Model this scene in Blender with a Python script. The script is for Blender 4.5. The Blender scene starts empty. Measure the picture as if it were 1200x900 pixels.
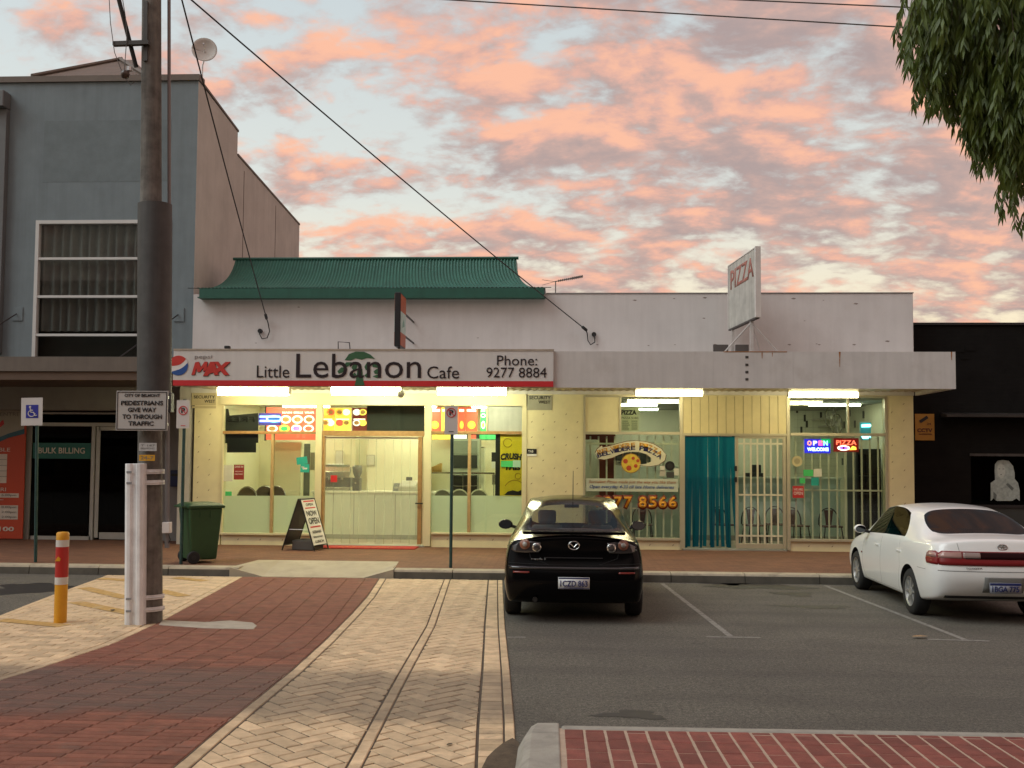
import bpy, bmesh, math, random
from mathutils import Vector, Matrix
from mathutils.bvhtree import BVHTree
R = math.radians
random.seed(7)
S = bpy.context.scene
COL = S.collection

# ---------------------------------------------------------------- camera
FPX, YAW, PITCH, ROLL, SHIFT = 1150.0, R(2.91), R(2.95), R(0.4), 28.7
CAM = Vector((0, 0, 2.0))
ROT = Matrix.Rotation(YAW, 3, 'Z') @ Matrix.Rotation(math.pi/2 + PITCH, 3, 'X') @ Matrix.Rotation(ROLL, 3, 'Z')
cd = bpy.data.cameras.new('camera'); cam = bpy.data.objects.new('camera', cd); COL.objects.link(cam)
cd.sensor_width = 36; cd.sensor_fit = 'HORIZONTAL'; cd.lens = FPX/1200*36; cd.shift_y = SHIFT/1200
cd.clip_start = .05; cd.clip_end = 2000
cam.matrix_world = Matrix.Translation(CAM) @ ROT.to_4x4()
S.camera = cam

# ---------------------------------------------------------------- world, sun, exposure
SUN_EL, SUN_AZ = R(9), R(118)            # behind the viewer and to the left
def nd(t, typ, ins=None, **kw):
    n = t.nodes.new(typ)
    for k, v in kw.items(): setattr(n, k, v)
    for k, v in (ins or {}).items():
        if isinstance(v, bpy.types.NodeSocket): t.links.new(v, n.inputs[k])
        else: n.inputs[k].default_value = v
    return n
def mth(t, op, a, b=0., c=0., clamp=False):
    n = nd(t, 'ShaderNodeMath', {0: a, 1: b, 2: c}, operation=op); n.use_clamp = clamp
    return n.outputs[0]
def mixc(t, f, a, b, blend='MIX'):
    n = nd(t, 'ShaderNodeMix', data_type='RGBA', blend_type=blend)
    for s, v in ((n.inputs[0], f), (n.inputs[6], a), (n.inputs[7], b)):
        if isinstance(v, bpy.types.NodeSocket): t.links.new(v, s)
        else: s.default_value = v
    return n.outputs[2]
def c4(c): return (c[0], c[1], c[2], 1)
def ramp(t, f, stops):
    n = nd(t, 'ShaderNodeValToRGB', {0: f}); e = n.color_ramp.elements
    while len(e) < len(stops): e.new(.5)
    for q, (p, c) in zip(e, stops): q.position = p; q.color = c4(c) if len(c) == 3 else c
    return n.outputs[0]
def sstep(t, v, a, b):
    n = nd(t, 'ShaderNodeMapRange', {0: v, 1: a, 2: b}, interpolation_type='SMOOTHSTEP'); return n.outputs[0]

w = bpy.data.worlds.new('World'); S.world = w; w.use_nodes = True
t = w.node_tree; t.nodes.clear()
tc = nd(t, 'ShaderNodeTexCoord'); sp = nd(t, 'ShaderNodeSeparateXYZ', {0: tc.outputs['Generated']})
zz = mth(t, 'ADD', mth(t, 'MAXIMUM', sp.outputs[2], 0.), .30)
cu = mth(t, 'DIVIDE', sp.outputs[0], zz); cv = mth(t, 'DIVIDE', sp.outputs[1], zz)
def cloud_noise(du, dv, scale, rot, det, rough, dist, sx=1.0):
    v = nd(t, 'ShaderNodeCombineXYZ', {0: mth(t, 'ADD', cu, du), 1: mth(t, 'ADD', cv, dv), 2: 0.}).outputs[0]
    m = nd(t, 'ShaderNodeMapping', {0: v, 'Rotation': (0, 0, R(rot)), 'Scale': (sx, 1, 1)}).outputs[0]
    return nd(t, 'ShaderNodeTexNoise', {'Vector': m, 'Scale': scale, 'Detail': det, 'Roughness': rough, 'Distortion': dist}).outputs[0]
big = cloud_noise(1.3, 2.2, 1.5, 30, 3, .5, .3, .8)
puff = cloud_noise(.4, .2, 7.6, 14, 7, .57, .22, .72)
fine = cloud_noise(5, 2, 22., 14, 5, .56, .25, .8)
side = mth(t, 'MULTIPLY', sp.outputs[0], .065)            # cloud thickens towards the right
dens = mth(t, 'ADD', mth(t, 'ADD', mth(t, 'MULTIPLY', puff, .54), mth(t, 'MULTIPLY', big, .34)), mth(t, 'ADD', mth(t, 'MULTIPLY', fine, .25), side))
puff2 = cloud_noise(.425, .165, 7.6, 14, 7, .57, .22, .72)
patch = cloud_noise(7, 4, 2.6, 10, 4, .5, .2, .8)
lit = mth(t, 'ADD', mth(t, 'ADD', mth(t, 'MULTIPLY', mth(t, 'SUBTRACT', puff, puff2), 1.5), mth(t, 'MULTIPLY', mth(t, 'SUBTRACT', fine, .5), .35)), mth(t, 'MULTIPLY', mth(t, 'SUBTRACT', patch, .5), .75))
cover = sstep(t, dens, .475, .60)
cloudc = ramp(t, sstep(t, lit, -.26, .30), [(0, (.42, .32, .31)), (.42, (.57, .38, .335)), (.72, (.78, .435, .345)), (1, (.98, .51, .34))])
clear = ramp(t, sp.outputs[2], [(0, (.90, .70, .42)), (.14, (.88, .75, .54)), (.26, (.66, .67, .62)), (.6, (.44, .53, .60)), (1, (.34, .44, .55))])
sky = nd(t, 'ShaderNodeTexSky', sky_type='NISHITA', sun_disc=False, sun_elevation=SUN_EL, sun_rotation=SUN_AZ, air_density=1.2, dust_density=2.5)
n1 = nd(t, 'ShaderNodeVectorMath', {0: sky.outputs[0], 'Scale': .035}, operation='SCALE').outputs[0]
base = mixc(t, 1., clear, n1, 'ADD')
skyc = mixc(t, mth(t, 'MULTIPLY', cover, .93), base, cloudc)
bg = nd(t, 'ShaderNodeBackground', {0: skyc, 1: .80})
t.links.new(bg.outputs[0], nd(t, 'ShaderNodeOutputWorld').inputs[0])

sl = bpy.data.lights.new('sun', 'SUN'); so = bpy.data.objects.new('sun', sl); COL.objects.link(so)
sl.energy = 1.2; sl.angle = R(40); sl.color = (.92, 1., .98)
sd = Vector((math.sin(SUN_AZ)*-1*math.cos(SUN_EL), math.cos(SUN_AZ)*math.cos(SUN_EL), math.tan(R(45))))
so.rotation_euler = sd.to_track_quat('Z', 'Y').to_euler(); so.location = (8, -10, 20)

S.view_settings.view_transform = 'Standard'; S.view_settings.look = 'None'
S.view_settings.exposure = 0.36; S.view_settings.gamma = 1
S.cycles.use_denoising = True; S.cycles.max_bounces = 6; S.cycles.adaptive_threshold = .015; S.cycles.transparent_max_bounces = 24
S.cycles.sample_clamp_indirect = 4; S.cycles.caustics_reflective = False; S.cycles.caustics_refractive = False

# ---------------------------------------------------------------- measuring: a photo pixel (1200x900) to metres at a given depth
def ray(px, py): return ROT @ Vector(((px-600)/FPX, (450+SHIFT-py)/FPX, -1))
def at(px, py, Y):
    d = ray(px, py); return CAM + d*(Y/d.y)
TILT, KERB_Y = .0, 16.3                  # level car park up to the kerb
def gz(y): return TILT*(KERB_Y-y)
def gr(px, py, up=0.):
    d = ray(px, py); return CAM + d*((TILT*KERB_Y+up-CAM.z)/(d.z+TILT*d.y))
YF, YA, PAV = 20.53, 18.55, .15            # shop front, awning fascia, footpath level

# ---------------------------------------------------------------- materials
MATS = {}
def mat(name, col, rough=.6, metal=0., var=.12, vs=3., bump=0., bs=60., emit=0., spec=.5, coat=0., rnd=0., streak=0., dirt=0., dcol=(.05, .045, .04), ds=1.2, obj=False, wave=None):
    if name in MATS: return MATS[name]
    m = bpy.data.materials.new(name); m.use_nodes = True; t = m.node_tree; b = t.nodes['Principled BSDF']
    pos = nd(t, 'ShaderNodeTexCoord').outputs['Object'] if obj else nd(t, 'ShaderNodeNewGeometry').outputs['Position']
    c = c4(col)
    if var:
        n = nd(t, 'ShaderNodeTexNoise', {'Vector': pos, 'Scale': vs, 'Detail': 7, 'Roughness': .62})
        f = nd(t, 'ShaderNodeMapRange', {0: n.outputs[0], 1: .25, 2: .75, 3: 1-var, 4: 1+var}).outputs[0]
        c = nd(t, 'ShaderNodeVectorMath', {0: c[:3] if isinstance(c, tuple) else c, 'Scale': f}, operation='SCALE').outputs[0]
    if streak:
        mp = nd(t, 'ShaderNodeMapping', {0: pos, 'Scale': (7, 7, .45)}).outputs[0]
        n = nd(t, 'ShaderNodeTexNoise', {'Vector': mp, 'Scale': 1., 'Detail': 5, 'Roughness': .6})
        f = nd(t, 'ShaderNodeMapRange', {0: n.outputs[0], 1: .42, 2: .72, 3: 1, 4: 1-streak}).outputs[0]
        c = nd(t, 'ShaderNodeVectorMath', {0: c[:3] if isinstance(c, tuple) else c, 'Scale': f}, operation='SCALE').outputs[0]
    if dirt:
        n = nd(t, 'ShaderNodeTexNoise', {'Vector': pos, 'Scale': ds, 'Detail': 8, 'Roughness': .68})
        c = mixc(t, mth(t, 'MULTIPLY', sstep(t, n.outputs[0], .5, .72), dirt), c, c4(dcol))
    if rnd:
        o = nd(t, 'ShaderNodeObjectInfo').outputs['Random']
        f = nd(t, 'ShaderNodeMapRange', {0: o, 3: 1-rnd, 4: 1+rnd}).outputs[0]
        c = nd(t, 'ShaderNodeVectorMath', {0: c[:3] if isinstance(c, tuple) else c, 'Scale': f}, operation='SCALE').outputs[0]
    if isinstance(c, tuple): b.inputs['Base Color'].default_value = c
    else: t.links.new(c, b.inputs['Base Color'])
    b.inputs['Roughness'].default_value = rough; b.inputs['Metallic'].default_value = metal
    b.inputs['Specular IOR Level'].default_value = spec; b.inputs['Coat Weight'].default_value = coat
    b.inputs['Coat Roughness'].default_value = .04
    if emit:
        b.inputs['Emission Color'].default_value = c4(col); b.inputs['Emission Strength'].default_value = emit
    if bump:
        n = nd(t, 'ShaderNodeTexNoise', {'Vector': pos, 'Scale': bs, 'Detail': 6, 'Roughness': .65})
        bp = nd(t, 'ShaderNodeBump', {'Height': n.outputs[0], 'Strength': bump, 'Distance': .01})
        t.links.new(bp.outputs[0], b.inputs['Normal'])
    MATS[name] = m
    return m
def glass(name, tint=(.9, .95, .92), refl=1., rough=.0, frost=0.):
    if name in MATS: return MATS[name]
    m = bpy.data.materials.new(name); m.use_nodes = True; t = m.node_tree; t.nodes.clear()
    lw = nd(t, 'ShaderNodeLayerWeight', {'Blend': .5}).outputs['Facing']
    f = mth(t, 'ADD', mth(t, 'MULTIPLY', mth(t, 'POWER', lw, 4.), .6*refl), .045*refl, clamp=True)
    tr = nd(t, 'ShaderNodeBsdfTransparent', {0: c4(tint)})
    gl = nd(t, 'ShaderNodeBsdfGlossy', {0: (1, 1, 1, 1), 'Roughness': rough})
    sh = nd(t, 'ShaderNodeMixShader', {0: f, 1: tr.outputs[0], 2: gl.outputs[0]})
    if frost:
        tl = nd(t, 'ShaderNodeBsdfTranslucent', {0: (.92, .94, .84, 1)}); df = nd(t, 'ShaderNodeBsdfDiffuse', {0: (.72, .75, .66, 1)})
        a = nd(t, 'ShaderNodeMixShader', {0: .35, 1: tl.outputs[0], 2: df.outputs[0]})
        sh = nd(t, 'ShaderNodeMixShader', {0: frost, 1: sh.outputs[0], 2: a.outputs[0]})
    t.links.new(sh.outputs[0], nd(t, 'ShaderNodeOutputMaterial').inputs[0])
    MATS[name] = m
    return m
def glow(name, col, strength):
    if name in MATS: return MATS[name]
    m = bpy.data.materials.new(name); m.use_nodes = True; t = m.node_tree; t.nodes.clear()
    e = nd(t, 'ShaderNodeEmission', {0: c4(col), 1: strength})
    t.links.new(e.outputs[0], nd(t, 'ShaderNodeOutputMaterial').inputs[0]); MATS[name] = m
    return m

# ---------------------------------------------------------------- mesh helpers
class MB:
    def __init__(s): s.v = []; s.f = []
    def box(s, x0, x1, y0, y1, z0, z1):
        if x0 > x1: x0, x1 = x1, x0
        if y0 > y1: y0, y1 = y1, y0
        if z0 > z1: z0, z1 = z1, z0
        k = len(s.v)
        s.v += [(x0, y0, z0), (x1, y0, z0), (x1, y1, z0), (x0, y1, z0), (x0, y0, z1), (x1, y0, z1), (x1, y1, z1), (x0, y1, z1)]
        s.f += [tuple(k+i for i in q) for q in ((0, 3, 2, 1), (4, 5, 6, 7), (0, 1, 5, 4), (1, 2, 6, 5), (2, 3, 7, 6), (3, 0, 4, 7))]
        return s
    def tube(s, pts, r, n=8, caps=True):
        pts = [Vector(p) for p in pts]; m = len(pts); rs = r if isinstance(r, (list, tuple)) else [r]*m
        k = len(s.v); up = None
        for i, p in enumerate(pts):
            d = (pts[min(i+1, m-1)] - pts[max(i-1, 0)]).normalized()
            if up is None: up = Vector((0, 0, 1)) if abs(d.z) < .9 else Vector((1, 0, 0))
            a = d.cross(up).normalized(); b = a.cross(d).normalized(); up = b
            for j in range(n):
                an = 2*math.pi*j/n; s.v.append(tuple(p + (a*math.cos(an) + b*math.sin(an))*rs[i]))
        for i in range(m-1):
            for j in range(n):
                s.f.append((k+i*n+j, k+i*n+(j+1) % n, k+(i+1)*n+(j+1) % n, k+(i+1)*n+j))
        if caps:
            s.f.append(tuple(k+j for j in reversed(range(n)))); s.f.append(tuple(k+(m-1)*n+j for j in range(n)))
        return s
    def lathe(s, prof, c=(0, 0, 0), axis='Z', n=24, caps=True):
        k = len(s.v); m = len(prof)
        for r, h in prof:
            for j in range(n):
                a = 2*math.pi*j/n; u, v = r*math.cos(a), r*math.sin(a)
                p = (u, v, h) if axis == 'Z' else ((h, u, v) if axis == 'X' else (v, h, u))
                s.v.append((c[0]+p[0], c[1]+p[1], c[2]+p[2]))
        for i in range(m-1):
            for j in range(n):
                s.f.append((k+i*n+j, k+i*n+(j+1) % n, k+(i+1)*n+(j+1) % n, k+(i+1)*n+j))
        if caps:
            s.f.append(tuple(k+j for j in reversed(range(n)))); s.f.append(tuple(k+(m-1)*n+j for j in range(n)))
        return s
    def prism(s, poly, d0, d1, axis='Y'):
        """poly in the plane across axis: Y -> (x,z), Z -> (x,y), X -> (y,z)"""
        k = len(s.v); n = len(poly)
        for d in (d0, d1):
            for a, b in poly:
                s.v.append((a, d, b) if axis == 'Y' else ((a, b, d) if axis == 'Z' else (d, a, b)))
        s.f.append(tuple(range(k, k+n))); s.f.append(tuple(reversed(range(k+n, k+2*n))))
        for i in range(n): s.f.append((k+i, k+(i+1) % n, k+n+(i+1) % n, k+n+i))
        return s
    def quad(s, *p):
        k = len(s.v); s.v += [tuple(q) for q in p]; s.f.append(tuple(range(k, k+len(p)))); return s
    def grid(s, rows):
        k = len(s.v); n = len(rows[0])
        for r in rows: s.v += [tuple(p) for p in r]
        for i in range(len(rows)-1):
            for j in range(n-1): s.f.append((k+i*n+j, k+i*n+j+1, k+(i+1)*n+j+1, k+(i+1)*n+j))
        return s
    def mesh(s, name, m=None, smooth=False, fix=True):
        me = bpy.data.meshes.new(name); me.from_pydata(s.v, [], s.f)
        if fix:
            bm = bmesh.new(); bm.from_mesh(me); bmesh.ops.recalc_face_normals(bm, faces=bm.faces[:]); bm.to_mesh(me); bm.free()
        if m: me.materials.append(m)
        if smooth: me.shade_smooth()
        me.update(); return me
    def build(s, name, m, parent=None, smooth=False, bevel=0., fix=True, auto=None):
        o = bpy.data.objects.new(name, s.mesh(name, m, smooth, fix)); COL.objects.link(o)
        if parent: adopt(o, parent)
        if auto: o.data.set_sharp_from_angle(angle=R(auto))
        if bevel:
            b = o.modifiers.new('bevel', 'BEVEL'); b.width = bevel; b.segments = 2; b.limit_method = 'ANGLE'
        return o
def adopt(o, parent):
    o.parent = parent
    if parent.type == 'EMPTY': o.matrix_parent_inverse = Matrix.Translation(-parent.location)
def tag(o, label, cat=None, group=None, kind=None):
    if label: o['label'] = label
    if cat: o['category'] = cat
    if group: o['group'] = group
    if kind: o['kind'] = kind
    return o
def thing(name, loc, label, cat, group=None):
    o = bpy.data.objects.new(name, None); COL.objects.link(o); o.location = loc; o.empty_display_size = .2
    return tag(o, label, cat, group)
def struct(o): o['kind'] = 'structure'; return o
def box(name, x0, x1, y0, y1, z0, z1, m, parent=None, bevel=0.): return MB().box(x0, x1, y0, y1, z0, z1).build(name, m, parent, bevel=bevel)
def rect(px0, py0, px1, py1, Y):
    """a photo rectangle on the plane at depth Y -> x0, x1, z0, z1"""
    mx, my = (px0+px1)/2, (py0+py1)/2
    return at(px0, my, Y).x, at(px1, my, Y).x, at(mx, py1, Y).z, at(mx, py0, Y).z
def fbox(name, px0, py0, px1, py1, y0, y1, m, parent=None, bevel=0., Y=None):
    x0, x1, z0, z1 = rect(px0, py0, px1, py1, Y if Y is not None else min(y0, y1))
    return box(name, x0, x1, y0, y1, z0, z1, m, parent, bevel)
def text_mesh(name, s, x0, x1, z0, z1, y, m, depth=.004, shear=0., bold=0., arc=0., fitw=True):
    cu = bpy.data.curves.new(name, 'FONT'); cu.body = s; cu.extrude = .0; cu.shear = shear; cu.offset = bold; cu.resolution_u = 3
    ob = bpy.data.objects.new(name, cu); COL.objects.link(ob)
    dg = bpy.context.evaluated_depsgraph_get(); me = bpy.data.meshes.new_from_object(ob.evaluated_get(dg))
    bpy.data.objects.remove(ob); bpy.data.curves.remove(cu)
    xs = [v.co.x for v in me.vertices]; ys = [v.co.y for v in me.vertices]
    a0, a1, b0, b1 = min(xs), max(xs), min(ys), max(ys); kx = (x1-x0)/(a1-a0); kz = (z1-z0)/(b1-b0)
    if not fitw: kx = math.copysign(abs(kz), kx)
    bm = bmesh.new(); bm.from_mesh(me)
    for v in bm.verts:
        x = x0 + (v.co.x-a0)*kx; z = z0 + (v.co.y-b0)*kz; q = (x-x0)/(x1-x0)*2-1
        v.co = (x, 0, z + arc*(1-q*q))
    if depth:
        r = bmesh.ops.extrude_face_region(bm, geom=bm.faces[:])
        for v in [g for g in r['geom'] if isinstance(g, bmesh.types.BMVert)]: v.co.y -= depth
    for v in bm.verts: v.co.y += y
    bmesh.ops.recalc_face_normals(bm, faces=bm.faces[:])
    bm.to_mesh(me); bm.free(); me.name = name; me.materials.clear(); me.materials.append(m)
    return me
def text(s, x0, x1, z0, z1, y, m, parent=None, name='lettering', **kw):
    o = bpy.data.objects.new(name, text_mesh(name, s, x0, x1, z0, z1, y, m, **kw)); COL.objects.link(o)
    if parent: adopt(o, parent)
    return o
def ftext(s, px0, py0, px1, py1, y, m, parent=None, **kw):
    return text(s, *rect(px0, py0, px1, py1, y), y, m, parent, **kw)
def copy_tree(o, parent=None):
    c = o.copy(); COL.objects.link(c); c.parent = parent
    for ch in list(o.children): copy_tree(ch, c)
    return c
def ell(cx, cz, rx, rz, n=20, a0=0., a1=360.):
    return [(cx+rx*math.cos(R(a0+(a1-a0)*i/n)), cz+rz*math.sin(R(a0+(a1-a0)*i/n))) for i in range(n if a1-a0 == 360 else n+1)]

GLASS = glass('window_glass')
ALU = mat('aluminium', (.42, .42, .38), .38, .6, var=.08)
BLK = mat('black_paint', (.012, .012, .013), .45)
RUBBER = mat('rubber', (.014, .014, .015), .8, bump=.3, bs=90)
GALV = mat('galvanised_steel', (.50, .51, .52), .42, .75, var=.18, vs=9)
WHITE = mat('white_paint', (.78, .77, .74), .5, var=.05)
INK = mat('black_ink', (.015, .013, .014), .5, var=0)
REDP = mat('red_print', (.55, .025, .03), .45, var=.06)
# ================================================================ GROUND
# one broad sheet to the horizon, tilted car park sheets over it
ASPH = mat('asphalt', (.112, .103, .084), .9, var=.2, vs=1.1, bump=.9, bs=140, dirt=.35, dcol=(.045, .042, .04), ds=.55)
def asphalt_detail(m):
    t = m.node_tree; b = t.nodes['Principled BSDF']; c = b.inputs['Base Color'].links[0].from_socket
    pos = nd(t, 'ShaderNodeNewGeometry').outputs['Position']
    for sc_, lo, hi in ((24., .72, 1.32), (60., .55, 1.5), (150., .6, 1.45)):
        n = nd(t, 'ShaderNodeTexNoise', {'Vector': pos, 'Scale': sc_, 'Detail': 2, 'Roughness': .7})
        f = nd(t, 'ShaderNodeMapRange', {0: n.outputs[0], 1: .32, 2: .68, 3: lo, 4: hi}).outputs[0]
        c = nd(t, 'ShaderNodeVectorMath', {0: c, 'Scale': f}, operation='SCALE').outputs[0]
    st = nd(t, 'ShaderNodeTexVoronoi', {'Vector': pos, 'Scale': 42.}, feature='F1').outputs['Distance']     # pale stones
    c = mixc(t, mth(t, 'MULTIPLY', mth(t, 'SUBTRACT', 1., sstep(t, st, .10, .2)), .5), c, (.24, .215, .19, 1))
    wb = nd(t, 'ShaderNodeTexNoise', {'Vector': pos, 'Scale': .9, 'Detail': 5}).outputs['Color']
    wp = nd(t, 'ShaderNodeVectorMath', {0: pos, 1: wb}, operation='ADD').outputs[0]
    cr = nd(t, 'ShaderNodeTexVoronoi', {'Vector': wp, 'Scale': .38}, feature='DISTANCE_TO_EDGE').outputs['Distance']   # a few thin cracks
    c = mixc(t, mth(t, 'MULTIPLY', mth(t, 'SUBTRACT', 1., sstep(t, cr, .001, .005)), .25), c, (.03, .027, .025, 1))
    sx = nd(t, 'ShaderNodeMapping', {0: pos, 'Scale': (.16, 1.5, 1)}).outputs[0]                                          # tyre polish along the lane
    tm = sstep(t, nd(t, 'ShaderNodeTexNoise', {'Vector': sx, 'Scale': 1.1, 'Detail': 5}).outputs[0], .45, .7)
    c = mixc(t, mth(t, 'MULTIPLY', tm, .35), c, (.058, .052, .047, 1))
    t.links.new(c, b.inputs['Base Color'])
asphalt_detail(ASPH)
def far_ground(): 
    m = MB().quad((-400, -60, -.06), (400, -60, -.06), (400, 600, -.06), (-400, 600, -.06))
    return struct(m.build('ground', mat('bare_ground', (.09, .085, .075), .95, bump=.5, bs=20)))
far_ground()
struct(MB().quad((-40, -25, gz(-25)), (40, -25, gz(-25)), (40, KERB_Y+.02, gz(KERB_Y+.02)), (-40, KERB_Y+.02, gz(KERB_Y+.02))).build('car_park', ASPH)); CARPARK = bpy.data.objects['car_park']
def lerp_at(tab, y):
    tab = sorted(tab)
    if y <= tab[0][0]: i = 0
    elif y >= tab[-1][0]: i = len(tab)-2
    else: i = max(k for k in range(len(tab)-1) if tab[k][0] <= y)
    (a, p), (b, q) = tab[i], tab[i+1]; return p + (q-p)*(y-a)/(b-a)
# edges of the paved crossing as x over y
def edge(px): return sorted((gr(a, b).y, gr(a, b).x) for a, b in px)
RED_L = edge([(286, 676), (248, 697), (192, 728), (132, 756), (40, 787), (0, 799), (-140, 840)])
RED_R = edge([(444, 679), (430, 700), (412, 720), (378, 754), (340, 788), (256, 856), (204, 900)])
ASP_L = edge([(128, 674), (64, 697), (0, 722), (-120, 770)])
DBL = edge([(520, 682), (511, 706), (500, 735), (468, 790), (440, 840), (407, 900)])
SGL = edge([(572, 683), (568, 735), (565, 790), (560, 850), (558, 900)])
EDG = edge([(589, 682), (592, 735), (598, 790), (603, 845), (606, 900)])
YN, YK = 5.6, KERB_Y-.1
def banded(name, col, **kw):
    """brick paving: darker in an uneven band across it, with scattered darker spots"""
    m = mat(name, col, **kw); t = m.node_tree; b = t.nodes['Principled BSDF']; src = b.inputs['Base Color'].links[0].from_socket
    pos = nd(t, 'ShaderNodeNewGeometry').outputs['Position']; s = nd(t, 'ShaderNodeSeparateXYZ', {0: pos})
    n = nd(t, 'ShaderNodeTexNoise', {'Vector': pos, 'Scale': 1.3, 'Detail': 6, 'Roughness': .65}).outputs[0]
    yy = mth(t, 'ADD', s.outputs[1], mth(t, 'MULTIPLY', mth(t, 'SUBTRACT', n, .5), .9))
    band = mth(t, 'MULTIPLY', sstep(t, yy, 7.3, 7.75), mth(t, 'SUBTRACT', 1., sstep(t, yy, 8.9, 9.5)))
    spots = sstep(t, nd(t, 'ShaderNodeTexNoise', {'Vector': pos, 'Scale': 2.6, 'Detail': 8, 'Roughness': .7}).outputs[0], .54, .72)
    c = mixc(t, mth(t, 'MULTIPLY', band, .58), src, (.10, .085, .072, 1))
    c = mixc(t, mth(t, 'MULTIPLY', spots, .45), c, (.12, .098, .078, 1))
    t.links.new(c, b.inputs['Base Color'])
    return m
CREAM = banded('cream_brick', (.63, .47, .29), rough=.85, var=.24, vs=7, bump=.8, bs=70, rnd=.2)
CREAM_FAR = banded('cream_brick_field', (.63, .47, .29), rough=.85, var=.28, vs=5, bump=.6, bs=70)
REDB = banded('red_brick', (.215, .080, .050), rough=.85, var=.26, vs=6, bump=.8, bs=70, rnd=.24)
REDB_FAR = banded('red_brick_field', (.215, .080, .050), rough=.85, var=.3, vs=5, bump=.6, bs=70)
JOINT = mat('sand_joint', (.085, .064, .045), .95, var=.25, vs=6, bump=.5, bs=120, dirt=.5, dcol=(.05, .04, .035))
def strip(name, L, Rr, y0, y1, up, m, n=24, parent=None):
    rows = []
    for i in range(n+1):
        y = y0 + (y1-y0)*i/n; a, b = L(y), Rr(y); rows.append([(a, y, gz(y)+up), (b, y, gz(y)+up)])
    return MB().grid(rows).build(name, m, parent)
paving = struct(strip('paving_bed', lambda y: lerp_at(ASP_L, y), lambda y: lerp_at(EDG, y), YN-.1, YK+.02, .006, JOINT))
def brick_mesh(name, l, w, h, m, ch=.006):
    mb = MB(); l, w = l/2, w/2
    mb.v = [(-l, -w, 0), (l, -w, 0), (l, w, 0), (-l, w, 0), (-l, -w, h-ch), (l, -w, h-ch), (l, w, h-ch), (-l, w, h-ch),
            (-l+ch, -w+ch, h), (l-ch, -w+ch, h), (l-ch, w-ch, h), (-l+ch, w-ch, h)]
    mb.f = [(8, 9, 10, 11)] + [(i, (i+1) % 4, 4+(i+1) % 4, 4+i) for i in range(4)] + [(4+i, 4+(i+1) % 4, 8+(i+1) % 4, 8+i) for i in range(4)]
    return mb
TIL = Matrix.Rotation(-math.atan(TILT), 4, 'X')
def seen(x, y, mx=15, my=15):
    p = ROT.transposed() @ (Vector((x, y, gz(y))) - CAM)
    u, v = 600 - FPX*p.x/p.z, 450+SHIFT+FPX*p.y/p.z
    return -mx < u < 1200+mx and v < 900+my
def clip(poly, a, b):
    """keep what lies left of the directed line a -> b"""
    out = []; d = (b[0]-a[0], b[1]-a[1])
    sd = lambda p: d[0]*(p[1]-a[1]) - d[1]*(p[0]-a[0])
    for i, p in enumerate(poly):
        q = poly[(i+1) % len(poly)]; u, v = sd(p), sd(q)
        if u >= 0: out.append(p)
        if u*v < 0: f = u/(u-v); out.append((p[0]+(q[0]-p[0])*f, p[1]+(q[1]-p[1])*f))
    return out
def area(p): return abs(sum(p[i][0]*p[(i+1) % len(p)][1]-p[(i+1) % len(p)][0]*p[i][1] for i in range(len(p))))/2
def cut(x, y, r, l, wd, L, Rr, y0, y1):
    c, s = math.cos(r), math.sin(r); q = [(-l/2, -wd/2), (l/2, -wd/2), (l/2, wd/2), (-l/2, wd/2)]
    p = [(x+a*c-b*s, y+a*s+b*c) for a, b in q]; full = area(p); e = .12
    p = clip(p, (L(y+e), y+e), (L(y-e), y-e)) if p else p
    p = clip(p, (Rr(y-e), y-e), (Rr(y+e), y+e)) if p else p
    if p: p = clip(p, (-99, y0), (99, y0))
    if p: p = clip(p, (99, y1), (-99, y1))
    if len(p) < 3: return None
    a = area(p)
    if a < full*.03: return None
    return p if a < full*.995 else 'whole'
def lay(bricks, name, h, m, mfar, parent, far_name, n_single=300, up=.004):
    """bricks: (x, y, turn, length, width, outline or 'whole'); the nearest are single objects, the rest one mesh"""
    bricks.sort(key=lambda b: b[0]**2 + b[1]**2 + (200 if not seen(b[0], b[1]) else 0)); cache = {}
    far = MB(); ch = .004
    for i, (x, y, r, l, wd, pl) in enumerate(bricks):
        M = Matrix.Translation((x, y, gz(y)+up+random.uniform(-.0016, .0016))) @ TIL
        single = i < n_single
        if pl == 'whole':
            M = M @ Matrix.Rotation(r+random.uniform(-.007, .007), 4, 'Z'); b = brick_mesh(name, l, wd, h, m)
        else:
            c = (sum(p[0] for p in pl)/len(pl), sum(p[1] for p in pl)/len(pl)); n = len(pl); b = MB()
            o = [(p[0]-x, p[1]-y) for p in pl]; ii = [(p[0]+(c[0]-x-p[0])*.07, p[1]+(c[1]-y-p[1])*.07) for p in o]
            b.v = [(p[0], p[1], 0) for p in o] + [(p[0], p[1], h-ch) for p in o] + [(p[0], p[1], h) for p in ii]
            b.f = [tuple(range(2*n, 3*n))] + [(k*n+j, k*n+(j+1) % n, (k+1)*n+(j+1) % n, (k+1)*n+j) for k in (0, 1) for j in range(n)]
        if single:
            k = (round(l, 3), round(wd, 3)) if pl == 'whole' else i
            if k not in cache: cache[k] = b.mesh(name, m)
            o = bpy.data.objects.new(name, cache[k]); COL.objects.link(o); o.parent = parent; o.matrix_world = M
        else:
            q = len(far.v); far.v += [tuple(M @ Vector(v)) for v in b.v]; far.f += [tuple(q+j for j in f) for f in b.f]
    if far.v: far.build(far_name, mfar, parent)['kind'] = 'stuff'
def field(out, cells, l, wd, L, Rr, y0=5.6, y1=16.2):
    for x, y, r in cells:
        if y < y0-.1 or y > y1+.1 or not (L(y)-.15 < x < Rr(y)+.15) or not seen(x, y, 450, 160): continue
        c = cut(x, y, r, l, wd, L, Rr, y0, y1)
        if c: out.append((x, y, r, l, wd, c))
g = .014; bw = .122; bl = 2*bw + g; q = bw + g; an = R(45)
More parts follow.
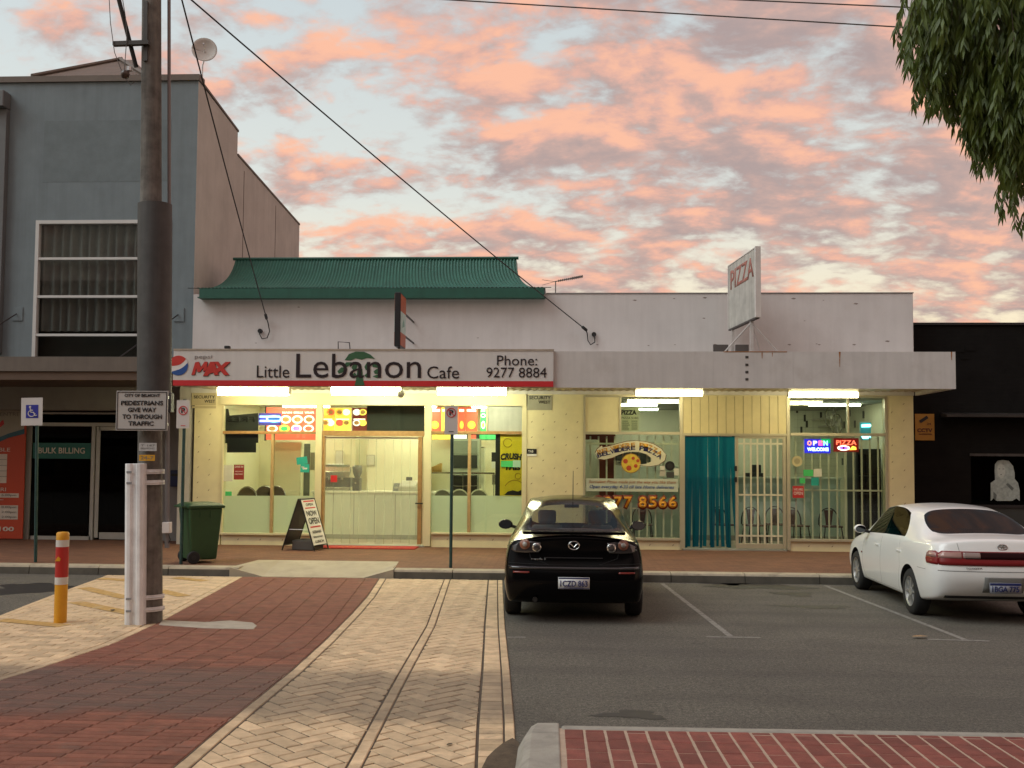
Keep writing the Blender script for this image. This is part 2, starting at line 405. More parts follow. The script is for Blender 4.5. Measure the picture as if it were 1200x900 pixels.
herring = []
for r_ in range(-110, 110):
    for j in range(-40, 40):
        for (u, v, tr) in ((r_+4*j+1, r_+.5, 0.), (r_+2+4*j+.5, r_, math.pi/2)):
            u *= q; v *= q
            herring.append((-1.4+u*math.cos(an)-v*math.sin(an), 10.5+u*math.sin(an)+v*math.cos(an), an+tr))
E1 = lambda tab, d=0.: (lambda y: lerp_at(tab, y)+d)
cream = []
field(cream, herring, bl, bw, E1(RED_R, .125), E1(DBL, -.01))
field(cream, herring, bl, bw, E1(DBL, .105), E1(SGL, -.01))
across = [((lerp_at(SGL, 5.5+k*.136)+lerp_at(EDG, 5.5+k*.136))/2, 5.5+k*.136, .02) for k in range(80)]
field(cream, across, .6, .122, E1(SGL, .012), E1(EDG, -.09))
def along(tab, d, l, wd):
    out = []; y = YN
    while y < YK:
        yn = y+l+.008; a = math.atan2(yn-y, lerp_at(tab, yn)-lerp_at(tab, y)); out.append((lerp_at(tab, y+l/2)+d, y+l/2, a)); y = yn
    return out
for tab, d, wd in ((RED_R, .06, .095), (DBL, .048, .085), (EDG, -.04, .07)):
    field(cream, along(tab, d, .265, wd), .264, wd, E1(tab, d-.2), E1(tab, d+.2))
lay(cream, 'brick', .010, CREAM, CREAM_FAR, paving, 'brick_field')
red = []; k = 0; y = YN
while y < YK:
    for c in range(-2, 14):
        f = lerp_at(RED_L, y); red.append((f + .14 + c*.296, y, 0.))
    y += .088
rb = []
field(rb, red, .287, .081, E1(RED_L, .0), E1(RED_R, -.006))
red_path = struct(strip('red_path', E1(RED_L), E1(RED_R), YN-.05, YK, .0075, mat('red_joint', (.23, .135, .095), .95, var=.25, vs=9)))
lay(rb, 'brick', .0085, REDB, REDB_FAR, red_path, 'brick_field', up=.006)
lb = []
field(lb, [(-7.9+i*.271+(k % 2)*.135, 5.56+k*.136, .06) for i in range(0, 20) for k in range(80)], .264, .128, E1(ASP_L, .09), E1(RED_L, -.11), YN)
for tab, d, wd in ((RED_L, -.055, .095), (ASP_L, .045, .08)):
    field(lb, along(tab, d, .265, wd), .264, wd, E1(tab, d-.2), E1(tab, d+.2), YN)
left_paving = struct(strip('paving_margin', E1(ASP_L, .0), E1(RED_L), YN-.05, YK, .0068, JOINT))
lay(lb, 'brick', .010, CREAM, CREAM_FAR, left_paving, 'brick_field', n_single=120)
# faded yellow hatching painted across the left paving, cement patch beside the pole
YEL = mat('worn_yellow_paint', (.50, .31, .10), .8, var=.3, vs=14, dirt=.95, dcol=(.46, .35, .21), ds=7)
for (a, b, c_, d_) in ((98, 690, 148, 702), (88, 707, 157, 721), (0, 728, 76, 735), (186, 693, 216, 700), (118, 679, 172, 683), (205, 678, 240, 682)):
    x0, y0, _ = gr(a, b); x1, y1, _ = gr(c_, d_)
    d = Vector((x1-x0, y1-y0, 0)).normalized(); n = Vector((-d.y, d.x, 0))*.10; rows = []
    for i in range(9):
        p = Vector((x0, y0, 0)).lerp(Vector((x1, y1, 0)), i/8)
        rows.append([(p.x+n.x, p.y+n.y, gz(p.y+n.y)+.0185), (p.x-n.x, p.y-n.y, gz(p.y-n.y)+.0185)])
    tag(struct(MB().grid(rows).build('painted_stripe', YEL, left_paving)), None)
pp = [tuple(gr(a, b))[:2] for a, b in ((186, 734), (240, 738), (297, 739), (301, 735), (296, 731.5), (270, 729), (240, 731), (190, 728.5))]
mb = MB(); mb.v = [(x, y, gz(y)+u) for u in (.004, .021) for x, y in pp]; n = len(pp)
mb.f = [tuple(range(n, 2*n))] + [(i, (i+1) % n, n+(i+1) % n, n+i) for i in range(n)]
struct(mb.build('cement_patch', mat('cement', (.40, .355, .29), .9, var=.2, vs=6, bump=.5, bs=60), red_path, bevel=.004))
# parking bay lines, worn
LINE = mat('worn_white_line', (.235, .225, .20), .85, var=.35, vs=20, dirt=1., dcol=(.09, .083, .075), ds=9)
for (a, b, c_, e_, wd) in ((776, 684, 856, 746, .07), (827, 746.5, 891, 747.5, .06), (967, 686.5, 1131, 750, .07), (1087, 749.5, 1159, 751.5, .06), (1230, 694, 1500, 754, .07), (594, 747, 616, 747, .05)):
    x0, y0, _ = gr(a, b); x1, y1, _ = gr(c_, e_)
    d = Vector((x1-x0, y1-y0, 0)).normalized(); n = Vector((-d.y, d.x, 0))*wd/2; rows = []
    for i in range(7):
        p = Vector((x0, y0, 0)).lerp(Vector((x1, y1, 0)), i/6)
        rows.append([(p.x+n.x, p.y+n.y, gz(p.y+n.y)+.004), (p.x-n.x, p.y-n.y, gz(p.y-n.y)+.004)])
    MB().grid(rows).build('bay_line', LINE, CARPARK)
# oil stains where cars stand
OIL = mat('oil_stain', (.022, .02, .019), .6, var=.4, vs=9)
for a, b, rx, ry in ((889, 687, .75, .42), (850, 684, .4, .2), (930, 696, .3, .25), (955, 711, .5, .14), (40, 690, .7, .6), (740, 838, .25, .12)):
    cx, cy, _ = gr(a, b)
    pl = []
    for i in range(26):
        a = 2*math.pi*i/26; k = 1+.28*math.sin(3*a+cx*7)+.16*math.sin(7*a+cy)+random.uniform(-.1, .1)
        pl.append((cx+rx*k*math.cos(a), cy+ry*k*math.sin(a)))
    mb = MB(); mb.v = [(x, y, gz(y)+.003) for x, y in pl]; mb.f = [tuple(range(len(pl)))]
    mb.build('oil_stain', OIL, CARPARK)

# soil washed up against the corner of the island
SOIL = mat('washed_soil', (.10, .072, .045), .95, var=.4, vs=14, bump=.8, bs=60)
pl = [gr(a+random.uniform(-2, 2), b+random.uniform(-1, 1)) for a, b in ((566, 903), (572, 890), (580, 880), (590, 872), (600, 868), (606, 872), (609, 885), (612, 903))]
mb = MB(); mb.v = [(p.x, p.y, gz(p.y)+.0165) for p in pl]+[(sum(p.x for p in pl)/8+.04, sum(p.y for p in pl)/8, .03)]; mb.f = [(i, (i+1) % 8, 8) for i in range(8)]
struct(mb.build('soil_patch', SOIL, paving, smooth=True))
# kerb, ramp and footpath
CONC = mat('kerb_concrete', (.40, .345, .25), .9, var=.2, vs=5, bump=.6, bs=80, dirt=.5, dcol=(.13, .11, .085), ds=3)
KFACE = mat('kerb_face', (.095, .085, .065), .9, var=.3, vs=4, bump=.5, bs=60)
FOOT = mat('footpath_brick', (.165, .072, .038), .85, var=.22, vs=2.2, bump=.5, bs=60, dirt=.3, dcol=(.12, .06, .045), ds=1.5)
def foot_pattern(m):
    t = m.node_tree; b = t.nodes['Principled BSDF']; src = b.inputs['Base Color'].links[0].from_socket
    br = nd(t, 'ShaderNodeTexBrick', {'Vector': nd(t, 'ShaderNodeNewGeometry').outputs['Position'], 'Color1': (1.1, 1.1, 1.1, 1), 'Color2': (.82, .82, .82, 1), 'Mortar': (.55, .5, .48, 1), 'Scale': 1., 'Mortar Size': .006, 'Brick Width': .23, 'Row Height': .115})
    t.links.new(mixc(t, 1., src, br.outputs[0], 'MULTIPLY'), b.inputs['Base Color'])
foot_pattern(FOOT)
YRMP = KERB_Y+1.25; mb = MB(); z = PAV; f0 = KERB_Y+.278
mb.quad((-40, f0, z), (-5.5, f0, z), (-5.45, YRMP, z), (-40, YRMP, z)).quad((-2.84, f0, z), (40, f0, z), (40, YRMP, z), (-2.9, YRMP, z)).quad((-40, YRMP, z), (40, YRMP, z), (40, YF+1.2, z), (-40, YF+1.2, z))
struct(mb.build('footpath', FOOT))
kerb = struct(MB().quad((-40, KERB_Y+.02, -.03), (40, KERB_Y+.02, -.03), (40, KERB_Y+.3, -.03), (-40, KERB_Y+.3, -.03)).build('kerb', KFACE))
def kerb_piece(x0, x1):
    x0 += .006; x1 -= .006; z = PAV
    prof = [(KERB_Y-.005, -.02), (KERB_Y+.015, z-.035), (KERB_Y+.035, z-.008), (KERB_Y+.06, z+.002), (KERB_Y+.275, z+.004), (KERB_Y+.275, -.02)]
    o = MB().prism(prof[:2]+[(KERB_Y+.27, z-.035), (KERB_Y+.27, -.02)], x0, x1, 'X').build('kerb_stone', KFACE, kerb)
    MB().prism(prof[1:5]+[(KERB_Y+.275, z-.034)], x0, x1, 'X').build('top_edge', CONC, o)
    return o
x = -39.0
while x < 39:
    if not (-5.6 < x+.6 < -2.75): kerb_piece(max(x, -2.78) if -3.4 < x < -2.78 else x, x+1.2 if not (-6.6 < x < -5.4) else -5.55)
    x += 1.2
RAMP = mat('ramp_concrete', (.40, .345, .25), .9, var=.18, vs=4, bump=.5, bs=70, dirt=.35, dcol=(.2, .17, .13), ds=2)
mb = MB()
z = PAV+.005
mb.v = [(-4.98, KERB_Y-.02, .012), (-3.28, KERB_Y-.02, .012), (-3.33, YRMP, z), (-5.05, YRMP, z), (-5.55, KERB_Y, z), (-5.45, YRMP, z), (-2.78, KERB_Y, z), (-2.9, YRMP, z),
        (-5.55, KERB_Y-.005, -.02), (-2.78, KERB_Y-.005, -.02), (-4.98, KERB_Y-.02, -.02), (-3.28, KERB_Y-.02, -.02)]
mb.f = [(0, 1, 2, 3), (4, 0, 3, 5), (1, 6, 7, 2), (8, 10, 0, 4), (11, 9, 6, 1), (10, 11, 1, 0)]
struct(mb.build('kerb_ramp', RAMP))

# brick island in the foreground with its kerb
IB = mat('island_brick', (.215, .060, .045), .8, var=.28, vs=9, bump=.9, bs=70, rnd=.22, dirt=.35, dcol=(.11, .05, .04), ds=3)
GROUT = mat('pale_grout', (.44, .335, .25), .95, var=.2, vs=12, bump=.5, bs=120)
ang = R(.9); IX, IY, _ = gr(652, 849.5, .129)
def isl(u, v): return (IX + u*math.cos(ang) - v*math.sin(ang), IY + u*math.sin(ang) + v*math.cos(ang))   # u along the kerb, v away
HI = .125
rows = [[(*isl(-.0, -9), 0), (*isl(9, -9), 0)], [(*isl(-.0, -.06), 0), (*isl(9, -.06), 0)]]
rows = [[(x, y, gz(y)+HI-.003) for x, y, _ in r] for r in rows]
island = struct(MB().grid(rows).build('brick_island', GROUT))
ib = []
for c in range(0, 29):
    for r_ in range(0, 9):
        u = .055 + c*.143 + .064 ; v = -.10 - .11 - r_*.225 - (.06 if c % 2 else 0.) + .0
        x, y = isl(u, v)
        ib.append((x, y, ang+math.pi/2, .2185, .128, 'whole'))
        if c % 2 and r_ == 0: 
            x, y = isl(u, -.125); ib.append((x, y, ang+math.pi/2, .045, .128, 'whole'))
lay([b for b in ib if seen(b[0], b[1]) or b[1] > 5.2], 'brick', .014, IB, IB, island, 'brick_field', up=HI-.013)
mb = MB(); zt = lambda y: gz(y)+HI+.004
pts = [(0.035, -.095), (9, -.095), (9, .035), (0.035, .035)]
mb = MB(); P = [isl(*p) for p in pts]
mb.v = [(x, y, gz(y)-.02) for x, y in P] + [(P[0][0], P[0][1], zt(P[0][1])), (P[1][0], P[1][1], zt(P[1][1])), (P[2][0], P[2][1]-.03, zt(P[2][1])), (P[3][0], P[3][1]-.03, zt(P[3][1]))]
mb.f = [(4, 5, 6, 7), (2, 3, 7, 6), (0, 1, 5, 4), (1, 2, 6, 5), (3, 0, 4, 7)]
GK = mat('island_kerb', (.33, .31, .265), .9, var=.22, vs=6, bump=.6, bs=90, dirt=.4, dcol=(.14, .125, .1), ds=4)
struct(mb.build('island_kerb', GK, island, bevel=.018))
# flat kerb nose on the corner, running back towards the viewer in two pieces
def nose(v0, v1):
    mb = MB(); r = []
    for v in (v0, v1):
        for u, dz in ((-.29, -.02), (-.27, .03), (-.225, HI-.02), (-.18, HI+.006), (.02, HI+.008), (.02, -.02)):
            x, y = isl(u+(.05*max(0, v+.25)/.3 if u < 0 else 0), v); r.append((x, y, gz(y)+dz))
    mb.v = r; n = 6; mb.f = [tuple(range(n)), tuple(reversed(range(n, 2*n)))] + [(i, (i+1) % n, n+(i+1) % n, n+i) for i in range(n)]
    return mb.build('kerb_stone', GK, island, bevel=.012)
nose(-.19, .05); nose(-1.05, -.197); nose(-1.9, -1.057); nose(-2.75, -1.907)
# ================================================================ GREY TWO-STOREY BUILDING ON THE LEFT
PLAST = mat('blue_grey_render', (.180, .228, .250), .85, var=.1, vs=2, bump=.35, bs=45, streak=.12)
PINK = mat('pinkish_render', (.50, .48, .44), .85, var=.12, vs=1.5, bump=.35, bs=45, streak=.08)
CAPM = mat('brown_capping', (.13, .105, .085), .6, var=.15)
XR = at(228, 300, YF).x; XL = -24.0
gb = thing('two_storey_building', (XR-3, YF, 0), 'blue-grey rendered two storey building with a wide curtained upper window', 'building')
zt = at(120, 96, YF).z
wx0, wx1, wz0, wz1 = rect(40, 258, 199, 418, YF)
front = MB()
front.box(XL, wx0, YF, YF+.25, 3.9, zt).box(wx1, XR-.003, YF, YF+.25, 3.9, zt).box(wx0, wx1, YF, YF+.25, wz1, zt).box(wx0, wx1, YF, YF+.25, 3.9, wz0)
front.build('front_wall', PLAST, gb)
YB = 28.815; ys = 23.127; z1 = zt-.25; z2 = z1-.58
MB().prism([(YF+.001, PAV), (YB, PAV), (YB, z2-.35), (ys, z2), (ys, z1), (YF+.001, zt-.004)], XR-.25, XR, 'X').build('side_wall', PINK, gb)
MB().prism([(YF+.25, zt-.3), (ys, z1-.3), (ys, z2-.3), (YB, z2-.6), (YB, 3), (YF+.25, 3)], XL, XR-.25, 'X').build('roof', mat('roof_sheet', (.25, .25, .24), .6), gb)
MB().box(XL, XR+.03, YF-.05, YF+.28, zt, zt+.13).build('parapet_cap', CAPM, gb)
MB().prism([(YF+.28, zt-.0), (ys+.03, z1+.0), (ys+.03, z1+.05), (YF+.28, zt+.05)], XR-.28, XR+.02, 'X').build('parapet_cap', CAPM, gb)
MB().prism([(ys+.03, z2), (YB, z2-.35), (YB, z2-.30), (ys+.03, z2+.05)], XR-.28, XR+.02, 'X').build('parapet_cap', CAPM, gb)
for px in (284, 322):                                    # wall panel joints on the side wall
    d = ray(px, 300); y = (CAM+d*((XR)/d.x)).y
    box('panel_joint', XR, XR+.006, y-.012, y+.012, 3, z2-.2-.06*(y-ys), mat('joint', (.12, .09, .08), .9), gb)
# hipped brown roof behind the parapet
a, b = at(76, 97, 24.116), at(141, 68, 25.353)
mb = MB(); zr = b.z; zb = a.z-.4
hx = at(196, 97, 24.116).x
mb.v = [(a.x-.1, 22.756, zb), (hx, 22.756, zb), (hx, 28.5, zb), (a.x-.1, 28.5, zb), (b.x, 25.476, zr), (b.x+.3, 25.476, zr)]
mb.f = [(0, 1, 5, 4), (1, 2, 5), (2, 3, 4, 5), (3, 0, 4)]
def ribbed(name, col, scale=26.):
    m = mat(name, col, .6, var=.2, vs=4); t = m.node_tree; b = t.nodes['Principled BSDF']
    wv = nd(t, 'ShaderNodeTexWave', {'Vector': nd(t, 'ShaderNodeNewGeometry').outputs['Position'], 'Scale': scale/6.28, 'Distortion': 0.}, bands_direction='X')
    t.links.new(nd(t, 'ShaderNodeBump', {'Height': wv.outputs[0], 'Strength': .9, 'Distance': .03}).outputs[0], b.inputs['Normal'])
    return m
mb.build('hip_roof', ribbed('brown_roof_sheet', (.17, .125, .095)), gb)
MB().tube([(b.x-.06, 25.439, zr+.02), (hx, 22.756, zb+.05)], .05, 6).tube([(b.x, 25.439, zr+.02), (a.x-.1, 22.756, zb+.05)], .05, 6).build('hip_capping', CAPM, gb)
# upper window with three rails and pleated curtains
win = MB().box(wx0, wx1, YF+.16, YF+.2, wz0, wz1)
FRW = mat('pale_grey_frame', (.58, .60, .59), .5, var=.06)
wn = MB().box(wx0, wx0+.075, YF-.02, YF+.1, wz0, wz1).box(wx1-.075, wx1, YF-.02, YF+.1, wz0, wz1).box(wx0+.075, wx1-.075, YF-.02, YF+.1, wz1-.075, wz1).build('window', FRW, gb)
zs = [at(100, p, YF).z for p in (303, 347.5, 392.5)]
for z in zs: box('glazing_rail', wx0+.075, wx1-.075, YF-.012, YF+.09, z-.026, z+.026, FRW, wn)
tops = [wz1-.1] + [z-.035 for z in zs]; bots = [z+.035 for z in zs] + [wz0]
for a_, b_ in zip(tops, bots): box('pane', wx0+.11, wx1-.11, YF+.03, YF+.036, b_, a_, glass('dim_glass', (.75, .77, .76), .3), wn)
CURT = mat('grey_curtain', (.27, .265, .25), .9, var=.15, vs=5)
rows = []
nx = 150
for z in (zs[2]+.1, wz1):
    rows.append([(wx0+(wx1-wx0)*i/nx, YF+.16+.05*math.sin(i*.62+.6*math.sin(i*.23)), z) for i in range(nx+1)])
MB().grid(rows).build('curtain', CURT, wn, smooth=True)
box('dark_room', wx0, wx1, YF+.24, YF+.245, wz0, wz1, mat('dim_panel', (.045, .043, .035), .8), gb)
# faded patch where a sign once hung
x0, x1, z0, z1_ = rect(51, 141, 200, 213, YF)
box('faded_patch', x0, x1, YF-.003, YF+.01, z0, z1_, mat('faded_render', (.152, .194, .21), .85, var=.14, vs=3, bump=.3, bs=45), gb)
for px, py in ((21, 368), (210, 369)):                   # stay plates for the awning
    x0, x1, z0, z1_ = rect(px-6, py-8, px+6, py+8, YF)
    pl = box('stay_plate', x0, x1, YF-.02, YF, z0, z1_, PLAST, gb, .004)
    MB().tube([(x0+.1, YF-.03, (z0+z1_)/2), (x0-.55, YF-1.45, at(px, 418, YA).z)], .014, 6).build('stay_rod', BLK, gb)
# left gutter head and downpipe
x0, x1, z0, z1_ = rect(-14, 109, 10, 128, YF-.1)
box('rainwater_head', x0, x1, YF-.3, YF, z0, z1_, mat('dark_grey_paint', (.12, .13, .135), .6), gb, .02)
box('downpipe', x0+.1, at(5, 250, YF-.1).x, YF-.14, YF, 4.2, z0, mat('dark_grey_paint', (.12, .13, .135), .6), gb, .01)
# awning and its dark underside
AWN = mat('taupe_fascia', (.145, .122, .10), .7, var=.12, streak=.15)
ax1 = at(203, 430, YA).x
zA, zB, zC = at(100, 418, YA).z, at(100, 435, YA).z, at(100, 445, YA).z
box('awning', XL, ax1, YA, YF, zB, zA, AWN, gb)
box('awning_trim', XL, ax1, YA+.04, YA+.2, zC, zB, mat('brown_trim', (.115, .075, .05), .7), gb)
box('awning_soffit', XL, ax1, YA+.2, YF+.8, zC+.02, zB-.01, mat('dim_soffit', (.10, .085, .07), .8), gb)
# recessed shopfront
YG = YF+.8
ZG = zC+.02
x0 = at(14, 560, YG).x
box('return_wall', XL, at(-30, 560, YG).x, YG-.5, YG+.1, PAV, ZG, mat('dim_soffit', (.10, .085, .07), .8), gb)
box('side_pier', at(170, 560, YG).x, XR-.25, YG-.02, YG+.2, PAV, ZG, mat('grey_wall', (.27, .27, .26), .8, var=.12), gb)
box('side_pier', XR-.25, XR+.02, YF+.02, YG+.2, PAV, 4.0, mat('grey_wall', (.27, .27, .26), .8, var=.12), gb)
AL2 = mat('dull_aluminium', (.42, .43, .41), .45, .3, var=.1)
def fr(px0, py0, px1, py1, name='frame', d=.09): return fbox(name, px0, py0, px1, py1, YG-d/2, YG+d/2, AL2, gb, Y=YG)
fr(31, 466, 37, 633, 'frame_post'); fr(107, 498, 111, 633, 'frame_post'); fr(37, 495.5, 170, 499.5, 'transom', .1); fr(37, 483.5, 170, 485.5, 'transom')
fr(37, 628, 107, 633, 'sill'); fr(168, 455, 172, 633, 'frame_post')
box('clerestory', at(37, 470, YG).x, at(168, 470, YG).x, YG-.008, YG, at(100, 483.5, YG).z, ZG, glass('dark_glass', (.2, .21, .2), .35), gb)
box('shop_window', at(37, 470, YG).x, at(107, 470, YG).x, YG-.008, YG, at(70, 628, YG).z, at(70, 499.5, YG).z, MATS['dark_glass'], gb)
dr = fbox('door', 112, 500, 116.5, 630, YG-.02, YG+.02, AL2, gb, Y=YG)
fbox('door_rail', 116.5, 500, 168, 504.5, YG-.02, YG+.02, AL2, dr, Y=YG); fbox('door_rail', 116.5, 624, 168, 632, YG-.02, YG+.02, AL2, dr, Y=YG)
fbox('pane', 116.5, 504.5, 168, 624, YG-.004, YG+.004, MATS['dark_glass'], dr, Y=YG)
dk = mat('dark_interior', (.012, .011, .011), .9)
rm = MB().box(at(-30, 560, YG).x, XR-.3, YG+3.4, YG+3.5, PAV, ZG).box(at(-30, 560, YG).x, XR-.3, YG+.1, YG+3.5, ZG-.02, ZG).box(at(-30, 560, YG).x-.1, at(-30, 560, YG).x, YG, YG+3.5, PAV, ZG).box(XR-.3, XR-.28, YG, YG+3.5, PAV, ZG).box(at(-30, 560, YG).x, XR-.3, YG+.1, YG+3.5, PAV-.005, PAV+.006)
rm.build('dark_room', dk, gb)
box('lobby_counter', at(60, 600, YG).x, at(95, 600, YG).x, YG+1.4, YG+1.9, PAV, 1.15, mat('dim_timber', (.05, .04, .03), .6), gb)
fbox('blind', 104, 455, 142, 468, YG+.04, YG+.05, mat('olive_blind', (.13, .13, .09), .8), gb, Y=YG)
# signs on the grey shopfront
def sheet_sign(name, px0, py0, px1, py1, y, m, label, cat, th=.012, group=None, bevel=0.):
    x0, x1, z0, z1 = rect(px0, py0, px1, py1, y); t_ = thing(name, ((x0+x1)/2, y, z0), label, cat, group)
    box('panel', x0, x1, y, y+th, z0, z1, m, t_, bevel); return t_
s = sheet_sign('clinic_sign', -40, 478, 28.5, 631, YG-.16, mat('orange_red_print', (.50, .065, .025), .45, var=.05), 'tall orange-red clinic sign with opening hours at the left edge', 'sign', .03)
y = YG-.162
fbox('top_band', -40, 478, 28.5, 506, y-.002, y+.001, mat('warm_grey_print', (.36, .35, .30), .5), s, Y=y)
x0, x1, z0, z1 = rect(-40, 478, 28.5, 631, y)
def curve_band(pts_lo, pts_hi, yy, m, nm):
    MB().prism([(at(a, b, yy).x, at(a, b, yy).z) for a, b in pts_lo+pts_hi[::-1]], yy, yy+.002).build(nm, m, s)
curve_band([(-40, 524), (-10, 518), (10, 510), (28.5, 506)], [(-40, 505), (-10, 504), (10, 504), (28.5, 504)], y-.004, mat('warm_grey_print', (.36, .35, .30), .5), 'wave')
curve_band([(-40, 532), (-10, 522), (10, 513), (28.5, 508.5)], [(-40, 524), (-10, 516), (10, 508), (28.5, 502.5)], y-.006, mat('petrol_print', (.03, .12, .17), .5), 'wave')
ftext('MEDICAL CENTRE', -40, 483, 23, 487.5, y-.003, mat('grey_print', (.17, .17, .15), .5), s)
MB().prism([(at(a, b, y).x, at(a, b, y).z) for a, b in ((-2, 499), (1, 494), (4, 492), (5, 497), (0, 501))], y-.006, y-.003).build('emblem', REDP, s)
for (a, b, c_, d_) in ((-30, 532, 8, 566), (-30, 578, 22, 583), (-30, 592, 21, 608.5)):
    fbox('white_box', a, b, c_, d_, y-.004, y, mat('cream_print', (.66, .62, .55), .5), s, Y=y)
for q in (538, 545, 551.5, 558): fbox('rule', -30, q, 8, q+.5, y-.006, y-.002, MATS['grey_print'], s, Y=y)
for q, tx in ((580.5, '8.00am to 6.00pm'), (594.5, '8.00am to 8.00pm'), (600.3, '9.00am to 2.00pm'), (606, '9.00am to 2.00pm')): ftext(tx, -24, q-1.7, 19, q+1.5, y-.006, MATS['grey_print'], s)
for q, tx, e in ((527, 'AVAILABLE', 12), (573.5, 'MON - FRI', 7), (587.5, 'SAT', 4)): ftext(tx, -32, q-2.3, e, q+2, y-.004, MATS['cream_print'], s)
ftext('9277 2100', -40, 617, 16.5, 622.5, y-.004, MATS['cream_print'], s, bold=.03)
gs = sheet_sign('window_sign', 38.5, 519, 106.5, 537.5, YG-.03, mat('teal_print', (.012, .125, .105), .5), 'teal strip sign with white lettering across the dark clinic window', 'sign', .01)
ftext('BULK BILLING', 45, 524.5, 99.5, 531.5, YG-.033, MATS['cream_print'], gs, bold=.015)
for (a, b, c_, d_, lb) in ((46, 540, 57, 559, 'dim blue notice taped inside the clinic window'), (58, 540, 72, 559, 'pale paper notice taped inside the clinic window'), (137, 525, 155, 551, 'grey notice on the clinic door glass')):
    o = fbox('notice', a, b, c_, d_, YG+.012, YG+.016, mat('notice_'+lb[:3], {'dim': (.09, .14, .18), 'pal': (.30, .30, .29), 'gre': (.25, .26, .26)}[lb[:3]], .8), Y=YG); tag(o, lb, 'notice')
# white dish on a mast
c = at(240, 61, 23.745); dm = thing('satellite_dish', (c.x-.1, 23.869, z2-.3), 'round white satellite dish on a thin mast above the grey parapet', 'satellite dish')
rows = []
nrm = Vector((.25, -.95, .2)).normalized(); ua = nrm.cross(Vector((0, 0, 1))).normalized(); va = ua.cross(nrm)
for i in range(7):
    r = .31*i/6; rows.append([c + (ua*math.cos(2*math.pi*j/28)+va*math.sin(2*math.pi*j/28)*1.08)*r + nrm*(.11*(i/6)**2) for j in range(29)])
DISH = mat('dish_grey', (.47, .45, .42), .6)
o = MB().grid(rows).build('dish', DISH, dm, smooth=True); m_ = o.modifiers.new('s', 'SOLIDIFY'); m_.thickness = .012
MB().tube([c-nrm*.03, c-nrm*.12+Vector((0, 0, -.02)), (c.x-.1, 23.869, c.z-.3), (c.x-.1, 23.869, z2-.3)], .02, 7).build('mast', GALV, dm)
MB().tube([c, c+nrm*.32], .006, 5).tube([c+nrm*.3, c+nrm*.36], .02, 8).build('receiver', GALV, dm)

# ================================================================ BLACK BUILDING ON THE RIGHT
BB = thing('black_building', (10, YF+.6, 0), 'black painted brick building with a dark shop window at the right edge', 'building')
XB = at(1074, 480, YF).x
BLB = mat('black_brick', (.0085, .008, .0075), .85, var=.3, vs=3, bump=.5, bs=30, spec=.12)
def brick_bump(m, sx, rh, strength=.6):
    t = m.node_tree; b = t.nodes['Principled BSDF']; sxyz = nd(t, 'ShaderNodeSeparateXYZ', {0: nd(t, 'ShaderNodeNewGeometry').outputs['Position']})
    v = nd(t, 'ShaderNodeCombineXYZ', {0: sxyz.outputs[0], 1: sxyz.outputs[2]})
    br = nd(t, 'ShaderNodeTexBrick', {'Vector': v.outputs[0], 'Color1': (1, 1, 1, 1), 'Color2': (.9, .9, .9, 1), 'Mortar': (0, 0, 0, 1), 'Scale': 1., 'Mortar Size': .008, 'Brick Width': sx, 'Row Height': rh})
    t.links.new(nd(t, 'ShaderNodeBump', {'Height': br.outputs[0], 'Strength': strength, 'Distance': .006}).outputs[0], b.inputs['Normal'])
brick_bump(BLB, .24, .086)
zt2 = at(1130, 381, YF+.6).z; y0 = YF+.6
wx, _, wz0, wz1 = rect(1138, 535, 1300, 592, y0)
MB().box(XB-.1, 26, y0, y0+.3, wz1, zt2).box(XB-.1, wx, y0, y0+.3, PAV, wz1).box(wx, 26, y0, y0+.3, PAV, wz0).build('front_wall', BLB, BB)
MB().box(XB-.1, 26, y0+.3, y0+9, PAV, zt2-.1).build('body', BLB, BB)
box('parapet_cap', XB-.12, 26, y0-.04, y0+.3, zt2, zt2+.05, BLK, BB)
x0, x1, z0, z1 = rect(1102, 486, 1400, 490, y0)
MB().prism([(y0-.35, z1-.02), (y0, z1+.03), (y0, z0), (y0-.35, z0)], x0, 26, 'X').build('window_hood', mat('worn_black_metal', (.045, .04, .037), .35, .3, var=.3), BB)
box('window_head', wx-.02, 26, y0-.03, y0+.02, wz1, wz1+.055, mat('dull_steel', (.12, .115, .11), .3, .7, var=.3, vs=9), BB)
box('window_pane', wx, 26, y0+.1, y0+.108, wz0, wz1, MATS['dark_glass'], BB)
box('window_sill', wx-.02, 26, y0-.05, y0+.1, wz0-.06, wz0, BLK, BB)
fbox('lower_panel', 1120, 596, 1400, 640, y0-.02, y0, mat('dark_green_grey', (.035, .042, .04), .5), BB, Y=y0)
for a, b, c_, d_ in ((1119, 408, 1130, 413), (1131, 404, 1143, 411), (1125, 415, 1137, 421)): fbox('air_vent', a, b, c_, d_, y0-.012, y0, BLB, BB, Y=y0)
cs = sheet_sign('camera_sign', 1072.5, 485, 1095, 516, YF+.56, mat('amber_print', (.42, .21, .025), .5, var=.06), 'small amber surveillance warning sign on the black wall', 'sign', .01)
y = YF+.557
MB().prism([(at(a, b, y).x, at(a, b, y).z) for a, b in ((1077, 493), (1086, 487), (1088, 490), (1079, 496))], y-.003, y).build('camera_symbol', INK, cs)
MAR = mat('maroon_print', (.10, .018, .012), .5, var=0)
ftext('CCTV', 1075, 502, 1092.5, 506.5, y, MAR, cs, bold=.03); ftext('IN OPERATION', 1077, 508, 1092, 509.6, y, MAR, cs); ftext('24', 1086, 495.5, 1091, 498, y, MAR, cs)
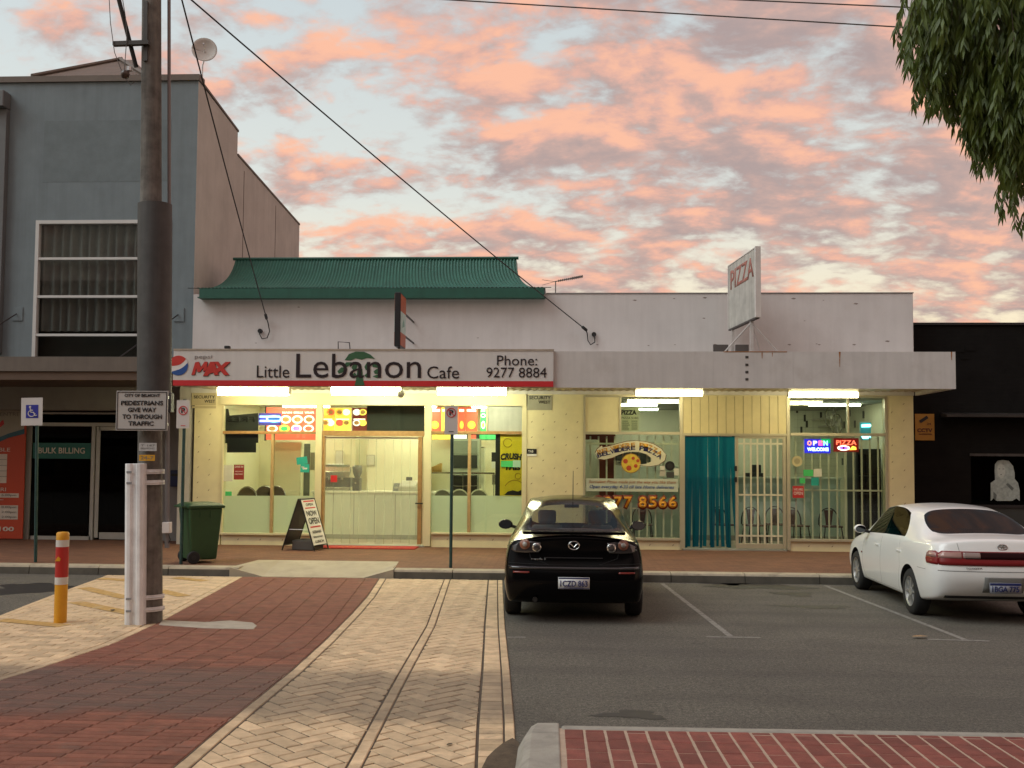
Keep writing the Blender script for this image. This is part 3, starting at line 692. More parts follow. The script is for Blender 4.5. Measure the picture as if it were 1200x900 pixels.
# printed portrait on the window, a generic pale figure cut-out
y = y0+.095
pf = thing('window_portrait', (at(1178, 590, y).x, y, at(1178, 590, y).z), 'pale printed portrait of a long-haired figure on the dark window', 'poster')
P2 = lambda L: [(at(a, b, y).x, at(a, b, y).z) for a, b in L]
pc = mat('pale_green_print', (.36, .42, .39), .7, var=.35, vs=16); pcl = mat('pale_print_light', (.50, .55, .50), .7, var=.15, vs=20); pcd = mat('pale_print_shade', (.13, .155, .145), .7, var=.3, vs=16)
MB().prism(P2([(1161, 587), (1161, 566), (1165, 563), (1170, 560), (1188, 560), (1193, 566), (1195, 575), (1195, 587), (1191, 584), (1186, 587), (1168, 587), (1165, 583)]), y-.002, y).build('torso', pc, pf)
MB().prism(P2([(1166, 562), (1165.5, 552), (1166, 544), (1169, 540), (1175, 539), (1182, 540), (1187, 546), (1189, 554), (1189, 563), (1184, 566), (1177, 564), (1172, 561)]), y-.004, y-.002).build('hair', pc, pf)
MB().prism(P2([(1168.5, 552), (1169, 546), (1172, 543.5), (1176, 545), (1178, 550), (1177.5, 556), (1175, 560), (1172, 560), (1169.5, 557)]), y-.006, y-.004).build('face', pcl, pf)
for a, b in ((1171, 549.5), (1175.5, 549.5)): MB().prism(ell(at(a, b, y).x, at(a, b, y).z, .018, .009, 10), y-.008, y-.006).build('eye', pcd, pf)
MB().prism(ell(at(1173, 556, y).x, at(1173, 556, y).z, .02, .008, 10), y-.008, y-.006).build('mouth', pcd, pf)
for L in ([(1181, 566), (1188, 572), (1186, 575), (1179, 568)], [(1164, 576), (1168, 580), (1167, 587), (1164, 583)]): MB().prism(P2(L), y-.004, y-.002).build('fold', pcd, pf)
# ================================================================ WHITE SHOP BUILDING WITH TWO SHOPFRONTS
sb = thing('shop_building', (0, YF, 0), 'white painted single storey building holding two lit shopfronts under one awning', 'building')
PARA = mat('aged_white_render', (.62, .60, .585), .8, var=.07, vs=1.3, bump=.25, bs=30, streak=.06, dirt=.22, dcol=(.42, .36, .33), ds=.8)
CRM = mat('cream_tile', (.74, .67, .42), .55, var=.07, vs=4, bump=.12, bs=30)
CRF = mat('cream_frame', (.66, .60, .38), .5, var=.06)
TIM = mat('varnished_timber', (.33, .19, .075), .45, var=.25, vs=14)
SX0, SX1 = at(225, 400, YF).x, at(1071, 420, YF).x
zt = at(860, 344, YF).z; zS = 3.34; HEAD = at(800, 464, YF).z
PC = at(648, 430, YF).x
box('parapet_wall', SX0, SX1, YF, YF+.26, zS+.02, zt, PARA, sb, .012)
box('parapet_cap', at(640, 345, YF).x, SX1+.01, YF-.015, YF+.28, zt, zt+.02, mat('grey_flashing', (.30, .29, .28), .5, .4), sb)
box('left_wall', SX0, SX0+.25, YF+.26, 31, PAV, zt-.3, PARA, sb); box('right_wall', SX1-.25, SX1, YF+.26, 31, PAV, zt-.3, PARA, sb)
box('roof_deck', SX0+.25, SX1-.25, YF+.26, 31, 4.2, 4.3, GALV, sb); box('rear_wall', SX0+.25, SX1-.25, 30.73, 31, PAV, 4.2, PARA, sb)
for px0, px1, nm in ((226, 259, 'pier'), (617, 684, 'pier'), (1040, 1071.5, 'pier')):
    box(nm, at(px0, 560, YF).x+.004, at(px1, 560, YF).x, YF+.004, YF+.3, PAV, zS+.02, CRM, sb)
for px0, py0, px1 in ((259, 626.5, 369.5), (505, 626, 617), (684, 632, 799.5), (926, 634, 1040)):
    x0, x1, z0, z1 = rect(px0, py0, px1, 645, YF); box('stall_wall', x0, x1, YF+.004, YF+.16, PAV, at((px0+px1)/2, py0, YF).z, CRM, sb)
# slanted dimples pressed into the cream tiles
dm_ = MB()
def dimples(px0, py0, px1, py1, sx=26, sy=9.):
    x0, x1, z0, z1 = rect(px0, py0, px1, py1, YF); k = 0; z = z1-.06
    while z > z0+.05:
        i = 0; x = x0 + (.07 if k % 2 else .31)
        while x < x1-.03:
            s_ = 1 if (i+k//2) % 2 else 1; a = R(52 if (i+k) % 3 else 40)
            u = Vector((math.cos(a), 0, math.sin(a)))*.030; v = Vector((-math.sin(a), 0, math.cos(a)))*.009; c = Vector((x, YF+.001, z))
            dm_.quad(c-u, c+v, c+u, c-v); x += sx/55.8*1.02; i += 1
        z -= sy/55.8; k += 1
dimples(228, 482, 258, 634); dimples(619, 482, 682, 640); dimples(1042, 470, 1071, 640, 26, 9.5); dimples(262, 629, 368, 636, 26, 9); dimples(507, 629, 615, 640, 26, 9); dimples(690, 635, 798, 643, 26, 9); dimples(930, 637, 1038, 645, 26, 9)
dm_.build('tile_dimples', mat('tile_recess', (.30, .22, .12), .7), sb, fix=False)['kind'] = 'stuff'
# bulkhead above the shopfronts
box('bulkhead', at(259, 470, YF).x, at(617, 470, YF).x, YF-.05, YF+.2, at(430, 475, YF).z, zS+.02, CRF, sb)
box('bulkhead', at(684, 463, YF).x, at(1040, 463, YF).x, YF+.0, YF+.2, HEAD-.0, zS+.02, CRF, sb)

# ---- awning: deck, fascia, ribbed soffit
fx0, fx1 = at(205, 430, YA).x, at(1120, 435, YA).x; fz0, fz1 = at(880, 455, YA).z, at(880, 412, YA).z
FAS = mat('aged_fascia', (.56, .545, .525), .7, var=.08, vs=2, streak=.1, dirt=.3, dcol=(.36, .31, .27), ds=1.5)
aw = box('awning', fx0+.02, fx1-.02, YA+.05, YF, fz0+.12, fz1-.1, FAS, sb)
fs = [at(648, 430, YA).x, at(742, 430, YA).x, at(836, 430, YA).x, at(930, 430, YA).x, at(1024, 430, YA).x, fx1]
for i in range(5):
    box('fascia_panel', fs[i]+.0006, fs[i+1]-.0006, YA, YA+.05, fz0, fz1, FAS, aw)
box('fascia_panel', fx1-.05, fx1, YA+.05, YF-.01, fz0, fz1-.002, FAS, aw)
box('fascia_panel', fx0, fs[0]-.002, YA, YA+.05, fz0, fz1, FAS, aw)
SOF = mat('zinc_soffit', (.50, .46, .36), .5, .2, var=.2, vs=5)
rows = []; n = int((fx1-fx0)/.0375)
for yy in (YA+.05, YF): rows.append([(fx0+.03+(fx1-fx0-.06)*i/n, yy, fz0+.075+(.022 if i % 4 in (1, 2) else -.0)) for i in range(n+1)])
MB().grid(rows).build('soffit_sheet', SOF, aw)
RUST = mat('rust_stain', (.30, .13, .04), .9, var=.4, vs=25)
for px, py0, py1, wd in ((984, 412, 420, .035), (984, 420, 430, .018), (893, 413, 420, .02), (1115, 412, 422, .025), (905, 413, 418, .015)):
    x = at(px, py0, YA).x; za, zb_ = at(px, py0, YA).z, at(px, py1, YA).z
    MB().prism([(x-wd/2, za-.005), (x+wd/2, za-.005), (x+wd*.2, zb_), (x-wd*.2, zb_)], YA-.003, YA).build('rust_run', RUST, aw)
MB().box(at(848, 413, YA).x, at(922, 413, YA).x, YA-.004, YA+.03, fz1-.012, fz1+.004).build('rust_edge', RUST, aw)
for q in (418.5, 427.5, 436, 444.5): fbox('vent_slot', 873.5, q-1.4, 877, q+1.4, YA-.006, YA, mat('vent_dark', (.05, .045, .04), .8), aw, Y=YA)

chips = MB()
for px, py in ((790, 350), (826, 349), (930, 350), (965, 352), (1003, 356), (825, 373), (943, 376), (791, 404), (838, 404), (925, 404), (957, 403), (960, 404), (1001, 404), (1040, 400), (700, 404), (744, 352), (760, 405), (560, 396), (300, 402), (350, 360)):
    c = at(px, py, YF); r = random.uniform(.012, .035); chips.prism([(c.x-r*1.6, c.z), (c.x-r*.3, c.z+r*.6), (c.x+r*1.5, c.z+r*.2), (c.x+r*.4, c.z-r*.5)], YF-.003, YF)
chips.build('paint_chips', mat('chip_grey', (.26, .22, .20), .9), sb)['kind'] = 'stuff'
# ---- green flared roof on the left half
GRN = mat('green_sheet', (.020, .115, .082), .45, .1, var=.22, vs=3, dirt=.25, dcol=(.02, .09, .06), ds=2)
yr, ye = YF+.95, YF-.28
ridge = at(440, 303.5, yr).z; eave = at(440, 337, ye).z
XLr, XRr = at(276, 303, yr).x, at(605, 305, yr).x; XLe, XRe = at(231, 337, ye).x, at(639, 338, ye).x
prof = []
for i in range(13):
    t_ = i/12; e = 1-math.cos(t_*math.pi/2)          # runs out sideways like a flare
    z = ridge+(eave-ridge)*math.sin(t_*math.pi/2)**1.0; yv = yr+(ye-yr)*(t_*.55+.45*e)
    prof.append((XLr+(XLe-XLr)*e**1.15, XRr+(XRe-XRr)*e**1.15, yv, z))
nc = 92*4; rows = []
for xl, xr, yv, z in prof:
    rows.append([(xl+(xr-xl)*i/nc, yv-.016*math.sin(i*math.pi/2), z+.008*math.sin(i*math.pi/2)) for i in range(nc+1)])
rf = MB().grid(rows).build('roof', GRN, sb, smooth=True)
rows = [[(xl, yv, z), (xl, yr+.6, z)] for xl, xr, yv, z in prof]; MB().grid(rows).build('hip_end', GRN, rf)
rows = [[(xr, yv, z), (xr, yr+.6, z)] for xl, xr, yv, z in prof]; MB().grid(rows).build('hip_end', GRN, rf)
box('roof_back', XLr, XRr, yr+.03, yr+.6, eave, ridge-.01, GRN, rf)
GRD = mat('green_board', (.016, .098, .068), .5, var=.15, vs=4, streak=.15)
MB().tube([(XLr-.05, yr, ridge+.01), (XRr+.05, yr, ridge+.01)], .035, 8).build('ridge_cap', GRD, rf)
box('eave_board', at(233.5, 343, ye).x, at(637.5, 343, ye).x, ye+.0, ye+.03, at(440, 349, ye).z, eave-.012, GRD, rf)
box('eave_soffit', XLe, XRe, ye+.03, YF, at(440, 349, ye).z+.01, at(440, 349, ye).z+.03, GRD, rf)
MB().tube([(XRe-.05, ye+.05, eave+.0), (at(646, 339, ye).x, ye+.05, eave+.005)], .008, 5).tube([(XLe+.05, ye+.05, eave), (at(219, 336, ye).x, ye+.05, eave+.005)], .008, 5).build('gutter_tip', BLK, rf)

# ---- cafe shopfront frames
def cf(nm, px0, py0, px1, py1, m=None, d0=-.02, d1=.09, par=None): return fbox(nm, px0, py0, px1, py1, YF+d0, YF+d1, m or CRF, par or sb, .004, Y=YF)
cf('frame_post', 259, 475, 261.5, 626.5); cf('frame_post', 369.5, 475, 377, 637, d0=-.04); cf('frame_post', 497, 475, 505, 640, d0=-.04); cf('frame_post', 611.5, 475, 617, 641)
cf('sill', 259, 624.5, 369.5, 627, d0=-.05); cf('sill', 505, 624, 611.5, 626.5, d0=-.05)
cf('transom', 261.5, 505.3, 369.5, 508.6, TIM, -.03); cf('transom', 377, 505, 497, 511, TIM, -.03); cf('transom', 505, 505.2, 611.5, 508.6, TIM, -.03)
cf('mullion', 317, 508.6, 320, 624.5, mat('pale_timber', (.42, .28, .13), .5, var=.2, vs=12)); cf('mullion', 548, 508.6, 551.5, 624, MATS['pale_timber'])
cf('mullion', 570, 476, 571.5, 505, CRF)
def pane(px0, py0, px1, py1, m=GLASS, d=.03, nm='pane'): return fbox(nm, px0, py0, px1, py1, YF+d, YF+d+.006, m, sb, Y=YF)
pane(261.5, 475, 369.5, 505.3); pane(377, 475, 497, 505); pane(505, 476, 570, 505.2); pane(261.5, 508.6, 317, 624.5); pane(320, 508.6, 369.5, 624.5); pane(505, 508.6, 548, 624); pane(551.5, 508.6, 611.5, 624)
FROST = glass('frosted_film', (.9, .93, .86), .5, .25, .72)
for a, b in ((261.5, 317), (320, 369.5), (505, 548), (551.5, 611.5)): pane(a, 581, b, 624.5, FROST, .038, 'frosted_film')
cf('blank_panel', 571.5, 476, 611.5, 505.2, mat('grey_panel', (.42, .44, .40), .5, var=.1, streak=.15), .02, .05)
# cafe doorway: timber jambs, clear strip curtain
cf('door_jamb', 376.8, 511, 379.6, 637, TIM, -.02, .12); jm = cf('door_jamb', 489.5, 512, 494.2, 638, TIM, -.02, .06)
cf('door_jamb', 494.6, 511, 497, 638, CRF, .0, .08)
fbox('door_handle', 487, 589, 496, 590.6, YF-.07, YF-.05, BLK, jm, Y=YF)
box('curtain_rail', at(379.6, 514, YF).x, at(489, 514, YF).x, YF+.05, YF+.11, at(430, 514.5, YF).z, at(430, 512, YF).z, mat('white_rail', (.72, .70, .58), .5), sb)
box('threshold', at(377, 640, YF).x, at(497, 640, YF).x, YF-.06, YF+.2, PAV-.01, PAV+.03, ALU, sb, .005)
sc = thing('clear_strip_curtain', (at(434, 637, YF).x, YF+.09, PAV+.05), 'clear plastic strip curtain hanging in the cafe doorway', 'strip curtain')
CLR = glass('clear_vinyl', (.95, .97, .92), 1.3, .12, .16)
x0, x1 = at(379.6, 570, YF).x, at(489, 570, YF).x; n = 11
for i in range(n):
    a = x0+(x1-x0)*i/n; b = x0+(x1-x0)*(i+1)/n+.02; rows = []
    for k in range(9):
        z = at(430, 514.5, YF).z+(PAV+.06-at(430, 514.5, YF).z)*k/8; ph = i*1.7
        rows.append([(a+(b-a)*u, YF+.08+(.012 if i % 2 else 0)+.016*math.sin(u*3.1+ph)*(.3+k/8)+.012*math.sin(k*.8+ph), z+.02*math.sin(ph)*(k == 8)) for u in (0, .25, .5, .75, 1)])
    MB().grid(rows).build('strip', CLR, sc, smooth=True)

# ---- pizza shopfront frames
ALC = mat('cream_aluminium', (.50, .46, .34), .4, .3, var=.08)
def pf_(nm, px0, py0, px1, py1, m=None, d0=-.02, d1=.09, par=None): return fbox(nm, px0, py0, px1, py1, YF+d0, YF+d1, m or ALC, par or sb, .004, Y=YF)
pf_('frame_post', 683.5, 464, 686, 632); pf_('frame_post', 796.5, 464, 800.5, 643); pf_('frame_post', 922, 464, 926, 645); pf_('frame_post', 1037.5, 464, 1040.5, 634)
pf_('transom', 686, 506, 796.5, 509.2); pf_('transom', 800.5, 508, 922, 511); pf_('transom', 926, 507.5, 1037.5, 511)
pf_('sill', 686, 630, 796.5, 633, d0=-.05); pf_('sill', 926, 632, 1037.5, 635, d0=-.05)
pf_('mullion', 725.5, 464, 728, 506); pf_('mullion', 993, 464, 995, 507.5); pf_('head_rail', 686, 463, 796.5, 465.5); pf_('head_rail', 926, 464, 1037.5, 466)
pf_('blank_panel', 686, 465.5, 725.5, 506, CRM, .01, .04)
pane(728, 465.5, 796.5, 506); pane(686, 509.2, 796.5, 630); pane(926, 466, 993, 507.5); pane(995, 466, 1037.5, 507.5); pane(926, 511, 1037.5, 632)
BRD = mat('cream_board', (.64, .56, .32), .5, var=.09, vs=3)
x0, x1 = at(800.5, 486, YF).x, at(922, 486, YF).x; z0, z1 = at(860, 508, YF).z, HEAD
pb = box('boarded_panel', x0, x1, YF+.035, YF+.06, z0, z1, mat('board_groove', (.2, .17, .1), .8), sb)
for i in range(12): box('board', x0+(x1-x0)*i/12+.004, x0+(x1-x0)*(i+1)/12-.004, YF+.008, YF+.035, z0, z1, BRD, pb, .004)
# barred sliding door
dr = pf_('sliding_door', 862, 511, 865.5, 643, ALC, -.0, .05)
pf_('door_rail', 865.5, 511, 917.5, 514, ALC, .0, .05, dr); pf_('door_rail', 865.5, 637, 917.5, 643, ALC, .0, .05, dr); pf_('door_stile', 917.5, 511, 921.5, 643, ALC, .0, .05, dr)
pane(865.5, 514, 917.5, 637, GLASS, .045)
BAR = mat('cream_bar', (.66, .62, .47), .45, var=.05)
for i in range(6):
    px = 872.5+i*7.85
    if i < 6: fbox('bar', px-1, 514, px+1, 637, YF+.012, YF+.03, BAR, dr, Y=YF)
for py in (520, 580, 628): fbox('cross_bar', 865.5, py-1, 917.5, py+1, YF+.004, YF+.012, BAR, dr, Y=YF)
for py in (549, 562): fbox('door_lock', 860.6, py-3, 863.4, py+3, YF-.03, YF-.0, BLK, dr, Y=YF)
pf_('door_jamb', 800.5, 511, 802.5, 643); box('threshold', at(800.5, 643, YF).x, at(922, 643, YF).x, YF-.04, YF+.2, PAV-.01, PAV+.03, ALU, sb, .005)
# bars behind the pizza windows
for (p0, p1, q0, q1, step, st, cross) in ((686, 796.5, 511, 630, 9.6, 692, (520, 596)), (926, 1037.5, 512, 632, 9.75, 934.5, (575,))):
    gr_ = pf_('window_bars', p0, cross[0]-1, p1, cross[0]+1, BAR, .12, .13)
    for c_ in cross[1:]: fbox('cross_bar', p0, c_-1, p1, c_+1, YF+.12, YF+.13, BAR, gr_, Y=YF)
    px = st
    while px < p1-1:
        fbox('bar', px-.95, q0, px+.95, q1, YF+.13, YF+.148, BAR, gr_, Y=YF); px += step
# blue plastic strip curtain
bc = thing('blue_strip_curtain', (at(832, 640, YF).x, YF, PAV), 'blue-green plastic strip curtain over the left half of the pizza doorway', 'strip curtain')
def vinyl(name, tint, amt):
    m = bpy.data.materials.new(name); m.use_nodes = True; t = m.node_tree; t.nodes.clear()
    tr = nd(t, 'ShaderNodeBsdfTransparent', {0: c4(tint)}); tl = nd(t, 'ShaderNodeBsdfTranslucent', {0: c4([c*.9 for c in tint])}); df = nd(t, 'ShaderNodeBsdfPrincipled', {'Base Color': c4([c*.55 for c in tint]), 'Roughness': .25})
    a = nd(t, 'ShaderNodeMixShader', {0: .5, 1: tl.outputs[0], 2: df.outputs[0]}); b = nd(t, 'ShaderNodeMixShader', {0: amt, 1: tr.outputs[0], 2: a.outputs[0]})
    t.links.new(b.outputs[0], nd(t, 'ShaderNodeOutputMaterial').inputs[0]); return m
VB = vinyl('blue_vinyl', (.016, .25, .37), .6); VD = vinyl('deep_blue_vinyl', (.012, .19, .30), .7)
zt_ = at(832, 511, YF).z; n = 13; x0, x1 = at(802.5, 575, YF).x, at(861, 575, YF).x
for i in range(n):
    c_ = x0+(x1-x0)*(i+.5)/n; rows = []; tw = random.uniform(-.5, .5); lean = random.uniform(-.03, .03); wd = (x1-x0)/n*random.uniform(.44, .62)
    if i > 8: lean += .05*(i-8)/4
    for k in range(15):
        f = k/14; a = tw*f*1.6+.25*math.sin(f*5+i); z = zt_+(PAV+.04+random.uniform(0, .05)*(k == 14)-zt_)*f
        hw = wd*math.cos(a*.8)*(1-.12*f)
        rows.append([(c_+lean*f*f*1.5+u*hw, YF+.03+(i % 3)*.012+u*wd*math.sin(a)+.012*math.sin(f*4+i*2), z) for u in (-1, -.5, 0, .5, 1)])
    MB().grid(rows).build('strip', VD if i % 3 == 1 or i < 4 else VB, bc, smooth=True)
box('curtain_rail', x0-.02, x1+.02, YF+.02, YF+.07, zt_-.01, zt_+.03, ALU, bc)

# ================================================================ ROOMS
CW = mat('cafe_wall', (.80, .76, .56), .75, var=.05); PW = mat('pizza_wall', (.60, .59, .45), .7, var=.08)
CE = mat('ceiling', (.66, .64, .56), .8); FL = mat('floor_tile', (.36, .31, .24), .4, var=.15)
cx0, cx1 = SX0+.25, at(650, 560, YF).x; px0_, px1_ = cx1, SX1-.25; CB = 24.53; PB = 25.33; ZC = 3.28
box('cafe_floor', cx0, cx1-.05, YF+.16, CB, PAV-.02, PAV+.02, FL, sb); box('cafe_ceiling', cx0, cx1-.05, YF+.26, CB, ZC, ZC+.05, CE, sb)
box('cafe_back_wall', cx0, cx1-.05, CB, CB+.1, PAV, ZC+.05, CW, sb); box('cafe_side_wall', cx0-.001, cx0+.02, YF+.26, CB, PAV, ZC, CW, sb)
box('party_wall', cx1-.05, cx1+.05, YF+.3, PB, PAV, ZC+.05, CW, sb)
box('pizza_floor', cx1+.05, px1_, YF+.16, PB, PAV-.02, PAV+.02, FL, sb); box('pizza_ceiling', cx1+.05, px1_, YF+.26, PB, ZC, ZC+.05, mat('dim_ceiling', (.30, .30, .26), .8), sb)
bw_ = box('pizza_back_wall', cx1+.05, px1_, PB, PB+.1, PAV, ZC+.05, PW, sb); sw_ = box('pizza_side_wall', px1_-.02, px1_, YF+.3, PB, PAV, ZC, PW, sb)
# cafe: partition with openings behind the counter
fbox('partition', 318, 518, 352, 640, 23.13, 23.23, CW, sb, Y=23.13); fbox('partition', 430, 514, 505, 600, CB-.6, CB-.5, CW, sb, Y=CB-.6)
fbox('wall_column', 403, 505, 416, 600, 23.93, 24.53, mat('pale_column', (.72, .70, .48), .7), sb, Y=23.93); fbox('door_opening', 356, 520, 363, 600, CB-.02, CB, mat('dim_grey', (.12, .12, .10), .8), sb, Y=CB)
fbox('pane_darkener', 430, 474, 497, 506, YF+.9, YF+.96, mat('dark_panel', (.03, .03, .027), .6), sb, Y=YF+.9)  # black panel added to make this part of the upper pane dark
# pizza: tiled rear walls with dark accent tiles
AT = mat('dark_accent_tile', (.02, .02, .02), .3)
for px, py in ((943, 490), (962, 487), (945.5, 497), (983, 483.5), (1002, 497), (989.5, 498), (987.5, 541), (984, 549), (934, 480), (939, 504)): fbox('accent_tile', px-1.2, py-4, px+1.2, py+4, PB-.012, PB, AT, bw_, Y=PB)
GRT = mat('tile_line', (.36, .37, .30), .8)
for px in range(935, 1000, 9): fbox('grout_line', px-.15, 470, px+.15, 560, PB-.004, PB, GRT, bw_, Y=PB)
for py in range(474, 560, 9): fbox('grout_line', 930, py-.15, 1000, py+.15, PB-.005, PB, GRT, bw_, Y=PB)
fbox('red_column', 702, 505, 721, 640, YF+1.3, YF+1.6, mat('dull_red_paint', (.17, .028, .018), .5, var=.1), sb, Y=YF+1.3)
fbox('red_beam', 686, 505, 721, 515, YF+1.32, YF+1.6, MATS['dull_red_paint'], sb, Y=YF+1.3)
for px, py in ((1002, 497), (989.5, 498), (987.5, 541), (991, 549), (1012, 486), (996, 484)):        # accent tiles on the side wall
    d = ray(px, py); p = CAM + d*((px1_-.02)/d.x); box('accent_tile', px1_-.03, px1_-.02, p.y-.06, p.y+.06, p.z-.085, p.z+.085, AT, sw_)
# ================================================================ LIGHTS UNDER THE AWNING AND INSIDE
HOUS = mat('lamp_housing', (.62, .60, .54), .5)
def batten(px0, px1, py, Y, label, col, power, h=.1, d=.13, grp='fluorescent lights under the awning', roof=None):
    x0, x1 = at(px0, py, Y).x, at(px1, py, Y).x; z = at((px0+px1)/2, py, Y).z
    t_ = thing('fluorescent_light', ((x0+x1)/2, Y, z), label, 'light', grp)
    n = 14; pr = [(Y-d/2*math.cos(math.pi*i/n), z-h*.62*math.sin(math.pi*i/n)-.0) for i in range(n+1)]
    MB().prism([(a, b) for a, b in pr] + [(Y+d/2, z+h*.38), (Y-d/2, z+h*.38)], x0+.02, x1-.02, 'X').build('diffuser', glow('tube_'+str(power)+str(col), col, power), t_)
    top = roof if roof else z+h*.38+.05
    box('housing', x0+.01, x1-.01, Y-d*.35, Y+d*.35, z+h*.38, top, HOUS, t_)
    for x in (x0, x1-.02): box('end_cap', x, x+.02, Y-d*.45, Y+d*.45, z-h*.5, z+h*.38, HOUS, t_)
    return t_
ztop = fz0+.09
YL = YA+.7
WARM, GRNW = (1., .88, .48), (1., 1., .62)
for px0, px1, py, col, lb in ((255, 340, 458, WARM, 'yellowish lit fluorescent light above the left cafe window'), (388, 471, 457.5, GRNW, 'lit fluorescent light above the cafe doorway'), (512, 594, 457.5, GRNW, 'lit fluorescent light above the right cafe window'),
                              (744, 824, 460.5, WARM, 'lit fluorescent light above the left pizza window'), (923, 1006, 462.5, WARM, 'lit fluorescent light above the right pizza window')):
    pw = 42 if px0 < 600 else 32
    batten(px0, px1, py, YL, lb, col, pw, h=.15 if px0 < 600 else .09, roof=ztop)
for i, (x, y) in enumerate(((-6.3, 21.83), (-3.9, 21.93), (-1.7, 21.83), (-6.2, 23.53), (-3.6, 23.53), (-1.6, 23.53))):
    t_ = thing('ceiling_light', (x, y, ZC), 'lit white ceiling panel in the cafe, '+('nearest the left window', 'front middle above the doorway', 'nearest the right window', 'rear left', 'rear middle', 'rear right')[i], 'light', 'ceiling light panels in the cafe')
    box('diffuser', x-.55, x+.55, y-.1, y+.1, ZC-.06, ZC-.02, glow('cafe_panel', (1., 1., .64), 26.), t_); box('frame', x-.6, x+.6, y-.13, y+.13, ZC-.02, ZC, HOUS, t_)
for i, (x, y) in enumerate(((1.6, 22.33), (4.1, 22.53), (6.0, 21.93), (1.8, 24.23), (4.6, 24.23))):
    t_ = thing('ceiling_light', (x, y, ZC), 'narrow lit ceiling light in the pizza shop, '+('front left', 'front middle', 'front right', 'rear left', 'rear right')[i], 'light', 'ceiling lights in the pizza shop')
    box('diffuser', x-.55, x+.55, y-.07, y+.07, ZC-.06, ZC-.02, glow('pizza_panel', (1., 1., .72), 17.), t_); box('frame', x-.6, x+.6, y-.1, y+.1, ZC-.02, ZC, HOUS, t_)
# small spotlights beside the lamps
for px, py, lb in ((470, 462, 'small white sensor lamp at the end of the doorway light'),):
    c = at(px, py, YL); t_ = thing('sensor_lamp', c, lb, 'lamp'); MB().lathe([(.02, .05), (.06, .02), (.075, -.05), (.07, -.09)], c, 'Y', 14).build('head', HOUS, t_, smooth=True); MB().tube([c, (c.x-.05, c.y, ztop)], .018, 6).build('arm', HOUS, t_)

# ================================================================ CAFE FASCIA SIGN
YS = YA-.07
PAN = mat('sign_panel', (.64, .63, .61), .35, var=.05, vs=1, streak=.08)
cs = thing('fascia_sign', (at(427, 452, YS).x, YS, at(427, 452, YS).z), 'long pale cafe sign board with black lettering and a red lower stripe', 'sign')
x0, x1, z0, z1 = rect(203, 411, 648.5, 452.5, YS)
zr_ = z0+.105
box('panel', x0, x1, YS, YA-.004, zr_, z1, PAN, cs); box('red_stripe', x0, x1, YS-.001, YA-.004, z0, zr_, REDP, cs)
box('top_trim', x0, x1+.01, YS-.01, YA+.0, z1, z1+.035, mat('dirty_trim', (.36, .31, .25), .7, var=.25, vs=6), cs)
y = YS-.004; LT = mat('sign_black', (.02, .012, .014), .4, var=0)
GT = mat('cedar_green', (.035, .115, .05), .5, var=.1)
def blob(L, m, nm, par, yy, dd=.004): return MB().prism([(at(a, b, YS).x, at(a, b, YS).z) for a, b in L], yy-dd, yy).build(nm, m, par)
tr = blob([(415.5, 452), (417.5, 444), (419, 432), (424.5, 432), (425.5, 444), (427.5, 452)], GT, 'cedar_emblem', cs, y+.001)
for L in ([(404, 422), (409, 415), (417, 412), (427, 412.3), (434, 415.5), (439.5, 420.5), (430, 419.5), (424, 421.5), (417, 420), (411, 422.5)],
          [(402, 429), (406, 424.5), (412, 424.5), (410, 428), (405, 431)], [(395.5, 435), (400, 430.5), (405, 431), (402, 436), (397, 438)], [(395, 441), (401, 438), (406, 437.5), (403, 440.5), (398, 442.5)],
          [(412, 431), (415, 426), (419, 427), (418, 432), (414, 434)], [(427, 430), (430, 425), (434, 427), (433, 432), (429, 434)], [(436, 426), (441, 425.5), (446, 430), (442, 431), (437, 430)], [(438, 435), (442, 432), (447, 436), (443, 438.5), (439, 438)], [(437, 441), (442, 439), (446, 442), (441, 443)], [(412, 440), (416, 436.5), (418, 440), (415, 443)], [(427, 440), (431, 436.5), (434, 440), (430, 443)]):
    blob(L, GT, 'foliage', tr, y)
y2 = YS-.007
for s_, a, b, c_, d_ in (('Little', 301, 428.4, 339, 442.6), ('Lebanon', 347, 414.6, 493.5, 443), ('Cafe', 500.6, 429.3, 538, 443.6), ('Phone:', 582.5, 416.6, 629.5, 428.3), ('9277 8884', 570, 430.6, 640.5, 442.4)):
    ftext(s_, a, b, c_, d_, y2, LT, cs, bold=.0)
# soft drink emblem
cx, cz = at(209.3, 428.3, YS).x, at(209.3, 428.3, YS).z; rr = 11.9/62.3
def globe(a0, a1, f0, f1):
    """slice of the disc between two wavy lines, given as heights over -1..1"""
    up, lo = [], []
    for i in range(25):
        x = -1+2*i/24; h = math.sqrt(max(0, 1-x*x)); up.append((cx+rr*x, cz+rr*max(-h, min(h, f1(x))))); lo.append((cx+rr*x, cz+rr*max(-h, min(h, f0(x)))))
    return lo+up[::-1]
wv1 = lambda x: .05+.75*x*x*(1 if x > 0 else .2)+.25*x; wv0 = lambda x: -.42+.30*x+.48*max(0, x)**2
MB().prism(globe(0, 0, lambda x: -2, lambda x: 2), y-.002, y).build('emblem', mat('emblem_white', (.72, .70, .68), .4), cs)
MB().prism(globe(0, 0, wv1, lambda x: 2), y-.005, y-.002).build('emblem_top', mat('emblem_red', (.52, .045, .035), .4), cs)
MB().prism(globe(0, 0, lambda x: -2, wv0), y-.005, y-.002).build('emblem_base', mat('emblem_blue', (.025, .085, .30), .4), cs)
ftext('pepsi', 228.3, 416, 248.5, 421.3, y2, mat('sign_grey', (.28, .25, .24), .4), cs)
def jag(L, m, dx=0, dy=0, dd=0.): MB().prism([(at(a+dx, b+dy, YS).x, at(a+dx, b+dy, YS).z) for a, b in L], y2-.003-dd, y2-dd).build('lettering', m, cs)
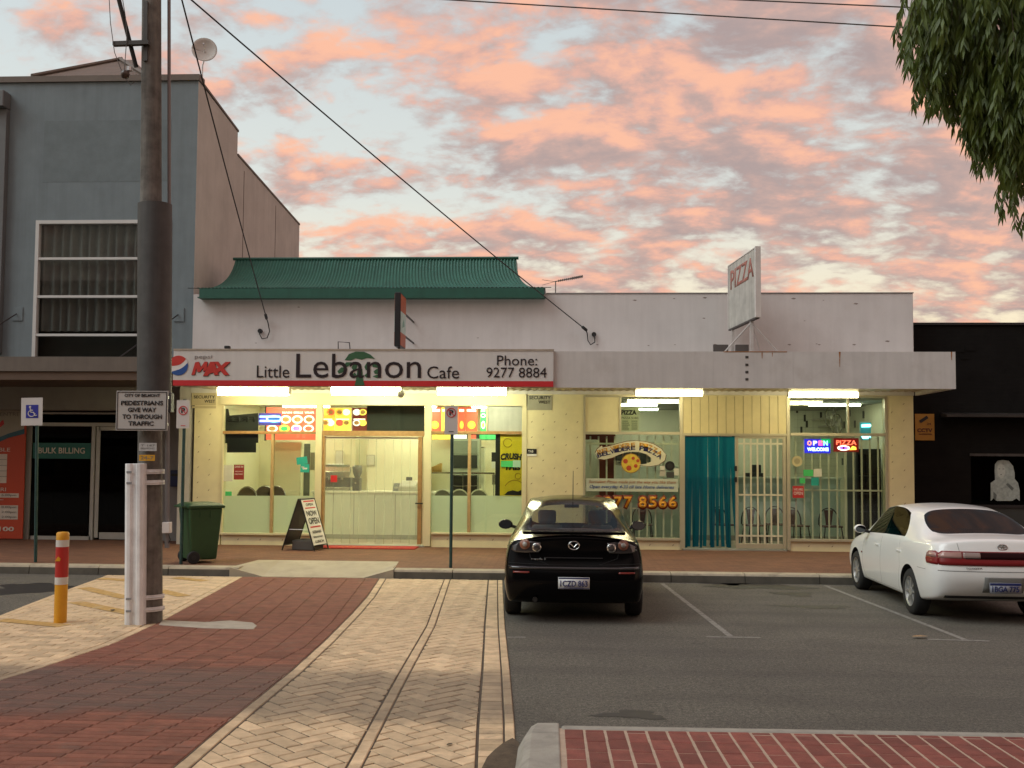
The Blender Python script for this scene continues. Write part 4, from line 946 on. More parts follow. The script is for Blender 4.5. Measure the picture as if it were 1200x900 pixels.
for L in ([(224.5, 439.5), (229, 424.5), (233.5, 424), (235.5, 430.5), (240, 423.8), (243.5, 424), (242.5, 433), (238.5, 436), (238.8, 430.5), (234.5, 436), (231.5, 436), (230.3, 431), (228.5, 439)],
          [(238, 440.8), (246.5, 424), (251.5, 424), (256.5, 439.5), (251.5, 439.8), (250.3, 436.5), (245.5, 438), (243.5, 440.5)],
          [(250.5, 424), (256, 423.8), (259.5, 428.5), (264.5, 424.2), (270.5, 424), (262.5, 431.5), (269, 439.6), (263, 439.8), (258.5, 434.5), (255.5, 437), (254, 432.5), (256.3, 430.5)]):
    jag(L, LT, .5, .5); jag(L, mat('emblem_red', (.52, .045, .035), .4), 0, 0, .004)

# projecting light box on the awning
xa, xb = at(462.3, 375, YA-.02).x, at(469.2, 375, YA-.02).x; zb_, zt_ = at(466, 406, YA).z, at(466, 342.5, YA).z
bs = thing('projecting_sign', ((xa+xb)/2, YA+.3, zb_), 'narrow black projecting light box with orange and pale green faces', 'sign')
box('case', xa, xb, YA-.02, YA+.62, zb_, zt_, BLK, bs, .01)
zz_ = [zb_+.03, zb_+.28, zt_-.36, zt_-.03]
for i, (m, nm) in enumerate(((mat('rust_orange_print', (.42, .11, .05), .5, var=.15), 'face_panel'), (mat('pale_aqua_print', (.45, .60, .56), .5, var=.2, vs=9), 'face_panel'), (MATS['rust_orange_print'], 'face_panel'))):
    for x in (xa-.006, xb): box(nm, x, x+.006, YA+.0, YA+.60, zz_[i], zz_[i+1], m, bs)
MB().prism([(YA+.18, zz_[1]+.1), (YA+.42, zz_[1]+.16), (YA+.36, zz_[2]-.12), (YA+.22, zz_[2]-.2)], xb+.006, xb+.009, 'X').build('print', mat('aqua_shade', (.16, .36, .30), .5), bs)
for z in (zb_+.3, zt_-.3): MB().tube([(xb-.05, YA+.6, z), (xb-.05, YF+.02, z)], .02, 6).build('bracket', BLK, bs)
MB().tube([((xa+xb)/2, YA+.2, fz1-.12), ((xa+xb)/2, YA+.2, zb_)], .025, 6).build('post', BLK, bs)

# rooftop board with faded red lettering, seen at a sharp angle
A, B = at(855.5, 352, 20.341), at(887.3, 331, 18.548)
zb_, zt_ = at(888, 371.4, 18.548).z, at(887, 290, 18.548).z
L_ = (Vector((B.x, B.y, 0))-Vector((A.x, A.y, 0))).length; ang = math.atan2(B.y-A.y, B.x-A.x)
ps = thing('rooftop_sign', (A.x, A.y, zb_), 'weathered white rooftop board reading PIZZA in faded red', 'sign')
OW = mat('weathered_white', (.50, .485, .44), .7, var=.2, vs=4, streak=.25, dirt=.35, dcol=(.30, .27, .24), ds=3)
o_ = Vector((A.x, A.y, 0))
box('board', o_.x, o_.x+L_, o_.y-.02, o_.y+.02, zb_, zt_, OW, ps)
ef = mat('sign_edge', (.62, .60, .57), .6)
box('edge_frame', o_.x+L_, o_.x+L_+.07, o_.y-.05, o_.y+.05, zb_-.01, zt_+.01, ef, ps); box('edge_frame', o_.x-.03, o_.x, o_.y-.04, o_.y+.04, zb_-.01, zt_+.01, ef, ps)
box('edge_frame', o_.x, o_.x+L_, o_.y-.04, o_.y+.04, zb_-.03, zb_, mat('dark_edge', (.08, .07, .065), .8), ps); box('edge_frame', o_.x, o_.x+L_, o_.y-.03, o_.y+.03, zt_, zt_+.015, ef, ps)
FR_ = mat('faded_red', (.36, .135, .105), .8, var=.35, vs=16, dirt=.55, dcol=(.48, .40, .36), ds=10)
text('PIZZA', o_.x+.12, o_.x+L_-.14, zb_+.62*(zt_-zb_)-.02, zb_+.90*(zt_-zb_), o_.y-.021, FR_, ps, depth=.004, bold=.015)
ps.rotation_euler.z = ang
st = thing('sign_frame', (B.x, 19.043, fz1), 'white steel posts and braces holding up the rooftop board', 'sign frame')
SF = mat('white_steel', (.48, .46, .44), .6, var=.15, dirt=.3, dcol=(.28, .16, .09), ds=8)
for f_ in (.1, .8):
    p = A.lerp(B, f_); MB().box(p.x-.03, p.x+.03, p.y-.03+.0, p.y+.03, fz1-.1, zb_-.03).build('post', SF, st)
p = A.lerp(B, .8)
for dx, dy in ((.55, -.15), (-.6, .2), (.4, .9)): MB().tube([(p.x, p.y, zb_-.05), (p.x+dx, p.y+dy, fz1-.08)], .016, 6).build('brace', SF, st)
for a, b in ((836, 853), (862, 877)):
    c0, c1 = at(a, 407, YF-.5), at(b, 407, YF-.5); MB().box(c0.x, c1.x, YF-.55, YF-.45, fz1-.02, c0.z+.05).build('foot_plate', mat('dark_edge', (.08, .07, .065), .8), st)

# television aerial
an = at(651, 344, YF+1.2); ta = thing('tv_aerial', (an.x, YF+1.2, an.z-.5), 'small television aerial behind the white parapet', 'aerial')
AER = mat('aerial_metal', (.22, .21, .2), .5, .6)
MB().tube([(an.x, YF+1.2, an.z-.6), (an.x, YF+1.2, at(651, 330, YF+1.2).z)], .014, 6).build('mast', AER, ta)
p0, p1 = at(650, 330, YF+1.2), at(682, 324, YF+1.2); MB().tube([p0, p1], .013, 6).build('boom', AER, ta)
for i in range(13): p = p0.lerp(p1, .15+.85*i/12); MB().tube([p+Vector((0, -.09, 0)), p+Vector((0, .09, 0))], .022 if i > 6 else .015, 4).build('element', AER, ta)
for dz in (.06, -.06): MB().tube([p0, p0+Vector((-.28, .1, dz))], .005, 4).build('reflector', AER, ta)

# small bits along the top of the cafe sign
h = thing('lamp_bracket', at(403, 408, YA+.3), 'small black bent bracket on top of the cafe sign', 'bracket')
q0, q1, q2, q3 = at(396.5, 410, YA+.3), at(396.2, 400.5, YA+.3), at(409.5, 401.5, YA+.3), at(411, 410, YA+.3); MB().tube([q0-Vector((0, 0, .1)), q1, q2, q3-Vector((0, 0, .1))], .012, 5).build('bar', BLK, h)
k = thing('flood_lamp', at(266, 409, YA+.1), 'little black lamp lying on top of the cafe sign', 'lamp')
c = at(266.5, 407.5, YA+.1); MB().box(c.x-.05, c.x+.05, c.y-.05, c.y+.05, c.z-.02, c.z+.035).build('head', BLK, k, bevel=.01); MB().tube([c+Vector((.04, 0, 0)), c+Vector((.12, 0, -.06))], .008, 5).build('arm', BLK, k)

# ================================================================ SMALL PLATES ON THE PIERS
def plate(name, px0, py0, px1, py1, m, label, cat='sign', y=None, th=.012, lines=(), ink=INK):
    y = YF-.012 if y is None else y
    t_ = sheet_sign(name, px0, py0, px1, py1, y, m, label, cat, th)
    for s_, a, b, c_, d_ in lines: ftext(s_, a, b, c_, d_, y-.001, ink, t_, bold=.02)
    return t_
CRP = mat('cream_plate', (.52, .45, .28), .5)
plate('security_plate', 224.5, 460.5, 253, 475, CRP, 'cream security plate high on the left cafe pier', lines=(('SECURITY', 227, 463.5, 252, 467), ('WEST', 239.5, 468.5, 252, 472)))
plate('security_plate', 617.5, 463, 647, 480.5, mat('grey_plate', (.33, .32, .25), .5), 'grey security plate high on the middle pier', lines=(('SECURITY', 620, 464, 645.5, 468), ('WEST', 631, 469.5, 645, 473)))
for nm, a, b, c_, d_ in (('lower_strip', 225, 475.8, 253, 478.5),): fbox(nm, a, b, c_, d_, YF-.012, YF, CRP, bpy.data.objects['security_plate'], Y=YF-.012)
plate('number_plate_sign', 617.3, 526, 628.8, 532, BLK, 'tiny black plate on the middle pier beside the cafe window', lines=(('TAB', 619, 527.6, 625, 530.3),), ink=WHITE)
fbox('white_strip', 617.3, 532, 628.8, 534.6, YF-.012, YF, WHITE, bpy.data.objects['number_plate_sign'], Y=YF-.012)

# ================================================================ CAFE WINDOW SIGNS AND FITTINGS
# black boards seen from behind, with mirrored lettering
bk = thing('hanging_board', (at(282, 530, YF+.1).x, YF+.1, at(282, 530, YF+.1).z), 'black stepped board hung inside the left cafe window, lettering reversed', 'sign')
y = YF+.1
MB().prism([(at(a, b, y).x, at(a, b, y).z) for a, b in ((262.5, 479), (267.5, 479), (269, 487), (302.5, 484), (302.5, 505), (262.5, 505))], y, y+.01).build('upper_board', mat('charcoal_board', (.022, .022, .021), .6), bk)
MB().prism([(at(a, b, y).x, at(a, b, y).z) for a, b in ((262.5, 508.5), (302.5, 508.5), (302.5, 519), (300, 519), (300, 530.3), (266, 530.3), (266, 519.5), (262.5, 519.5))], y, y+.01).build('lower_board', BLK, bk)
xx0, xx1, q0, q1 = rect(266, 488, 299, 494.5, y-.002); text('FRES', xx1, xx0, q0, q1, y-.002, BLK, bk, bold=.03)
# blue neon ring sign
ns = thing('open_neon', (at(316, 498, YF+.14).x, YF+.14, at(316, 498, YF+.14).z), 'blue glowing oval neon sign in the left cafe window', 'neon sign')
y = YF+.14; NB = glow('neon_blue', (.16, .25, 1.), 7.); NC = glow('neon_cyan', (.35, .85, 1.), 5.)
xx0, xx1, q0, q1 = rect(303, 484, 329.5, 498.5, y); box('backing', xx0, xx1, y, y+.02, q0, q1, mat('violet_board', (.10, .07, .32), .5), ns)
for py in (488.3, 493.3): p, q = at(304.5, py, y-.015), at(328, py, y-.015); MB().tube([p, q], .022, 8).build('tube', NB, ns)
cc = at(321, 490.8, y-.03); MB().tube([(cc.x+.155*math.cos(R(a)), cc.y, cc.z+.06*math.sin(R(a))) for a in range(0, 361, 20)], .014, 6, False).build('tube', NC, ns, smooth=True)
p, q = at(316, 491, y-.03), at(326, 491, y-.03); MB().tube([p, q], .016, 6).build('tube', mat('teal_tube', (.02, .25, .30), .3), ns)
# illuminated menu boards
def menu(name, px0, py0, px1, py1, y, m, label, items, frame=.02, par=None):
    t_ = sheet_sign(name, px0, py0, px1, py1, y, m, label, 'menu board', .05, 'lit menu boards in the cafe')
    for i, (cx_, cy_, rx, ry, mm, m2) in enumerate(items):
        MB().prism(ell(at(cx_, cy_, y).x, at(cx_, cy_, y).z, rx, ry, 18), y-.004, y).build('dish_picture', mm, t_)
        if m2: MB().prism(ell(at(cx_, cy_, y).x, at(cx_, cy_, y).z, rx*.66, ry*.62, 14), y-.008, y-.004).build('food_picture', m2, t_)
    return t_
MR = mat('menu_red', (.80, .10, .055), .4, var=.05, emit=.75); MO = mat('menu_orange', (.95, .48, .05), .4, var=.25, vs=9, emit=.9); MW = mat('menu_white', (.95, .92, .82), .4, var=.05, emit=.9)
MY = mat('menu_yellow', (.95, .68, .10), .4, var=.3, vs=14, emit=.8); MM = mat('menu_maroon', (.16, .02, .012), .4, emit=.4); MF = mat('menu_food', (.35, .18, .05), .5, var=.6, vs=30, emit=.5); MG = mat('menu_green', (.05, .42, .12), .4, emit=.6); MV = mat('menu_violet', (.30, .16, .75), .4, emit=.7)
Y1 = 22.33
its = [(335+13.6*i, 491.5, .125, .095, MW, MF) for i in range(3)] + [(319+14.2*i, 502.2, .125, .088, MW if i != 1 else MY, (MF, MG, MV, MR)[i]) for i in range(4)]
rb = menu('menu_board', 312, 477.5, 371, 515.5, Y1, MR, 'red lit menu board with white plates behind the left cafe window', its)
box('frame', at(312, 496, Y1).x-.03, at(312, 496, Y1).x, Y1-.02, Y1+.05, at(340, 515.5, Y1).z-.02, at(340, 477.5, Y1).z+.02, MATS['dark_panel'], rb)
for i, s_ in enumerate(('MAIN', 'GRILLS', 'WRAPS')): ftext(s_, 331+13*i, 482.3, 342+13*i, 484.8, Y1-.001, MW, rb, bold=.03)
Y2 = 22.53
for k, (a, b, mm, lb) in enumerate(((377.5, 391.3, MO, 'orange lit menu panel with red patches, first left in the cafe doorway'), (392.3, 411.2, MY, 'yellow-orange lit menu panel, second in the cafe doorway'), (412.8, 430, MM, 'maroon lit menu panel with yellow dishes in the cafe doorway'))):
    its = []
    for r_ in range(2):
        for c_ in range(2):
            cx_ = a+(b-a)*(.3+.42*c_); cy_ = 483+12.5*r_; its.append((cx_, cy_, .09, .075, (MY, MO, MR, MW)[(k+r_+2*c_) % 4] if k < 2 else (MY if c_ else MW), MF if (c_+r_+k) % 2 else None))
    t_ = menu('menu_board', a, 478, b, 506, Y2, mm, lb, its)
    for q in (490.5,): fbox('caption', a+1.5, q, b-2, q+1.6, Y2-.004, Y2, MW, t_, Y=Y2)
Y3 = 23.93
for k, (a, b, mm, lb) in enumerate(((503, 516.5, MR, 'red lit menu panel at the left of the right cafe window'), (517.3, 536.5, MY, 'yellow and green lit menu panel half behind the no parking sign'), (537, 545, MR, 'narrow red lit menu panel right of the no parking sign'), (546, 559, MR, 'red lit menu panel with a fruit dish in the right cafe window'), (563, 569.5, MG, 'narrow green lit menu panel in the right cafe window'))):
    its = [((a+b)/2, 498, .10 if b-a > 8 else .05, .10, MO if k != 4 else MW, MY)] + ([((a+b)/2, 487, .06, .05, MW, MG)] if k in (1, 4) else [])
    t_ = menu('menu_board', a, 477.5, b, 506, Y3, mm, lb, its); fbox('caption', a+1, 479.5, b-1, 482.5, Y3-.004, Y3, MW, t_, Y=Y3)
fbox('menu_rail', 503, 507, 585, 515.5, Y3, Y3+.04, MATS['dark_panel'], sb, Y=Y3)
for a, b, mm, lb in ((504, 528, MY, 'low yellow lit strip sign under the menu panels'), (530, 547, MW, 'low cream lit strip sign under the menu panels'), (551, 558, MR, 'low red lit strip sign under the menu panels'), (562, 582, MG, 'low green lit strip sign under the menu panels')):
    tag(fbox('strip_sign', a, 509.5, b, 515, Y3-.03, Y3-.005, mm, None, Y=Y3), lb, 'sign', 'lit strip signs in the cafe')
# stickers and notices on the cafe glass
def sticker(px0, py0, px1, py1, m, label, y=None, txt=None, tm=None, rot=0, name='sticker'):
    y = YF+.022 if y is None else y
    x0, x1, z0, z1 = rect(px0, py0, px1, py1, y); t_ = thing(name, ((x0+x1)/2, y, (z0+z1)/2), label, 'sticker')
    box('sheet', x0, x1, y, y+.003, z0, z1, m, t_)
    for s_, fy, fh in (txt or ()):
        w_ = (x1-x0)*.8; text(s_, x0+(x1-x0)*.1, x0+(x1-x0)*.9, z1-(z1-z0)*(fy+fh), z1-(z1-z0)*fy, y-.001, tm or WHITE, t_, depth=.001)
    t_.rotation_euler.y = R(rot); return t_
DRD = mat('dark_red_paper', (.26, .03, .022), .5); TEA = mat('teal_paper', (.02, .33, .27), .5); LGR = mat('lime_paper', (.06, .50, .14), .5); WPA = mat('white_paper', (.62, .62, .52), .6)
sticker(274, 544.5, 286, 562, DRD, 'dark red notice with pale lines on the left cafe window', txt=(('DINE IN', .08, .12), ('TAKE AWAY', .42, .07), ('DELIVERY', .6, .07)), name='notice')
sticker(261.8, 545, 273, 564, WPA, 'white paper notice beside the dark red one', name='notice')
sticker(264, 576, 271.5, 581, LGR, 'small green sticker low on the left cafe window')
sticker(347.5, 535.5, 360, 544, TEA, 'tilted teal sticker, upper of two on the cafe window', rot=-8); sticker(352, 543.8, 362.3, 553.5, TEA, 'square teal sticker with a white mark, lower of two', txt=(('ъ', .3, .4),))
sticker(387.5, 557, 395, 565, REDP, 'small red sticker on the cafe door glass')
sticker(587, 540, 601, 547.2, LGR, 'lime green sticker across the yellow poster'); sticker(601, 539.5, 610, 547.5, mat('mint_paper', (.35, .58, .42), .5), 'pale mint sticker across the yellow poster')
# yellow drinks poster
yp = sheet_sign('drinks_poster', 586, 509, 612, 581, YF+.055, mat('yellow_poster', (.80, .58, .02), .5, var=.12, vs=4), 'bright yellow drinks poster in the right cafe window', 'poster', .004)
y = YF+.05
ftext('CRUSH', 586.5, 532, 611.5, 539.5, y, INK, yp, bold=.05, shear=.15, arc=.02); ftext('THIS', 591, 545.5, 610, 551, y, INK, yp, bold=.05, shear=.1)
for cx_, cy_, r_ in ((607, 558, .06), (603, 575, .22), (595, 519, .09)): 
    c = at(cx_, cy_, y); MB().tube([(c.x+r_*math.cos(R(a)) if abs(r_*math.cos(R(a))) else c.x, y, min(c.z+r_*math.sin(R(a)), at(600, 510, y).z)) for a in range(20, 165 if r_ > .2 else 360, 15)], .007, 4, False).build('swirl', mat('ochre_print', (.42, .26, .01), .5), yp)
MB().prism([(at(a, b, y).x, at(a, b, y).z) for a, b in ((591, 580), (595, 576), (601, 574.5), (607, 576), (611, 574), (611, 580.5))], y-.002, y).build('can_picture', INK, yp)
fbox('poster_post', 580.5, 508.6, 586, 581, YF+.1, YF+.14, BLK, sb, Y=YF+.1)
# counter, coffee machine, grinder, till
Yc = 22.13
ct = thing('cafe_counter', (at(434, 600, Yc).x, Yc, PAV), 'white panelled service counter facing the cafe doorway', 'counter')
x0, x1, _, z1 = rect(366, 578, 512, 640, Yc)
box('front', x0, x1, Yc, Yc+.05, PAV+.02, z1, mat('counter_white', (.66, .68, .60), .35, var=.06), ct); box('top', x0-.03, x1+.03, Yc-.05, Yc+.65, z1, z1+.045, mat('counter_top', (.72, .70, .58), .3), ct, .006)
box('kickboard', x0, x1, Yc-.005, Yc, PAV+.02, PAV+.12, mat('kick_grey', (.3, .3, .27), .5), ct)
for i in range(1, 6): x = x0+(x1-x0)*i/6; box('panel_joint', x-.008, x+.008, Yc-.004, Yc, PAV+.12, z1-.02, mat('kick_grey', (.3, .3, .27), .5), ct)
zc = z1+.046; Ym = Yc+.25
STL = mat('stainless', (.55, .53, .46), .22, .95, var=.1, vs=9)
cm = thing('coffee_machine', (at(396, 577, Ym).x, Ym, zc), 'stainless steel coffee machine on the cafe counter', 'coffee machine')
x0, x1 = at(380, 560, Ym).x, at(412, 560, Ym).x; zt_ = at(396, 547, Ym).z; hh = zt_-zc
box('base', x0, x1, Ym-.22, Ym+.25, zc, zc+hh*.16, STL, cm, .01); box('back_panel', x0+.02, x1-.02, Ym+.0, Ym+.25, zc+hh*.16, zc+hh*.55, BLK, cm)
MB().prism([(Ym-.24, zc+hh*.55), (Ym+.25, zc+hh*.55), (Ym+.25, zt_), (Ym-.12, zt_), (Ym-.24, zt_-hh*.2)], x0, x1, 'X').build('group_head', STL, cm, bevel=.012)
for f_ in (.25, .7): x = x0+(x1-x0)*f_; MB().lathe([(.035, 0), (.035, -.05)], (x, Ym-.14, zc+hh*.55), 'Z', 12).build('filter_holder', STL, cm); MB().tube([(x, Ym-.16, zc+hh*.5), (x, Ym-.32, zc+hh*.47)], .012, 6).build('handle', BLK, cm)
box('cup_rail', x0+.02, x1-.02, Ym-.1, Ym-.09, zt_, zt_+.05, STL, cm)
for f_ in (.15, .3, .45, .62): MB().lathe([(.028, 0), (.04, .07)], (x0+(x1-x0)*f_, Ym+.05, zt_), 'Z', 10).build('cup', WHITE, cm, smooth=True)
gm = thing('coffee_grinder', (at(418.5, 577, Ym).x, Ym, zc), 'dark coffee grinder beside the coffee machine', 'grinder'); c = at(418.5, 577, Ym)
MB().box(c.x-.09, c.x+.09, Ym-.12, Ym+.1, zc, zc+.3).build('body', BLK, gm, bevel=.02); MB().lathe([(.06, .3), (.11, .42), (.12, .56), (.10, .58)], (c.x, Ym, zc), 'Z', 14).build('hopper', mat('smoked_plastic', (.06, .055, .045), .2), gm, smooth=True); MB().tube([(c.x, Ym-.12, zc+.2), (c.x, Ym-.2, zc+.18)], .02, 6).build('spout', STL, gm)
tl = thing('cash_register', (at(476, 577, Ym).x, Ym, zc), 'pale cash register with a small display on the cafe counter', 'cash register'); x0, x1 = at(468, 570, Ym).x, at(489, 570, Ym).x
GRY = mat('warm_grey_plastic', (.42, .40, .33), .5)
box('drawer', x0, x1, Ym-.15, Ym+.25, zc, zc+.1, GRY, tl, .008); MB().prism([(Ym-.12, zc+.1), (Ym+.22, zc+.1), (Ym+.22, zc+.24), (Ym-.1, zc+.13)], x0+.02, x1-.02, 'X').build('keyboard', GRY, tl); MB().box((x0+x1)/2-.07, (x0+x1)/2+.07, Ym+.1, Ym+.14, zc+.24, zc+.32).build('display', BLK, tl)
pt = thing('card_terminal', (at(465, 577, Ym).x, Ym, zc), 'small dark payment terminal left of the cash register', 'terminal'); c = at(465, 577, Ym)
MB().prism([(Ym-.1, zc), (Ym+.1, zc), (Ym+.12, zc+.17), (Ym+.02, zc+.18)], c.x-.08, c.x+.06, 'X').build('body', mat('dark_plastic', (.06, .06, .055), .4), pt, bevel=.006); MB().box(c.x-.05, c.x+.03, Ym-.06, Ym-.03, zc+.04, zc+.1).build('keypad', GRY, pt)
for a, b, c_, d_, m, lb in ((429.5, 533, 439, 545.5, WPA, 'small framed paper on the cafe rear wall'), (393, 528, 402, 546, mat('pale_box', (.62, .62, .55), .5), 'pale wall unit above the coffee machine'), (363.5, 530, 368.5, 551, mat('dim_frame', (.2, .19, .14), .5), 'narrow dark picture on the cafe rear wall')):
    t_ = thing('wall_notice', at((a+c_)/2, d_, 23.83), lb, 'notice'); fbox('frame', a, b, c_, d_, 23.86, 23.9, mat('frame_edge', (.36, .34, .26), .5), t_, Y=23.86); fbox('sheet', a+.7, b+.7, c_-.7, d_-.7, 23.85, 23.86, m, t_, Y=23.86)
# glass food display and dark ovens in the right cafe window
Yd = 22.43
fd = thing('display_fridge', (at(540, 600, Yd).x, Yd, PAV), 'dark food display cabinet behind the right cafe window', 'display cabinet')
x0, x1, z0, z1 = rect(529, 514, 561, 640, Yd)
DK = mat('oven_black', (.03, .03, .027), .35)
box('case', x0, x1, Yd+.02, Yd+.6, PAV+.02, z1, mat('case_grey', (.35, .36, .30), .45), fd); zz = [at(540, p, Yd).z for p in (581, 569, 556, 549, 533, 516)]
for i, (a, b, m) in enumerate(((0, 1, DK), (1, 2, DK), (3, 4, DK), (4, 5, mat('case_glass', (.22, .23, .19), .2)))): box('oven_door', x0+.04, x1-.04, Yd, Yd+.02, zz[a]+.01, zz[b]-.01, m, fd)
for z in (zz[1], zz[2]): box('handle', x0+.08, x1-.08, Yd-.04, Yd-.02, z-.03, z-.01, STL, fd)
sh = thing('glass_shelf', (at(530, 555, Yd-.4).x, Yd-.4, at(530, 555, Yd-.4).z), 'glass shelf with steel edge across the right cafe window', 'shelf'); x0, x1, z0, z1 = rect(503, 553.5, 580, 555, Yd-.4)
box('board', x0, x1, Yd-.5, Yd-.2, z0, z1, glass('shelf_glass', (.8, .88, .82), 1.), sh); box('front_edge', x0, x1, Yd-.51, Yd-.5, z0-.003, z1+.003, STL, sh)
for x in (x0+.02, (x0+x1)/2, x1-.04): box('leg', x, x+.02, Yd-.3, Yd-.28, PAV+.02, z0, STL, sh)
for i in range(6): c = at(505+2.3*i, 553, Yd-.35); tag(MB().lathe([(.02, 0), (.03, .05), (.034, .1+.02*i)], (c.x, Yd-.35, z1), 'Z', 10).build('paper_cup', mat('amber_cup', (.55, .33, .10), .5)), 'amber cup on the glass shelf, '+('first from the left, shortest', 'second from the left', 'third from the left', 'fourth from the left', 'fifth from the left', 'last on the right, tallest')[i], 'cup', 'amber cups on the glass shelf')
hd = thing('range_hood', (at(560, 530, 23.33).x, 23.33, at(560, 560, 23.33).z), 'pale sloping extractor hood behind the right cafe window', 'hood'); MB().prism([(at(a, b, 23.33).x, at(a, b, 23.33).z) for a, b in ((553, 525), (567, 525), (567, 578), (563, 578), (560, 552))], 23.33, 23.83).build('canopy', mat('hood_white', (.70, .70, .58), .5), hd); fbox('trim', 553, 523.5, 567, 525, 23.32, 23.83, STL, hd, Y=23.33)
ds = thing('wall_dispenser', (at(578, 560, 23.13).x, 23.13, at(578, 565, 23.13).z), 'white and black wall dispenser beside the yellow poster', 'dispenser')
fbox('upper_unit', 576, 530, 581, 541, 23.13, 23.23, BLK, ds, Y=23.13); fbox('middle_unit', 576, 541, 581, 549, 23.13, 23.25, WHITE, ds, Y=23.13); fbox('lower_unit', 576.5, 556, 580.5, 568, 23.13, 23.23, mat('dim_frame', (.2, .19, .14), .5), ds, Y=23.13)

# ================================================================ CHAIRS (bent tube frames)
def chair(x, y, rz, label, m_back, m_tube, group, splat=True, arch=.0):
    t_ = thing('chair', (x, y, PAV+.02), label, 'chair', group); z = PAV+.02; w_ = .2
    MB().prism([(x-.2, y-.19), (x+.2, y-.19), (x+.21, y+.19), (x-.21, y+.19)], z+.43, z+.46, 'Z').build('seat', m_back, t_, bevel=.01)
    for sx in (-1, 1):
        for sy in (-1, 1): MB().tube([(x+sx*.17, y+sy*.16, z+.43), (x+sx*.22, y+sy*.22, z)], .013, 6).build('leg', m_tube, t_)
    pts = [(x+.21*math.cos(R(a)), y+.2+.03*math.sin(R(a)), z+.46+.36*math.sin(R(a))**.7 if 0 < a < 180 else z+.46) for a in range(0, 181, 15)]
    MB().tube(pts, .014, 6).build('back_frame', m_tube, t_, smooth=True)
    if splat: MB().prism([(x-.055, z+.46), (x+.055, z+.46), (x+.1, z+.78), (x-.1, z+.78)], y+.195, y+.21).build('splat', m_back, t_)
    else: MB().prism([(x+.19*math.cos(R(a)), z+.5+.31*max(0, math.sin(R(a)))**.7) for a in range(0, 181, 15)], y+.2, y+.215).build('backrest', m_back, t_)
    t_.rotation_euler.z = rz; return t_
BRN = mat('brown_vinyl', (.10, .07, .05), .5); CTU = mat('chrome_tube', (.4, .39, .36), .25, .9); MAV = mat('maroon_vinyl', (.075, .022, .022), .45); DKT = mat('dark_tube', (.03, .03, .03), .4, .5)
for px, lb in ((285.5, 'brown chair behind the frosted left cafe window, leftmost'), (306, 'brown chair behind the left cafe window, second'), (320, 'brown chair behind the left cafe window beside the mullion')):
    c = at(px, 600, 21.63 if px < 300 else 22.23); chair(c.x, c.y, 0, lb, BRN, CTU, 'chairs in the cafe', False).scale = (1.2, 1, 1.42)
for px, lb in ((517, 'chair left of the no parking post behind the frosted film'), (537, 'chair right of the no parking post behind the frosted film'), (560, 'chair behind the right cafe window nearest the yellow poster')):
    c = at(px, 600, 21.43); chair(c.x, c.y, 0, lb, mat('dim_vinyl', (.13, .12, .09), .5), mat('cream_tube', (.55, .52, .40), .4), 'chairs in the cafe', False).scale = (1.2, 1, 1.40)
for px, yy, rz, lb in ((753, 21.28, 0, 'maroon chair in the left pizza window below the phone number'), (884, 21.43, .2, 'maroon chair behind the barred door, left one'), (909, 21.83, -.1, 'maroon chair behind the barred door, right one'), (934, 21.43, .3, 'maroon chair by the edge of the right pizza window'), (974, 21.33, 0, 'maroon chair in the middle of the right pizza window'), (849, 21.53, .5, 'dark chair seen through the blue strip curtain')):
    c = at(px, 600, yy); chair(c.x, yy, rz, lb, MAV, DKT, 'chairs in the pizza shop')

# ================================================================ PIZZA SHOP FITTINGS
Yk = 22.83
pc_ = thing('pizza_counter', (at(880, 600, Yk).x, Yk, PAV), 'pale green service counter seen through the barred door', 'counter')
x0, x1, _, z1 = rect(800, 561, 985, 640, Yk)
box('front', x0, x1, Yk, Yk+.06, PAV+.02, z1, mat('mint_laminate', (.46, .56, .50), .35, var=.08), pc_); box('top', x0-.02, x1+.02, Yk-.06, Yk+.6, z1, z1+.04, mat('mint_top', (.58, .62, .54), .3), pc_); box('kickboard', x0, x1, Yk-.004, Yk, PAV+.02, PAV+.14, mat('kick_grey', (.3, .3, .27), .5), pc_)
tl = thing('till', (at(884, 560, Yk+.2).x, Yk+.2, z1+.04), 'black till with a raised screen on the pizza counter', 'cash register'); c = at(884, 560, Yk+.2)
MB().box(c.x-.22, c.x+.18, Yk+.05, Yk+.4, z1+.04, z1+.13).build('drawer', BLK, tl, bevel=.01); MB().box(c.x-.05, c.x+.16, Yk+.2, Yk+.26, z1+.13, z1+.32).build('screen', BLK, tl, bevel=.015)
Yk2 = 22.23
p2 = thing('preparation_bench', (at(750, 600, Yk2).x, Yk2, PAV), 'pale bench with shelves behind the left pizza window', 'bench'); x0, x1, _, z1 = rect(722, 572, 797, 640, Yk2)
box('front', x0, x1, Yk2, Yk2+.05, PAV+.02, z1, mat('mint_laminate', (.46, .56, .50), .35), p2); box('top', x0-.03, x1+.1, Yk2-.05, Yk2+.5, z1, z1+.04, WHITE, p2); box('upstand', x0, x1, Yk2+.45, Yk2+.5, z1+.04, z1+.5, mat('mint_top', (.58, .62, .54), .3), p2)
ov = thing('pizza_oven', (at(735, 545, 24.33).x, 24.33, PAV), 'dark oven against the rear wall behind the oval sign', 'oven'); x0, x1, z0, z1 = rect(720, 540, 748, 560, 24.33)
box('body', x0-.1, x1+.3, 24.33, 25.13, PAV+.02, z1+.3, DK, ov); box('door', x0, x1, 24.3, 24.33, z0, z1, STL, ov); box('handle', x0+.1, x1-.1, 24.25, 24.27, z1-.06, z1-.03, BLK, ov)
fd = thing('drinks_fridge', (at(1020, 600, 21.2).x, 21.2, PAV), 'tall black drinks fridge at the right of the pizza shop', 'fridge'); x0, x1, z0, z1 = rect(1004, 526, 1033, 640, 21.2)
